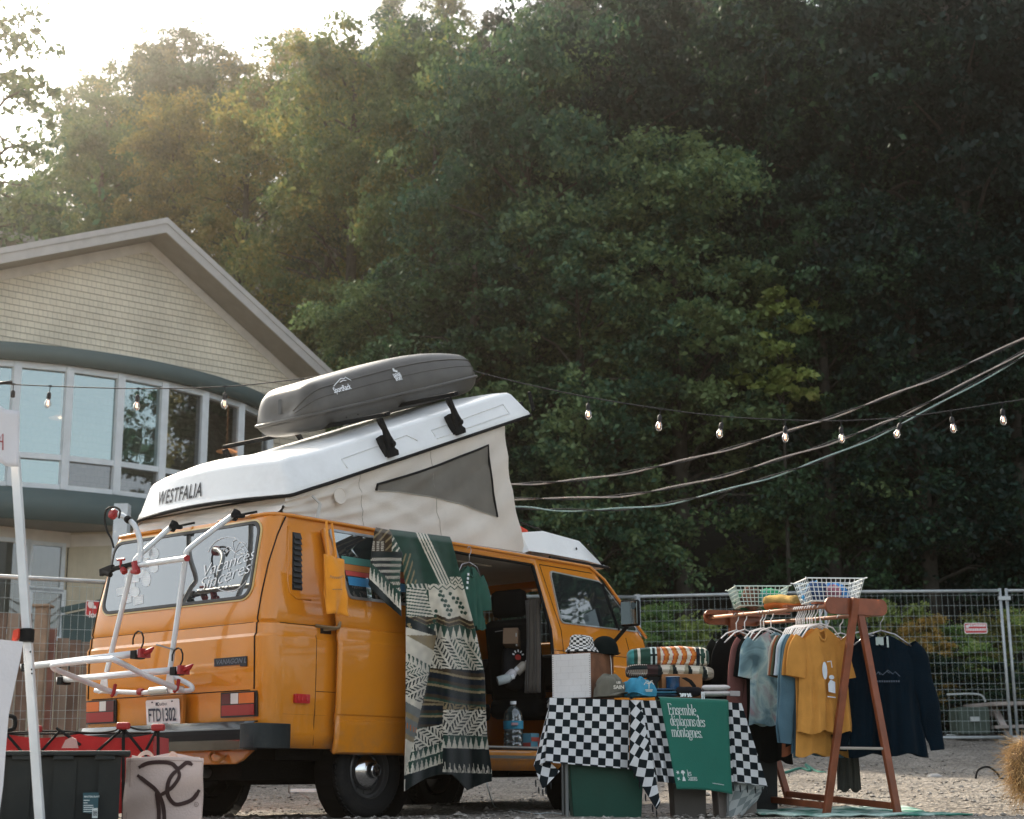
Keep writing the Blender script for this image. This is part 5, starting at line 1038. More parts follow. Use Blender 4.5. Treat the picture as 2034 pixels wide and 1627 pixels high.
T('platform_frame', [PX(232, 1378, -.22), PX(180, 1358, -.4), PX(116, 1332, -.66), PX(106, 1326, -.70), PX(114, 1320, -.71), PX(210, 1310, -.70), PX(232, 1313, -.69), PX(290, 1342, -.48), PX(345, 1365, -.28), PX(362, 1372, -.2)], .0175)
T('lower_loop', [PX(190, 1372, -.08), PX(255, 1375, -.14), PX(285, 1376, -.16), PX(340, 1372, -.18), PX(375, 1372, -.16), PX(382, 1366, -.15), PX(372, 1357, -.15), PX(345, 1344, -.18), PX(335, 1340, -.19)], .016)
q = MB(); q.tube([PX(300, 1373, -.17), PX(337, 1370, -.18)], .027, 12); q.box(PX(352, 1370, -.18), (.04, .09, .04)); q.build('ratchet_sleeve', SILV, bk, smooth=40)
q = MB(); q.prism([(0, 0), (.1, .02), (.08, .11), (.03, .12)], lambda u, v, h: PX(325, 1372, -.2)+V((h, -u, v)), .006); q.prism([(0, 0), (.1, .02), (.08, .11), (.03, .12)], lambda u, v, h: PX(195, 1378, -.2)+V((h, -u, v)), .006); q.build('side_bracket', WHTUBE, bk)
q = MB(); q.tube([PX(355, 1350, -.24), PX(352, 1368, -.26), PX(346, 1374, -.26)], .013, 6); q.tube([PX(229, 1360, -.24), PX(226, 1376, -.26), PX(222, 1383, -.26)], .013, 6); q.tube([PX(276, 1374, -.16), PX(284, 1375, -.16)], .024, 8); q.build('tube_clip', REDPL, bk)
q = MB(); q.beam(PX(313, 1281, -.24), PX(348, 1291, -.21), .03, .008); q.build('flat_bracket', mat('bracket_grey', (.2, .22, .22), .4, metal=.6), bk)

# ------------------------------------------------------------------ stickers on the rear window
def rwf(px, py):
    return PX(px, py, .07)
q = MB(); LWD = .0042
def wp2(px, py, o=.011):      # photo pixel onto the tailgate glass
    x = .07
    for _ in range(4): p = PX(px, py, x); x = xrz(p.z)-o
    return PX(px, py, x)
circ = []
for k in range(0, 41):
    a = 2*pi*k/40; circ.append((453+52*cos(a)*.86+ (8*sin(a)*-0), 1121+54*sin(a)))
def keep(p): return True
arc1 = [c for k, c in enumerate(circ) if (c[1] < 1104)]; arc2 = [c for c in circ if c[1] > 1150]
q3 = lambda L: [bez([(a, b, 0) for a, b in l], 6) for l in L]
L_ = [sorted(arc1, key=lambda c: math.atan2(c[1]-1121, c[0]-453)), sorted(arc2, key=lambda c: -c[0])]
palm = [[(466, 1098), (464, 1110), (462, 1120)], [(466, 1098), (455, 1086), (443, 1094)], [(466, 1098), (458, 1092), (447, 1100), (445, 1097)], [(466, 1098), (462, 1078), (470, 1072)], [(466, 1098), (475, 1078), (488, 1080), (478, 1088)], [(466, 1098), (480, 1090), (487, 1100), (476, 1096)], [(466, 1098), (474, 1102), (482, 1099)], [(455, 1126), (452, 1140)], [(446, 1144), (450, 1158)], [(436, 1168), (442, 1163), (448, 1168), (455, 1162), (460, 1166)]]
allp = [[(c[0], c[1]) for c in l] for l in L_]+[[(p.x, p.y) for p in l] for l in q3(palm)]
def pstroke(mb, line, wd, o=.011):
    P = [wp2(a, b, o) for a, b in line]; mb.tube(P, wd/2, 4)
for l in allp: pstroke(q, l, LWD)
def script(mb, s, x0, y0, x1, y1, size, shear, wd=.0035):
    cu = bpy.data.curves.new('script', 'FONT'); cu.body = s; cu.size = size; cu.shear = shear; cu.offset = -.012; cu.resolution_u = 3
    ob = bpy.data.objects.new('script', cu); col.objects.link(ob); me = bpy.data.meshes.new_from_object(ob.evaluated_get(bpy.context.evaluated_depsgraph_get()))
    W_ = max(v.co.x for v in me.vertices); sl = (y1-y0)/(x1-x0)
    mp = lambda c: wp2(x0+(x1-x0)*c.x/W_, y0+(y1-y0)*c.x/W_-c.y*(x1-x0)/W_*1.15, .013)
    mb.add([mp(v.co) for v in me.vertices], [tuple(p.vertices) for p in me.polygons])
    bpy.data.objects.remove(ob); bpy.data.meshes.remove(me)
script(q, 'Vacances', 398, 1148, 507, 1109, 1, .35); script(q, 'Sincères', 393, 1176, 498, 1136, 1, .35)
q.build('neon_style_sticker', WHSTK, rw)
q = MB(); random.seed(11)
def blob(cx, cy, rx, ry, n=14, j=.15):
    P = [(cx+rx*cos(2*pi*k/n)*(1+random.uniform(-j, j)), cy+ry*sin(2*pi*k/n)*(1+random.uniform(-j, j))) for k in range(n)]; pstroke(q, P+[P[0]], .004)
PALE = mat('pale_sticker', (.62, .66, .68), .6)
q2 = MB()
def patch(cx, cy, rx, ry, n=12, rect=False):
    P = [(cx+rx*cos(2*pi*k/n), cy+ry*sin(2*pi*k/n)) for k in range(n)] if not rect else [(cx-rx, cy-ry+2), (cx+rx, cy-ry-2), (cx+rx, cy+ry-2), (cx-rx, cy+ry+2)]
    vs = [wp2(a, b, .009) for a, b in P]; q2.add(vs, [tuple(range(len(vs)))]); pstroke(q, P+[P[0]], .003)
patch(292, 1097, 12, 12); patch(305, 1100, 10, 12); patch(298, 1083, 9, 6); patch(288, 1118, 9, 9); patch(305, 1128, 9, 9); patch(290, 1150, 9, 15); patch(267, 1175, 10, 10); patch(262, 1150, 14, 7, rect=True); patch(258, 1164, 10, 5, rect=True); patch(252, 1190, 9, 8, rect=True); patch(275, 1192, 9, 8, rect=True); patch(280, 1140, 8, 7, rect=True); patch(240, 1175, 8, 7, rect=True)
for cx_, cy_ in ((292, 1097), (305, 1100), (288, 1118), (290, 1150), (267, 1175), (275, 1192), (252, 1190), (262, 1150)):
    for k in range(3): pstroke(q, [(cx_-6, cy_-4+4*k), (cx_-1, cy_-5+4*k), (cx_+6, cy_-5+4*k)], .002)
q2.build('sticker_sheet', PALE, rw); q.build('sticker_outline', WHSTK, rw)
# ------------------------------------------------------------------ patterned blanket over the open door
DG, CR, BR, NV, TN, BK, GY = (.022, .062, .045), (.64, .59, .49), (.05, .033, .018), (.008, .014, .022), (.26, .20, .11), (.010, .018, .018), (.16, .17, .16)
OR_ = (.45, .14, .04)
def ipl(T, y):
    if y <= T[0][0]: return T[0][1]
    for (a, p), (b, q) in zip(T, T[1:]):
        if y <= b: return p+(q-p)*(y-a)/(b-a)
    return T[-1][1]
def saw(x, y, base, h, per, c1, c2):      # teeth rising from base
    t = (base-y)/h; ph = abs(((x/per) % 1)-.5)*2
    return c1 if ph > 1-(1-t) * 1.0 and t > 0 and ph > t else (c1 if t <= 0 else c2)
def comb(x, y, ang, per, tooth, c1, c2):
    c, s = cos(ang), sin(ang); a = x*c+y*s; b = -x*s+y*c; t = (b/per) % 1; d = abs(t-.5)*2
    if d < .16: return c1
    k = ((a+d*tooth*1.1)/tooth) % 1
    return c2 if k < .60*(1.15-d*.6) and d < .92 else c1
DOTS = [(620+a*.2458, 1000+b*.2458) for a, b in ((1037, 710), (1030, 740), (1055, 750), (1048, 782), (1075, 790), (1070, 825), (1098, 830), (1090, 862), (1118, 865), (1105, 900), (1113, 730), (1138, 765), (1175, 770), (1165, 800), (1200, 805), (1190, 835), (1218, 840), (1208, 878), (1240, 885), (1000, 870), (993, 910), (985, 950), (975, 990), (905, 890))]
DOT2 = [(620+a*.2458, 1000+b*.2458) for a, b in ((870, 1050), (850, 1080), (875, 1085), (845, 1108), (872, 1112), (780, 980), (790, 1005))]
STR = [(0, BR), (.10, TN), (.16, NV), (.30, BR), (.38, DG), (.44, TN), (.50, BK), (.62, NV), (.70, BR), (.78, DG), (.84, TN), (.90, NV), (1, BR)]
def stripe(t):
    t %= 1
    for (a, c), (b, d) in zip(STR, STR[1:]):
        if t < b: return c
    return BR
def colA(x, y):
    fx = ipl([(1235, 872), (1321, 855), (1470, 822), (1539, 804)], y)
    if y > 1262 and x < fx:                                        # folded-back left part
        d = y-(x-806)*.55
        if d < 1296: return CR if (d > 1262) else TN
        if d < 1332: return comb(x, y+.2*x, -.1, 19, 6, CR, DG) if d > 1312 else saw(x, d, 1312, 24, 8, CR, DG)
        if d < 1382: return comb(x, y, -.45, 24, 8, CR, BK)
        if d < 1402: return CR if d < 1394 else GY
        return (GY, TN, GY, OR_ if int(x/3) % 2 else GY, GY, TN, CR, CR, CR)[min(8, max(0, int((d-1402)/11)))]
    wv = 6*sin((x-800)/26)
    if y < 1262 and x < 865 and y > 1180:
        if y > 1232+ (x-806)*.5 -(8): 
            if y > 1262-(860-x)*.3: return CR
            for a, b in DOT2:
                if (x-a)**2+(y-b)**2 < 11: return TN
            return BK
    if y < 1225 and x < 842+(y-1165)*.32 and y > 1168:
        return CR if ((y-(x-806)*.12)/6.5) % 1 < .6 and x > 808 else DG
    u = x-829-(y-1066)*.47                                    # diagonal bands
    if y < 1160:
        if 0 < u < 24: return CR if (u/6) % 1 < .6 else DG
        if y > 1146 and u > 6: return CR if (abs(((x-862)/14) % 1-.5)*16+y) % 8 > 3 else DG
        if x < 806+(y-1052)*.2 and y > 1100: return TN if ((x+y*.3)/9) % 1 < .35 else DG
        return DG
    if y < 1172 and x > 850: return CR if (abs(((x-862)/16) % 1-.5)*14+y) % 9 > 2.6 else DG
    if x < 852 and y < 1172: return CR if (x-y*.35) % 9 > 5 else DG
    for a, b in DOTS:
        if (x-a)**2+(y-b)**2 < 12.5: return DG
    if 846 < x-(y-1172)*.06 < 851 and y < 1215: return DG
    band = 1228+(x-870)*.09-8*abs(((x-868)/44) % 1-.5)*2
    if y < band: return CR
    if y < band+16: return BR if (y-band) % 9 < 6 else TN
    b2 = band+16
    if y < b2+26: return saw(x, y, b2+26, 24, 12, CR, DG)
    if y < 1328+(x-870)*.04:
        return comb(x-870, y-1260, 1.05 if x < 915 else .95, 25, 8, CR, DG if x > 900 else BK)
    if y < 1402+.10*(x-860)-8: return stripe((y+5*sin((x-800)/30)-1328-(x-870)*.06)/80)
    bot = ipl([(803, 1540), (888, 1488), (892, 1482), (940, 1482), (975, 1490)], x)
    if x > 880:
        t = (1486+(x-890)*.03)
        if y < t-26: return comb(abs(x-893)*1.0, y, -.95 if x > 893 else -.95, 25, 8, CR if y > 1410 else TN, BK)
        if y < t: return saw(x, y, t, 24, 11, CR, DG)
        if y < t+24: return BK
        return CR if (saw(x, y, t+48, 20, 9.5, CR, BK) == CR and t+26 < y < t+48) and int(x) % 3 else BK
    t = 1540-(x-805)*.32
    if y > t: return BK
    if y > t-24: return saw(x, y, t, 22, 9, CR, DG)
    if y < 1448-(x-830)*.2: return stripe((y-1390)/70)
    return comb(x, y, .62, 25, 8, CR, BK) if (y < t-42) else (saw(x, y, t-24, 18, 10, CR, DG))
def colB(x, y):
    e = y-(1160+(x-732)*1.0)
    if e > -14: return BK if e > -12 else CR
    if e > -46: return saw(x, e, -14, 28, 7.5, CR, DG)
    if y > 1108: return (CR if ((x+y*.6)/4) % 1 < .55 else BK) if (int((y-1108)/6) % 2 == 0) else (BK if x < 775 else DG)
    if y > 1096: return BK
    if 1074 < y and x < 765: return CR if (((y)/4) % 1 < .5 and (x/9) % 1 < .6) else BR
    if x > 778: return CR if abs(((x+y*.7)/12) % 1-.5) < .18 else DG
    return TN if ((x+y)/16) % 1 < .3 else BR
def clothsheet(name, fpx, nu, nv, ypl, fold, colf, mats, parent=None, solid=.007):
    vs = []; px_ = []
    for j in range(nv+1):
        for i in range(nu+1):
            u, v = i/nu, j/nv; x, y = fpx(u, v); yy = ypl-fold(u, v); p = PY(x, y, yy); vs.append(p); px_.append((x, y))
    fs = [(j*(nu+1)+i, j*(nu+1)+i+1, (j+1)*(nu+1)+i+1, (j+1)*(nu+1)+i) for j in range(nv) for i in range(nu)]
    o = mk(name, vs, fs, mats, parent, smooth=True, rec=False)
    ca = o.data.attributes.new('Col', 'FLOAT_COLOR', 'FACE'); buf = []
    for f in fs:
        cx_ = sum(px_[k][0] for k in f)/4; cy_ = sum(px_[k][1] for k in f)/4; c = colf(cx_, cy_); k = .9+.2*noise.noise(V((cx_*.08, cy_*.08, 0))); buf += [c[0]*k, c[1]*k, c[2]*k, 1]
    ca.data.foreach_set('color', buf)
    md = o.modifiers.new('s', 'SOLIDIFY'); md.thickness = solid; md.offset = 0
    return o
def fA(u, v):
    y0 = 1052+(1067-1052)*u; y = y0+v*((1572-34*math.sin(pi*min(1, u*1.12))*(1 if u < .89 else 1)+ (0 if u < .5 else 10*(u-.5)*2))-y0)
    if u > .5: y += v**6*(-(u-.5)*60+ 26*max(0, 1-abs(u-.72)/.18))
    L = ipl([(1050, 772), (1100, 797), (1170, 806), (1300, 806), (1450, 806), (1560, 803)], y); R = ipl([(1060, 890), (1075, 897), (1140, 914), (1200, 930), (1260, 946), (1340, 962), (1420, 965), (1470, 968), (1530, 977)], y)
    return L+(R-L)*u, y
def foldA(u, v):
    s = .042*sin(2*pi*(u*2.1+.15*v))*min(1, v*3+.1)+.012*sin(2*pi*(u*5.2+v*.8))*v+.02*noise.noise(V((u*4, v*5, 1)))
    top = -.10*max(0, 1-v/.025)**1.5
    x, y = fA(u, v); dd = (x-ipl([(1060, 884), (1235, 872), (1321, 855), (1470, 822), (1539, 804)], y))/9; am = min(1, max(0, (y-1150)/120)); s += am*(.045/(1+math.exp(max(-20, min(20, dd))))-.035*math.exp(-dd*dd))
    return s+.03+top
blk = clothsheet('patterned_blanket', fA, 130, 330, -1.075, foldA, colA, vcmat('woven_blanket'))
tag(blk, 'dark green and cream patterned wool blanket draped over the open van door', 'blanket')
def fB(u, v):
    y0 = 1048+6*u; yb = 1162+62*u**.9; y = y0+(yb-y0)*v
    L = ipl([(1048, 746), (1060, 743), (1110, 737), (1162, 732)], y); R = ipl([(1050, 772), (1100, 799), (1140, 794), (1180, 795), (1225, 797)], y)
    return L+(R-L)*u, y
flap = clothsheet('folded_corner', fB, 50, 120, -1.115, lambda u, v: .02*sin(2*pi*(u*1.3))*v+.012*sin(9*u+5*v)-.10*max(0, 1-v/.06)**1.5, colB, bpy.data.materials['woven_blanket'], blk)
# ------------------------------------------------------------------ orange bag hung at the door edge
ob = thing('hanging_bag', 'small orange cloth bag hung by its strap at the rear edge of the sliding door', 'bag', tuple(PY(667, 1190, -1.1)))
OC = mat('orange_cloth', (.80, .30, .02), .85, bump=.3, bscale=200, sheen=.2)
q = MB(); A = [(644, 1100), (683, 1112), (690, 1226), (650, 1220)]
def bagf(s):
    def f(u, v):
        a = V((*A[0], 0)).lerp(V((*A[1], 0)), u); b = V((*A[3], 0)).lerp(V((*A[2], 0)), u); c = a.lerp(b, v); p = PY(c.x, c.y-4*sin(pi*u)*(v if v > .5 else 0), -1.10); p.y += s*(.022*sin(pi*u)*sin(pi*min(1, v*1.1))+.004)+.016*sin(u*8+v*3)*v+.012*noise.noise(V((u*4, v*4, s))); return p
    return f
q.grid(bagf(-1), 14, 18); q.grid(bagf(1), 14, 18); q.build('bag_body', OC, ob, smooth=True, solid=.003)
q = MB()
for a, b in (((648, 1036), (653, 1104)), ((659, 1040), (668, 1108))): p0, p1 = PY(*a, -.97), PY(*b, -1.10); q.beam(p0, p1, .004, .016, up=(0, 1, 0))
q.build('strap', OC, ob)
q = MB()
def bagfr(u, v): c = PY(645+u, 1150+v, -1.1); c.y = -1.13-.005; return c
for k in range(6): strokes(q, [[(3+k*4.5, 1-(k-2.5)**2*.4), (4+k*4.5, -5-(k-2.5)**2*.4+2), (6+k*4.5, -5-(k-2.5)**2*.4+2), (6.5+k*4.5, 1-(k-2.5)**2*.4)]], bagfr, 1.2)
for k in range(4): strokes(q, [[(8+k*5, 22), (12+k*5, 21.5)]], bagfr, 1.5)
q.build('bag_print', mat('print_dull', (.33, .2, .12), .8), ob)
# ------------------------------------------------------------------ clothing builder (used in the doorway and on the rack)
HANGW = mat('hanger_white', (.75, .73, .72), .4); WIRE = mat('wire_steel', (.4, .4, .42), .35, metal=.8)
def garment(name, label, cat, group, hook, az, m, W=.5, L=.68, kind='tee', hm=None, seed=0, thick=.035, neckm=None, wv=1.0):
    """hook: rod point; az: azimuth of the wearer's left-right axis; the front faces local -y"""
    r = thing(name, label, cat, tuple(hook), az, group); rnd = random.Random(seed); ph = rnd.uniform(0, 6); dz0 = -.115
    def front(s):
        def f(u, v):
            u = 2*u-1; a = abs(u); hw = W*(.43+.03*v+.05*v*v); x = u*hw
            neck = .17; zt = -.015-.105*max(0, (a-neck)/(1-neck))**1.2
            if a < neck: zt -= (.075 if s < 0 else .02)*(1-(a/neck)**2)
            zb = -L-.012*sin(7*u+ph)-.01*a
            z = zt+(zb-zt)*v; y = s*(thick*math.sqrt(max(0, 1-a**2.6)))*(.55+.6*v)+wv*(.010*sin(u*6+ph+v*1.5)+.010*sin(u*12+ph*2+v*3)+.006*sin(u*23+ph+v*2)+.012*noise.noise(V((u*3+ph, v*3, s))))*min(1, v*1.6)
            return V((x*(1-.03*sin(pi*v)), y, z+dz0))
        return f
    q = MB(); q.grid(front(-1), 34, 24); q.grid(front(1), 34, 24)
    for s in (-1, 1):
        sx, sz = s*W*.41, dz0-.125
        if kind == 'tee': P = [(sx*.84, 0, sz+.035), (sx+s*.012, 0, sz-.03), (sx+s*.030, 0, sz-.12), (sx+s*.042, 0, sz-.20)]; R_ = [.062, .072, .074, .076]
        elif kind == 'tank': P = None
        else: P = [(sx*.84, 0, sz+.035), (sx+s*.015, .01, sz-.04), (sx+s*.045, .0, sz-.2), (sx+s*.075, -.01, sz-.36), (sx+s*.095+rnd.uniform(-.015, .015), 0, sz-.50), (sx+s*.10, 0, sz-.56), (sx+s*.105, 0, sz-.61)]; R_ = [.064, .074, .072, .066, .062, .05, .045]
        if P:
            n0 = len(q.v); q.tube(bez(P, 5), [R_[min(int(k/5), len(R_)-1)]+(R_[min(int(k/5)+1, len(R_)-1)]-R_[min(int(k/5), len(R_)-1)])*((k % 5)/5) for k in range((len(P)-1)*5+1)], 14, caps=False)
            for k in range(n0, len(q.v)): x, y, z = q.v[k]; q.v[k] = (x+.004*sin(z*22+ph), y*(.30 if wv > .9 else .17)+.006*wv*sin(z*18+ph+s), z)
    body = q.build('fabric', m, r, smooth=True, world=False)
    q = MB(); P = [V((W*.43*.18*cos(t)*1.02, (-.5*thick-.012 if sin(t) > 0 else .5*thick)*abs(sin(t)), dz0-.018-(.078 if sin(t) > 0 else .02)*abs(sin(t)))) for t in [2*pi*k/20 for k in range(20)]]
    q.tube(P, .008, 5, closed=True); q.build('collar', neckm or m, r, smooth=True, world=False)
    q = MB(); q.tube([(0, 0, -.10), (0, 0, -.05), (.018, 0, -.028), (.024, 0, -.006), (.012, 0, .014), (-.008, 0, .016), (-.02, 0, .0)], .0028 if hm is WIRE else .0042, 6)
    q.tube([(0, 0, -.10), (.09, 0, -.125), (W*.38, 0, -.20)], .005, 6); q.tube([(0, 0, -.10), (-.09, 0, -.125), (-W*.38, 0, -.20)], .005, 6)
    q.build('hanger', hm or HANGW, r, smooth=True, world=False)
    return r
def cloth(name, c, var=.12): return mat(name, c, .95, var=var, scale=9, bump=.35, bscale=120, sheen=.03, spec=.04)
gs = garment('green_shirt', 'dark green t-shirt hanging in the van doorway beside the blanket', 't-shirt', None, PY(932, 1090, -.90), .05, cloth('green_jersey', (.035, .10, .075)), W=.36, L=.46, seed=5, hm=WIRE)
q = MB()
for k, (a, b) in enumerate(((-.02, -.20), (-.025, -.23), (-.03, -.26), (-.035, -.30))): q.box((a-.05, -.045, b), (.02, .004, .018))
q.build('print', WHSTK, gs, world=False)
# goods in the doorway
jug = thing('water_jug', 'large clear plastic water bottle with a blue label standing on the van step', 'water bottle', tuple(PY(1020, 1480, -.72)))
jb = jug.location; jb = V(jb); s = .0
def jm(n=1): return Matrix.Translation(V((jb.x, jb.y, .47)))
PLW = glassmat('clear_plastic', (.12, .17, .17), .10, .08, see=.75, wav=.6)
q = MB(); q.lathe([(0, .0), (.068, .0), (.075, .01), (.075, .04), (.071, .05), (.075, .06), (.075, .09), (.071, .10), (.075, .11), (.075, .13), (.071, .14), (.075, .15), (.076, .22), (.072, .235), (.073, .25), (.06, .285), (.035, .31), (.022, .32), (.022, .335)], jm(), 24); jo = q.build('bottle', PLW, jug, smooth=35)
q = MB(); q.lathe([(.024, .335), (.024, .358), (0, .359)], jm(), 18); q.build('cap', WHSTK, jug)
q = MB(); q.lathe([(.0765, .155), (.077, .21)], jm(), 24); q.lathe([(.0767, .150), (.0775, .156)], jm(), 24); lb = q.build('label', mat('label_blue', (.05, .28, .42), .5), jug)
q = MB(); q.box((jb.x-.055, jb.y-.055, .655), (.05, .05, .018), Matrix.Rotation(.78, 3, 'Z')); q.build('label_band', mat('label_pink', (.5, .3, .32), .5), lb)
bxo = thing('drink_carton', 'blue and red printed carton on the van step beside the water bottle', 'carton', tuple(PY(1050, 1482, -.74)))
bb = V(bxo.location); bb.z = .47
q = MB(); q.box(bb+V((0, 0, .06)), (.10, .13, .12)); q.build('carton', mat('carton_blue', (.12, .30, .38), .5), bxo, bevel=.003)
q = MB(); q.box(bb+V((.0, -.067, .075)), (.102, .003, .03)); q.box(bb+V((-.052, 0, .03)), (.003, .12, .04)); q.box(bb+V((.04, -.067, .03)), (.02, .003, .05)); q.build('print', mat('carton_red', (.45, .08, .06), .5), bxo)
pk = thing('parcel', 'brown and white cardboard parcel wedged against the dark van seat', 'parcel', tuple(PY(1020, 1270, -.5)))
pp = PY(1018, 1270, -.5); q = MB(); q.box(pp, (.20, .12, .13), Matrix.Rotation(.5, 3, 'Z') @ Matrix.Rotation(.2, 3, 'Y')); q.build('carton', mat('cardboard', (.26, .17, .11), .8), pk, bevel=.004)
q = MB(); q.box(pp+V((-.03, -.07, -.01)), (.08, .01, .10), Matrix.Rotation(.5, 3, 'Z')); q.build('paper_label', mat('paper', (.55, .53, .5), .8), pk)
for px, py, lab, c in ((1015, 1340, 'white spray bottle lying among dark bags in the van doorway', (.6, .58, .6)), (1037, 1325, 'cream bottle with a white cap tilted in the dark van interior', (.5, .45, .38)), (1003, 1349, 'small silver can among the clutter by the van seat', (.45, .5, .5))):
    b_ = thing('bottle', lab, 'bottle', tuple(PY(px, py, -.62))); M = Matrix.Translation(PY(px, py, -.62)) @ Matrix.Rotation(.5 if px > 1010 else 1.2, 4, 'Y') @ Matrix.Rotation(.7, 4, 'X')
    q = MB(); q.lathe([(0, -.06), (.034, -.06), (.036, -.05), (.036, .02), (.028, .035), (.016, .045), (.016, .055)], M, 16); q.build('bottle_body', mat('bottle_shell', c, .4), b_, smooth=40)
    q = MB(); q.lathe([(.019, .05), (.019, .075), (0, .076)], M, 14); q.build('cap', WHSTK, b_)
pw = thing('black_backpack', 'black bag with a red and white paw print hanging in the van', 'backpack', tuple(PY(1030, 1300, -.55)))
q = MB(); c0 = PY(1028, 1325, -.45); q.grid(lambda u, v: c0+V((.17*cos(2*pi*u)*math.sqrt(max(0, 1-(2*v-1)**4)), .09*sin(2*pi*u)*math.sqrt(max(0, 1-(2*v-1)**4)), .2*(v*2-1))), 24, 12); q.build('bag', mat('bag_black', (.02, .02, .022), .8, bump=.3), pw, smooth=True)
q = MB(); q.tube(bez([c0+V((-.05, -.05, .19)), c0+V((0, -.05, .26)), c0+V((.05, -.05, .19))], 5), .01, 6); q.build('loop', BLACKR, pw)
q = MB(); pc = PY(1029, 1303, -.56); pr_ = frame(pc, (.79, -.3, 0), (0, 0, 1), (-.4, -.9, 0))
q.flat([(.028*cos(t), .022*sin(t)-.01) for t in [2*pi*k/12 for k in range(12)]], lambda u, v: pr_(u, v, .0))
q.build('paw_pad', mat('paw_red', (.5, .05, .04), .6), pw)
q = MB()
for k in range(5): a = pi*(.1+.2*k); strokes(q, [[(.035*cos(a), .03*sin(a)), (.055*cos(a), .05*sin(a))]], lambda u, v: pr_(u, v, .002), .012)
q.build('paw_claws', WHSTK, pw)
# ------------------------------------------------------------------ table with checkered cloth
TT0, TT1 = PZ(1093, 1385, .75), PD(1472, 1396, 10.34)
TE = (TT1-TT0).normalized(); TL = (TT1-TT0).length; TN_ = V((TE.y, -TE.x, 0)); TN_ = TN_ if TN_.dot(CAM-TT0) > 0 else -TN_
def TP(px, py, back=0): return PP(px, py, TT0-TN_*back, TN_)
def tq(s, back, z): p = TT0+TE*s-TN_*back; p.z = z-(.75-TT1.z)*s/TL; return p
table = thing('folding_table', 'folding table with thin grey legs under the checkered cloth', 'table', tuple(tq(TL/2, .3, 0)))
TM = mat('table_grey', (.30, .31, .32), .5)
q = MB(); q.beam(tq(0, .28, .722), tq(TL, .28, .722), .54, .03); q.build('tabletop', TM, table, bevel=.006)
for s, b in ((.10, .06), (TL-.1, .06), (.10, .5), (TL-.1, .5)):
    q = MB(); q.tube([tq(s, b, .0), tq(s, b, .715)], .012, 8); q.build('leg', mat('leg_grey', (.16, .17, .17), .4, metal=.5) if (s, b) == (.10, .06) else bpy.data.materials['leg_grey'], table)
CW, CB = (.66, .67, .68), (.012, .018, .022)
CHK = checkmat('checkered_cloth', CW, CB); CHG = checkmat('faded_checks', (.42, .44, .43), (.22, .25, .25))
SQ = .0478
def cpatch(mb, C4, back, nu, nv, fold, uvf):
    A, B, C, D = [V((*c, 0)) for c in C4]
    def f(u, v):
        c = A.lerp(B, u).lerp(D.lerp(C, u), v); fo = fold(u, v); return TP(c.x, c.y, back)+TN_*fo
    mb.grid(f, nu, nv, uvf=uvf)
ctop = MB(); ctop.grid(lambda u, v: tq(-.004+(TL+.008)*u, -.006+.565*v, .7475), 40, 10, uvf=lambda u, v: (TL*u/SQ+.01, .64*v/SQ+.01))
# left end: front drop, corner flare
cpatch(ctop, [(1092, 1386), (1252, 1391), (1250, 1528), (1083, 1514)], -.012, 40, 26, lambda u, v: .018*sin(u*11)*v+.01*sin(u*23+1)*v, lambda u, v: (160/305*u/SQ*1.02, -.44*v/SQ))
cpatch(ctop, [(1094, 1386), (1092, 1386), (1083, 1514), (1060, 1522)], -.004, 10, 26, lambda u, v: -.05*v*(1-u)+.03*sin(u*3)*v, lambda u, v: (u*2.1-2.1*1.0+.0, -.44*v/SQ*1.05))
cpatch(ctop, [(1060, 1520), (1090, 1512), (1112, 1532), (1078, 1568)], .02, 10, 10, lambda u, v: .01*sin(5*u), lambda u, v: ((u-v)*1.6-1.5, -(u+v)*1.6-9))
# the hanging corner in the middle
cpatch(ctop, [(1252, 1391), (1272, 1391), (1292, 1492), (1250, 1520)], -.05, 14, 24, lambda u, v: .02*sin(pi*u), lambda u, v: ((u*v*1.3+v*5+u*.9), (v*5-u*v*1.3-u*.9)))
cpatch(ctop, [(1250, 1520), (1292, 1492), (1312, 1594), (1304, 1609)], -.05, 14, 20, lambda u, v: .02*sin(pi*u)*(1-v), lambda u, v: ((5+u*2.2*(1-v)+v*4.2), (5-u*2.2*(1-v)+v*4.2)))
cpatch(ctop, [(1250, 1520), (1258, 1512), (1306, 1606), (1304, 1609)], -.03, 4, 14, lambda u, v: 0, lambda u, v: (u*2, v*6))
# second half of the front, mostly behind the green towel
cpatch(ctop, [(1268, 1391), (1322, 1392), (1346, 1556), (1300, 1552)], -.016, 30, 30, lambda u, v: .022*sin(u*14+v*2)*(.3+v), lambda u, v: (u*4.2+.3, -.52*v/SQ))
cpatch(ctop, [(1322, 1392), (1447, 1395), (1457, 1553), (1346, 1556)], -.010, 20, 30, lambda u, v: .01*sin(u*9)*v, lambda u, v: (u*8+4.5, -.52*v/SQ))
cpatch(ctop, [(1447, 1395), (1473, 1397), (1523, 1562), (1457, 1553)], -.014, 22, 30, lambda u, v: .03*v*(u-.3)+.02*sin(u*7)*v, lambda u, v: (u*(1.9+2.7*v)+12.5, -.53*v/SQ))
cloth_o = ctop.build('tablecloth', CHK, None, smooth=True); tag(cloth_o, 'black and white checkered tablecloth with tassels draped over the market table', 'tablecloth')
q = MB()
def hull(mb, pts): mb.tube(pts, [.003, .006, .003][:len(pts)], 5)
for px, py in ((1070, 1566), (1078, 1570), (1084, 1566), (1064, 1552), (1094, 1556), (1456, 1560), (1470, 1562), (1484, 1563), (1500, 1565), (1514, 1566), (1523, 1566), (1252, 1520), (1260, 1536), (1270, 1556), (1282, 1580), (1296, 1602), (1304, 1612)):
    a = TP(px, py-3, -.03); hull(q, [a, a+V((0, 0, -.018)), a+V((.003, 0, -.045))])
q.build('tassel', mat('tassel_black', (.015, .018, .02), .9), cloth_o)
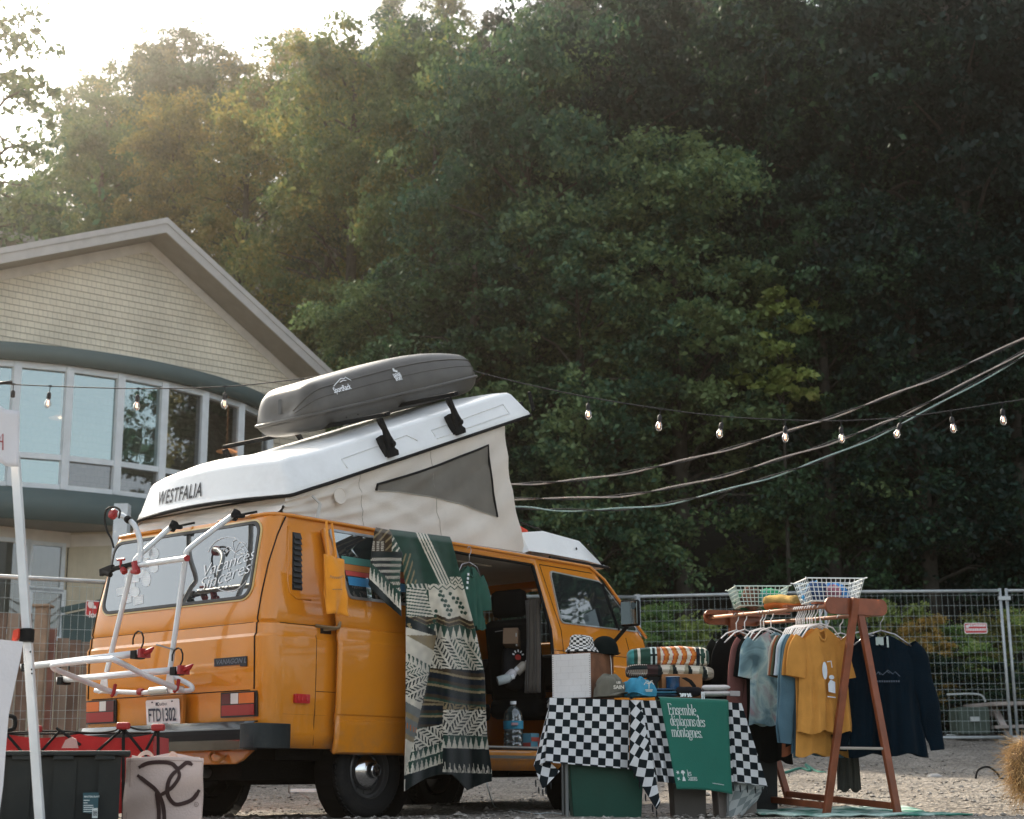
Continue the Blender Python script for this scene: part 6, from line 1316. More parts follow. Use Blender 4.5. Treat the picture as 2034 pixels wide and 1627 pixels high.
# green towel with lettering
tw = thing('green_towel', 'green printed towel with white serif lettering hung over the front of the table', 'towel', tuple(TP(1385, 1480, -.05)))
TG = mat('towel_green', (.018, .150, .108), .85, var=.06, scale=4, bump=.3, bscale=200, sheen=.2)
C4 = [V((x, y, 0)) for x, y in ((1310, 1386), (1447, 1392), (1455, 1578), (1344, 1568))]
def tow(u, v, off=0):
    c = C4[0].lerp(C4[1], u).lerp(C4[3].lerp(C4[2], u), v); c.y -= 4*sin(pi*u)*v; c.x -= 4*sin(pi*v)*(1-u)*-1*0+ (5*v*(1-v))*(u)
    return TP(c.x, c.y, -.045-.012*sin(u*5+1)*v-off)
q = MB(); q.grid(tow, 24, 30); q.grid(lambda u, v: tow(u, 0).lerp(tow(u, 0)-TN_*.1+V((0, 0, .014)), v), 24, 3); q.build('towel', TG, tw, smooth=True, solid=.004)
# broad-nib serif letters: thick uprights, hairline bows and foot serifs
def arc(cx, cy, rx, ry, a0, a1, n=10): return [(cx+rx*cos(RD(a0+(a1-a0)*k/n)), cy+ry*sin(RD(a0+(a1-a0)*k/n))) for k in range(n+1)]
SER = lambda x, y, w=.11: [(x-w, y), (x+w, y)]
GL = {
 'E': (.62, [[(.14, 0), (.14, 1)], [(0, 1), (.54, 1), (.54, .86)], [(0, 0), (.56, 0), (.58, .16)], [(.14, .52), (.42, .52)], [(.42, .42), (.42, .62)]]),
 'n': (.60, [[(.13, 0), (.13, .62)], [(.02, .62), (.13, .62)], arc(.31, .46, .17, .17, 170, 0), [(.48, .46), (.48, 0)], SER(.13, 0), SER(.48, 0)]),
 's': (.42, [arc(.20, .48, .14, .14, 20, 230), arc(.20, .16, .16, .16, 70, -150), [(.34, .62), (.34, .46)], [(.05, .0), (.05, .18)], [(.1, .38), (.31, .26)]]),
 'e': (.50, [arc(.24, .31, .19, .32, 10, 320), [(.05, .36), (.43, .36)]]),
 'm': (.90, [[(.13, 0), (.13, .62)], [(.02, .62), (.13, .62)], arc(.29, .46, .15, .17, 170, 0), [(.44, .46), (.44, 0)], arc(.60, .46, .15, .17, 170, 0), [(.75, .46), (.75, 0)], SER(.13, 0), SER(.44, 0), SER(.75, 0)]),
 'b': (.54, [[(.12, 0), (.12, 1)], [(.01, 1), (.12, 1)], arc(.28, .31, .18, .32, -150, 150)]),
 'l': (.28, [[(.14, 0), (.14, 1)], [(.03, 1), (.14, 1)], SER(.14, 0)]),
 ',': (.22, [[(.10, .06), (.11, -.02), (.05, -.16)], [(.07, .04), (.13, .04)]]),
 '.': (.22, [[(.10, -.01), (.10, .10)]]),
 'd': (.56, [[(.43, 0), (.43, 1)], [(.31, 1), (.43, 1)], arc(.26, .31, .18, .32, 30, 330), [(.43, 0), (.53, 0)]]),
 'p': (.56, [[(.12, -.3), (.12, .62)], [(.01, .62), (.12, .62)], arc(.28, .31, .18, .32, -150, 150), SER(.12, -.3)]),
 'a': (.48, [[(.37, 0), (.37, .44)], arc(.22, .47, .15, .16, 0, 160), arc(.20, .17, .16, .17, 80, 330), [(.37, 0), (.46, .02)]]),
 'c': (.44, [arc(.24, .31, .19, .32, 40, 320)]),
 'o': (.52, [arc(.25, .31, .20, .32, 0, 360, 18)]),
 't': (.34, [[(.14, .04), (.14, .84)], [(.01, .62), (.29, .62)], [(.14, .03), (.28, .03)]]),
 'g': (.50, [arc(.22, .40, .16, .22, 0, 360, 14), arc(.23, -.14, .19, .15, 100, 440, 14), [(.12, .2), (.10, .06), (.3, .0)], [(.34, .58), (.46, .64)]]),
 'r': (.40, [[(.13, 0), (.13, .62)], [(.02, .62), (.13, .62)], arc(.27, .46, .12, .16, 160, 50), SER(.13, 0)]),
 'é': (.50, [arc(.24, .31, .19, .32, 10, 320), [(.05, .36), (.43, .36)], [(.20, .74), (.34, .92)]]),
 'ç': (.44, [arc(.24, .31, .19, .32, 40, 320), [(.24, -.02), (.3, -.1), (.2, -.18)]]), ' ': (.2, []),
 'S': (.56, [arc(.27, .75, .2, .24, 20, 240), arc(.27, .26, .22, .26, 70, -150), [(.47, .98), (.47, .78)], [(.06, .02), (.06, .24)], [(.14, .60), (.42, .42)]]), 'i': (.26, [[(.13, 0), (.13, .62)], [(.03, .62), (.13, .62)], SER(.13, 0), [(.13, .78), (.13, .9)]])}
def nib(t): return .035+.085*abs(t.y)**1.5
def serif(mb, s, fn, x, y, size, cond=.72):
    for ch in s:
        wd, L = GL[ch]
        strokes(mb, [[(p[0], p[1]) for p in l] for l in L], lambda a, b, x=x: fn(x+a*size*cond, y+b*size), nib); x += (wd-.03)*size*cond
    return x
def tfn(x, y): # photo-like units on the towel: u across 0..1, v down 0..1
    return tow(x, y, .004)
q = MB()
AS = .137/.185
PW = mat('print_white', (.66, .72, .70), .8)
for s, x, y in (('Ensemble,', .095, .178), ('déplaçons des', .095, .30), ('montagnes.', .085, .423)):
    q = MB(); serif(q, s, lambda a, b, y=y: tfn(x+(a), y-b*1.0), 0, 0, .118, .86 if s[0] != 'd' else .80); q.build('motto_line', PW, tw)
q = MB()
serif(q, 'les', lambda a, b: tfn(.235+a, .85-b), 0, 0, .065, .95); serif(q, 'Saisons', lambda a, b: tfn(.235+a, .905-b), 0, 0, .065, .80)
for k in range(24): strokes(q, [[(.66+.0085*k, .915), (.66+.0085*k+.005, .915)]], lambda a, b: tfn(a, b), .010)
def leafm(cx, cy, n_, r0, r1): return [(cx+(r0 if k % 2 else r1)*cos(pi*k/n_+.5)*1.0, cy+(r0 if k % 2 else r1)*sin(pi*k/n_+.5)*.78) for k in range(2*n_)]
q.flat(leafm(.075, .815, 5, .014, .034), tfn); q.flat(leafm(.07, .885, 4, .012, .034), tfn); q.flat([(.125, .825), (.14, .797), (.165, .79), (.19, .80), (.20, .825)], tfn); q.flat([(.15, .825), (.175, .825), (.172, .85), (.155, .85)], tfn); q.flat([(.13, .91), (.15, .865), (.165, .855), (.18, .868), (.19, .91)], tfn)
q.build('maker_mark', PW, tw)
# under the table
def binbox(name, lab, cat, c, w, d, h, rz, m, lidm=None, taper=.9, ribs=0, z0=0, grp=None):
    r = thing(name, lab, cat, tuple(c), rz, grp); q = MB(); W2, D2 = w/2, d/2
    v0 = [(sx*W2*taper, sy*D2*taper, z0) for sx, sy in ((-1, -1), (1, -1), (1, 1), (-1, 1))]; v1 = [(sx*W2, sy*D2, z0+h) for sx, sy in ((-1, -1), (1, -1), (1, 1), (-1, 1))]; v2 = [(sx*(W2-.01), sy*(D2-.01), z0+h) for sx, sy in ((-1, -1), (1, -1), (1, 1), (-1, 1))]; v3 = [(sx*(W2*taper-.01), sy*(D2*taper-.01), z0+.01) for sx, sy in ((-1, -1), (1, -1), (1, 1), (-1, 1))]
    q.add(v0+v1+v2+v3, [(3, 2, 1, 0)]+[(a+i, a+(i+1) % 4, a+4+(i+1) % 4, a+4+i) for a in (0, 4, 8) for i in range(4)]+[(12, 13, 14, 15)])
    for k in range(ribs):
        x = -W2*.85+W2*1.7*k/(ribs-1); q.beam((x*taper, -D2*taper-.002, z0+.02), (x, -D2-.002, z0+h-.05), .018, .012, up=(0, 1, 0))
    q.build('tub', m, r, world=False, bevel=.01)
    q = MB(); lp = [(sx*(W2+.012), sy*(D2+.012), z0+h) for sx, sy in ((-1, -1), (1, -1), (1, 1), (-1, 1))]
    for i in range(4): q.beam(lp[i], lp[(i+1) % 4], .03, .025)
    q.build('rim', lidm or m, r, world=False, bevel=.005); return r
AZ = math.atan2(TE.y, TE.x)
c = tq(.36, .30, 0); binbox('storage_tub', 'dark green plastic storage tub under the left half of the table', 'storage tub', c, .48, .42, .36, AZ, mat('tub_green', (.008, .06, .04), .45, bump=.1))
c = tq(.90, .32, 0); binbox('storage_box', 'grey brown box standing under the middle of the table', 'storage box', c, .22, .3, .33, AZ, mat('box_taupe', (.10, .09, .08), .7))
c = tq(1.20, .28, 0); binbox('storage_box', 'pale beige box under the green towel', 'storage box', c, .26, .3, .26, AZ, mat('box_beige', (.25, .22, .20), .7), z0=0)
c = PD(1503, 1600, 11.0); c.z = 0; binbox('storage_tub', 'black plastic tub at the right end of the table', 'storage tub', c, .24, .4, .43, AZ, mat('tub_black', (.015, .018, .02), .5))
q = MB(); P = [(1448, 1552), (1520, 1560), (1505, 1590), (1440, 1655)]
cpatch(q, P, .06, 16, 16, lambda u, v: .02*sin(6*u), lambda u, v: (u*4+v*1.5, v*5)); o = q.build('spare_cloth', CHG, None, smooth=True, solid=.003); tag(o, 'faded grey checked cloth hanging below the right end of the tablecloth', 'cloth')
# crate with the white face
ZT = .752
crt = thing('wooden_crate', 'wooden crate with a white brick-patterned front face standing on the table', 'crate', tuple(TP(1175, 1383, .12)))
cc = TP(1175, 1384, .10); cc.z = ZT; ph = RD(30); a1 = (-LAT*cos(ph)+FH*sin(ph)).normalized(); a2 = (LAT*sin(ph)+FH*cos(ph)).normalized(); CH_ = .288
q = MB(); ce = cc+a1*.1425+a2*.17+V((0, 0, CH_/2)); Mx = Matrix((a1, a2, V((0, 0, 1)))).transposed()
q.box(ce, (.28, .335, CH_), Mx); q.box(ce+V((0, 0, CH_/2)), (.29, .345, .006), Mx); cb = q.build('crate_box', mat('crate_wood', (.19, .085, .045), .75, var=.3, scale=12, bump=.3, bscale=40), crt, bevel=.003)
q = MB(); q.box(cc+a1*.1425-a2*.0045+V((0, 0, CH_/2)), (.283, .004, CH_-.004), Mx); fo = q.build('white_front', mat('white_board', (.68, .67, .66), .7, var=.05), crt)
q = MB()
for k in range(1, 7): q.box(cc+a1*.1425-a2*.0068+V((0, 0, CH_*k/7)), (.27, .001, .0012), Mx)
for k in range(7):
    for j in range(3): q.box(cc+a1*(.04+.09*j+(k % 2)*.03)-a2*.0068+V((0, 0, CH_*(k+.5)/7)), (.0012, .001, CH_/7), Mx)
q.build('mortar_line', mat('faint_line', (.52, .50, .49), .8), fo)
q = MB()
for k in range(20):
    for e in (.006, .278): q.box(cc+a1*e-a2*.007+V((0, 0, .01+CH_*k/21)), (.008, .002, .004), Mx)
q.build('staples', mat('staple_brown', (.25, .2, .16), .6), fo)
q = MB(); p0 = cc+a2*.27-a1*.006+V((0, 0, CH_)); q.tube(bez([p0, p0+V((0, 0, -.05))-a1*.006, p0+V((0, 0, -.13))-a1*.008, p0+V((.01, 0, -.16))-a1*.01], 4), .003, 5); q.build('string_loop', HANGW, crt)
q = MB()
for k in range(3): q.box(ce+V((0, 0, -.06-.02*k))-a1*.1415+a2*.0, (.002, .22, .006), Mx)
q.build('burnt_print', mat('burn_brown', (.09, .035, .02), .8), crt)
# hats
def dome(mb, c, rx, ry, h, M=None, sq=2.0, n=28, m=12, jig=.0, seed=0):
    def f(u, v):
        a = 2*pi*u; b = v*pi/2; r = cos(b)**(2/sq); z = sin(b)**(2/sq); j = 1+jig*noise.noise(V((cos(a)*2+seed, sin(a)*2, v*3)))
        p = V((rx*r*cos(a)*j, ry*r*sin(a)*j, h*z*j)); return (M @ p if M else p)+V(c)
    mb.grid(f, n, m)
hz = ZT+CH_+.004
bh = thing('bucket_hat', 'black and white checkered bucket hat on top of the wooden crate', 'hat', (0, 0, 0)); hc = cc+a1*.13+a2*.12; hc.z = hz; bh.location = hc
q = MB(); R1 = 14
def bhf(u, v):
    a = 2*pi*u; prof = [(.118, .012), (.105, .035), (.088, .05), (.084, .075), (.078, .105), (.06, .112), (0, .113)]; i = min(int(v*6), 5); t = v*6-i; r = prof[i][0]*(1-t)+prof[i+1][0]*t; z = prof[i][1]*(1-t)+prof[i+1][1]*t
    j = 1+.10*sin(2*a+1)+.05*sin(5*a); return hc+V((r*cos(a)*j, r*sin(a)*j, z*(1+.14*sin(a*2+2)*v)))
q.grid(bhf, 48, 24, uvf=lambda u, v: (u*26+.01, v*11+.01)); q.build('hat', checkmat('hat_checks', (.70, .69, .66), (.03, .03, .03)), bh, smooth=True, solid=.003)
cp = thing('baseball_cap', 'plain black cap behind the checkered bucket hat on the crate', 'cap', (0, 0, 0)); c2 = cc+a1*.03+a2*.26; c2.z = hz; cp.location = c2
q = MB(); dome(q, c2+V((0, 0, .0)), .085, .10, .125, None, 2.3); q.build('crown', mat('cap_black', (.006, .010, .010), .9, bump=.2, spec=.05), cp, smooth=True)
q = MB(); q.prism([(.0, 0), (.09, .02), (.10, .06), (.06, .09), (0, .09)], lambda u, v, h: c2+a2*.04+LAT*(.05+u*.4)+FH*(v-.04)+V((0, 0, .012+h)), .004); q.build('peak', bpy.data.materials['cap_black'], cp)
def cap(name, lab, px, py, back, m, rx, h, seed, rz, letters=None, lm=None):
    c = TP(px, py, back); c.z = ZT; r = thing(name, lab, 'cap', tuple(c)); Mz = Matrix.Rotation(rz, 3, 'Z')
    q = MB(); dome(q, c, rx, rx*1.1, h, Mz, 2.5, 32, 14, .22, seed); cr = q.build('crown', m, r, smooth=True)
    q = MB(); q.grid(lambda u, v: c+Mz @ V((rx*.75+(.085)*v*(1-.35*(2*u-1)**2), (2*u-1)*.078*(1-.25*v*v), .022-.022*(2*u-1)**2+.004)), 12, 6); q.build('peak', m, r, smooth=True, solid=.004)
    q = MB()
    for k in range(6): a = pi*k/3; q.tube([c+Mz @ V((rx*1.03*cos(b)**.8*cos(a), rx*1.13*cos(b)**.8*sin(a), h*1.03*sin(b)**.8)) for b in [j*pi/16 for j in range(9)]], .0012, 4)
    q.build('seam_stitch', m, cr)
    if letters: q = MB(); letters(q, c); q.build('stitched_mark', lm, cr)
    return r
TNL = (LAT*-.0+TN_)
LM = mat('thread_cream', (.62, .58, .5), .7)
def let1(q, c):
    fn = frame(c+LAT*.015-FH*.118+V((0, 0, .045)), LAT, (0, 0, 1), -FH); put_text(q, 'SAIN', fn, .032, bold=.0012); put_text(q, 'LES', lambda u, v: fn(u+.02, v+.034), .018, bold=.001)
def let2(q, c):
    fn = frame(c+LAT*.03-FH*.116+V((0, 0, .03)), LAT, (0, 0, 1), -FH)
    strokes(q, [[(.03, .015), (.032, .045)], [(.03, .045), (.01, .055), (0, .04)], [(.03, .045), (.05, .058), (.062, .042)], [(.03, .045), (.025, .062), (.01, .065)], [(.03, .045), (.042, .062), (.055, .066)], [(.005, .008), (.055, .008)], [(.01, .0), (.05, .0)]], fn, .005)
cap('grey_cap', 'washed grey cap with cream lettering on the table beside the crate', 1212, 1383, .06, cloth('cap_grey', (.14, .135, .11)), .098, .135, 1, math.atan2(-TN_.y, -TN_.x)+pi+.6, let1, LM)
cap('blue_cap', 'bright blue cap with a stitched palm tree in front of the wooden block', 1268, 1386, .07, cloth('cap_blue', (.05, .24, .36)), .105, .115, 4, math.atan2(-TN_.y, -TN_.x)+pi-.3, let2, LM)
# folded fabric on the table front
def lumps(name, lab, cat, px0, px1, pyb, back, h, m, seed, rows=2, dep=.12):
    a, b = TP(px0, pyb, back), TP(px1, pyb, back); a.z = b.z = ZT; r = thing(name, lab, cat, tuple((a+b)/2)); ax = (b-a); L = ax.length; ax.normalize()
    for k in range(rows):
        q = MB(); hh = h/rows; 
        def f(u, v):
            t = 2*pi*v; x = L*(u*(1-.06*k)+.03*k); en = (1-abs(2*u-1)**6)**.5 if abs(2*u-1) < 1 else 0
            j = 1+.25*noise.noise(V((u*3+seed, v*2, k)))
            return a+ax*x-TN_*(dep*.5*(1-cos(t)*1.0)*.95*en*j+.0)+V((0, 0, hh*k+hh*.5*(1+math.copysign(abs(sin(t))**.7, sin(t))*en*j)))
        q.grid(f, 24, 16); q.build('folded_layer', m[k % len(m)], r, smooth=True)
    return r
NVM = cloth('navy_print', (.03, .06, .10), .8); BLM = cloth('black_knit', (.014, .014, .017)); WHM = cloth('white_knit', (.58, .55, .54), .05)
lumps('folded_scarf', 'navy and blue folded scarf lying flat between the blue cap and the mug', 'scarf', 1297, 1347, 1388, .05, .055, [NVM, cloth('blue_knit', (.06, .2, .3), .5), NVM], 1, 3)
bs = lumps('black_socks', 'black socks with white letters folded on the table edge', 'socks', 1344, 1396, 1390, .04, .066, [BLM], 2, 1)
fnb = frame(TP(1350, 1384, .02), TE, (0, 0, 1), TN_, .018); q = MB(); put_text(q, 'arret', lambda u, v: fnb(u+.005*sin(v*200), v), .045, bold=.0015, sx=.8); q.box(fnb(.142, .01, 0), (.006, .006, .05)); q.box(fnb(.155, .01, 0), (.006, .006, .05)); q.build('knit_letters', WHSTK, bs)
lumps('white_socks', 'pale white and pink folded socks at the right end of the table', 'socks', 1394, 1454, 1393, .04, .075, [WHM], 3, 2, .14)
q = MB(); p = TP(1459, 1396, .05); p.z = ZT+.016; q.beam(p-TE*.03, p+TE*.035, .06, .032); o = q.build('small_box', mat('card_grey', (.35, .33, .33), .7), None, bevel=.003); tag(o, 'small flat grey box at the far right corner of the table', 'box')
# mug, block, black stand
mug = thing('enamel_mug', 'dark blue enamel mug with a pale rim standing before the wooden block', 'mug'); mc = TP(1337, 1372, .16); mc.z = ZT; mug.location = mc
M = Matrix.Translation(mc); q = MB(); q.lathe([(0, .02), (.042, .02), (.046, .024), (.046, .125), (.049, .130), (.046, .130), (.043, .125), (.043, .03), (0, .03)], M, 30); mb_ = q.build('cup', mat('enamel_blue', (.008, .05, .12), .15, coat=1, var=.4, scale=20), mug, smooth=40)
q = MB(); q.lathe([(.046, .128), (.05, .131), (.046, .134)], M, 30); q.build('rim', mat('rim_pale', (.35, .4, .42), .3, metal=.5), mb_)
q = MB(); fm = frame(mc-FH*.047+V((0, 0, .035)), LAT, (0, 0, 1), -FH); q.flat([(-.03, 0), (-.018, 0), (-.018, .01), (-.024, .014), (-.03, .01)], lambda u, v: fm(u, v)); q.flat([(0.03, 0), (.038, 0), (.038, .012), (.03, .012)], lambda u, v: fm(u, v)); strokes(q, [[(-.01, .004), (.02, .004)]], fm, .002); q.build('painted_mark', WHSTK, mb_)
blkm = mat('block_wood', (.34, .15, .055), .6, var=.25, scale=7, bump=.15, bscale=30)
wb = thing('wooden_block', 'orange wooden box with a black leaf mark holding up the folded blankets', 'box'); w0, w1 = TP(1316, 1374, .22), TP(1396, 1377, .22); w0.z = w1.z = ZT; wb.location = (w0+w1)/2
Hb = .155; q = MB(); q.beam(w0-TN_*.12+V((0, 0, Hb/2)), w1-TN_*.12+V((0, 0, Hb/2)), .24, Hb); q.build('box_body', blkm, wb, bevel=.003)
q = MB(); fb = frame(w0, (w1-w0), (0, 0, 1), TN_, .002); wl_ = (w1-w0).length
q.flat([(wl_*x, Hb*y) for x, y in ((.47, .84), (.60, .86), (.74, .74), (.84, .5), (.86, .12), (.80, .10), (.76, .42), (.66, .64), (.55, .76))], fb); q.flat([(wl_*x, Hb*y) for x, y in ((.48, .05), (.50, .3), (.56, .48), (.62, .3), (.64, .05))], fb); q.build('leaf_mark', BLACKR, wb)
bs = thing('display_stand', 'black folding stand under the left end of the folded blankets', 'stand'); s0 = TP(1285, 1380, .3); s0.z = ZT; bs.location = s0
q = MB(); q.prism([(-.11, .0), (-.02, .10), (.02, .15), (.10, .145), (.07, .10), (.085, .0), (.07, 0), (.045, .09), (-.05, .03), (-.09, .0)], lambda u, v, h: s0+TE*u-TN_*h+V((0, 0, v)), .12); q.build('frame', mat('stand_black', (.012, .013, .015), .6), bs, bevel=.004)
# two folded blankets
def bl_col1(s, t, k):     # along 0..1, across 0..1
    if s < .06: return (.05, .25, .24)
    if s < .20: return DG if (s < .11 or s > .14) else CR
    if s < .26: return DG
    if s < .34: return (.50, .58, .55) if abs(t-.5) > (.28 if abs(s-.30) < .02 else .02)*1 else BK
    if s < .38: return (.28, .09, .03)
    if s < .82:
        p = ((s-.38)/.11+abs(t-.5)*1.1) % 1; return (.62, .56, .46) if p < .42 else ((.42, .05, .05) if p < .5 else ((.55, .17, .03) if p < .82 else (.34, .10, .02)))
    if s < .86: return NV
    return CR if abs(((s-.86)/.07) % 1-.5)+abs(t-.5)*.8 > .42 else DG
def bl_col2(s, t, k):
    if s < .22: return (CR if int(s*90+t*6) % 2 else (.15, .06, .05)) if .15 < t < .5 or t > .65 else BK
    if s < .34: return (.06, .03, .03)
    if s > .9: return (.36, .32, .25)
    p = ((s-.34)/.17) % 1; return CR if abs(p-.5)*2 < t else (BK if p < .5 else (.30, .28, .20))
VB = vcmat('folded_wool')
def fold_blanket(name, lab, P0, P1, back, hgt, dep, colf, droop, seed):
    a, b = TP(*P0, back), TP(*P1, back); r = thing(name, lab, 'blanket', tuple((a+b)/2)); ax = (b-a); L = ax.length; ax.normalize(); nu, nv = 90, 60; vs = []; uvp = []
    for j in range(nv+1):
        for i in range(nu+1):
            u, v = i/nu, j/nv; t = 2*pi*v; e = max(0, 1-abs(2*u-1)**10)**.35; e = .25+.75*e; c_, s_ = cos(t), sin(t)
            layer = .10*math.cos(3*pi*s_)*(1 if c_ > 0 else 1)
            x = a+ax*(L*u)+TN_*((math.copysign(abs(c_)**.6, c_)*dep/2)*e*(1+.10*noise.noise(V((u*3, v*3, seed)))+layer*.4)-dep/2)+V((0, 0, math.copysign(abs(s_)**.7, s_)*hgt/2*e*(1+.12*noise.noise(V((u*4, 0, seed))))+droop*(sin(pi*u)*.3-abs(2*u-1)**2)))
            vs.append(x); uvp.append((u, v))
    fs = [(j*(nu+1)+i, j*(nu+1)+i+1, (j+1)*(nu+1)+i+1, (j+1)*(nu+1)+i) for j in range(nv) for i in range(nu)]
    fs += [tuple(j*(nu+1) for j in range(nv)), tuple(j*(nu+1)+nu for j in reversed(range(nv)))]
    o = mk('folded_wool', vs, fs, VB, r, smooth=50); ca = o.data.attributes.new('Col', 'FLOAT_COLOR', 'FACE'); buf = []
    for f in fs[:-2]:
        u, v = uvp[f[0]]; t = (1-abs(2*(((v+.25) % 1))-1)) ; c = colf(u, t, 0); buf += [*c, 1]
    buf += [.3, .25, .2, 1]*2; ca.data.foreach_set('color', buf); return r
fold_blanket('folded_blanket', 'cream and black folded blanket, the lower of two on the wooden block', (1247, 1328), (1422, 1334), .24, .088, .30, bl_col2, .008, 3)
fold_blanket('folded_blanket', 'teal, orange and white folded blanket on top of the blanket pile', (1249, 1304), (1412, 1302), .24, .135, .28, bl_col1, .006, 7)
# ------------------------------------------------------------------ wooden clothes rack
RD_n, RD_f = 10.1, 11.45
apn = PD(1700, 1205, RD_n); apf = PD(1455, 1228, RD_f)
RED = mat('stained_wood', (.20, .055, .022), .42, var=.3, scale=9, bump=.12, bscale=50, coat=.15)
rk = thing('clothes_rack', 'red brown wooden A-frame clothes rack beside the table', 'clothes rack', (*apn.xy, 0))
RA = (apn-apf); RA.z = 0; RLen = RA.length; RA.normalize(); RP = V((-RA.y, RA.x, 0)); RP = RP if RP.dot(LAT) > 0 else -RP
AZR = math.atan2(RP.y, RP.x)
def plank(c, nm='end_plank'):
    q = MB(); P = rrect(.47, .105, .045, 5); q.prism(P, lambda u, v, h: c+RP*u+V((0, 0, v))+RA*(h-.011), .022); return q.build(nm, RED, rk, bevel=.003)
pn, pf = apn.copy(), apf.copy(); plank(pn); plank(pf)
for (c, z0, legs) in ((apn, 0, ((1640, 1630), (1786, 1632))), (apf, .06, ((1458, 1600), (1567, 1591)))):
    d = RD_n if c is apn else RD_f
    for k, l in enumerate(legs):
        foot = PD(l[0], l[1], d); top = c+V((0, 0, .05))+RP*(-.02 if k == 0 else .03)+RA*(.03 if k == 0 else -.02)*(1)
        q = MB(); q.beam(top, foot, .048, .030, up=RA); q.build('leg', RED, rk, bevel=.004)
    q = MB(); f0, f1 = PD(*legs[0], d), PD(*legs[1], d); t = .66
    q.tube([(c+V((0, 0, -.03))).lerp(f0, t), (c+V((0, 0, -.03))).lerp(f1, t)], .009, 8); q.build('cross_dowel', mat('dowel_grey', (.36, .31, .27), .6) if c is apn else bpy.data.materials['dowel_grey'], rk)
q = MB(); q.beam(PD(1633, 1600, RD_n), PD(1460, 1580, RD_f), .03, .04); q.build('bottom_rail', RED, rk, bevel=.003)
q = MB(); q.beam(PD(1772, 1601, RD_n), PD(1565, 1577, RD_f), .03, .04); q.build('bottom_rail', RED, rk, bevel=.003)
ROD = mat('rod_wood', (.36, .17, .10), .45, var=.15)
rods = []
for s in (-1, 1):
    a, b = pn+RP*(.20*s)+V((0, 0, -.004 if s < 0 else -.04))-RA*.005, pf+RP*(.20*s)+V((0, 0, -.004 if s < 0 else -.03))+RA*.005
    q = MB(); q.tube([a, b], .013, 10); q.build('hanging_rod', ROD, rk, smooth=True); rods.append((a, b))
def t_for(ri, px):
    a, b = rods[ri]; best = None
    for k in range(401):
        p = b.lerp(a, k/400)-CAM; x = CXI+FPX*p.dot(RT)/p.dot(FW)
        if best is None or abs(x-px) < best[0]: best = (abs(x-px), k/400)
    return best[1]
def hook(ri, t, dz=-.004): a, b = rods[ri]; return b.lerp(a, t)+V((0, 0, dz))
GRP = 'clothes hanging on the wooden rack'
TD = mat('tie_dye', (.3, .35, .38), .9, bump=.35, bscale=120); 
def tiedye(m):
    nt = m.node_tree; b = nt.nodes['Principled BSDF']; tc = nd(nt, 'ShaderNodeTexCoord'); n = nd(nt, 'ShaderNodeTexNoise'); n.inputs['Scale'].default_value = 6; n.inputs['Detail'].default_value = 3; n.inputs['Distortion'].default_value = .8
    r = nd(nt, 'ShaderNodeValToRGB'); e = r.color_ramp.elements; e[0].position = .3; e[0].color = (.05, .10, .13, 1); e[1].position = .72; e[1].color = (.42, .24, .25, 1)
    x = e.new(.42); x.color = (.16, .27, .32, 1); x = e.new(.52); x.color = (.34, .45, .47, 1); x = e.new(.62); x.color = (.30, .30, .33, 1)
    nt.links.new(tc.outputs['Object'], n.inputs['Vector']); nt.links.new(n.outputs['Fac'], r.inputs[0]); nt.links.new(r.outputs[0], b.inputs['Base Color'])
tiedye(TD)
blackc = cloth('black_cotton', (.007, .008, .008)); rose = cloth('dusty_rose', (.22, .095, .085)); cream = cloth('cream_cotton', (.46, .43, .36)); rust = cloth('rust_cotton', (.30, .10, .05)); olive = cloth('olive_cotton', (.10, .11, .07)); whitec = cloth('white_cotton', (.60, .63, .68)); sky_ = cloth('pale_blue', (.34, .44, .50)); slate = cloth('slate_blue', (.075, .14, .18)); must = cloth('mustard_cotton', (.50, .235, .055)); navy = cloth('navy_fleece', (.0025, .009, .016)); flan = cloth('green_flannel', (.03, .09, .05), .6); camo = cloth('black_fleece', (.014, .015, .013), .6)
G = []
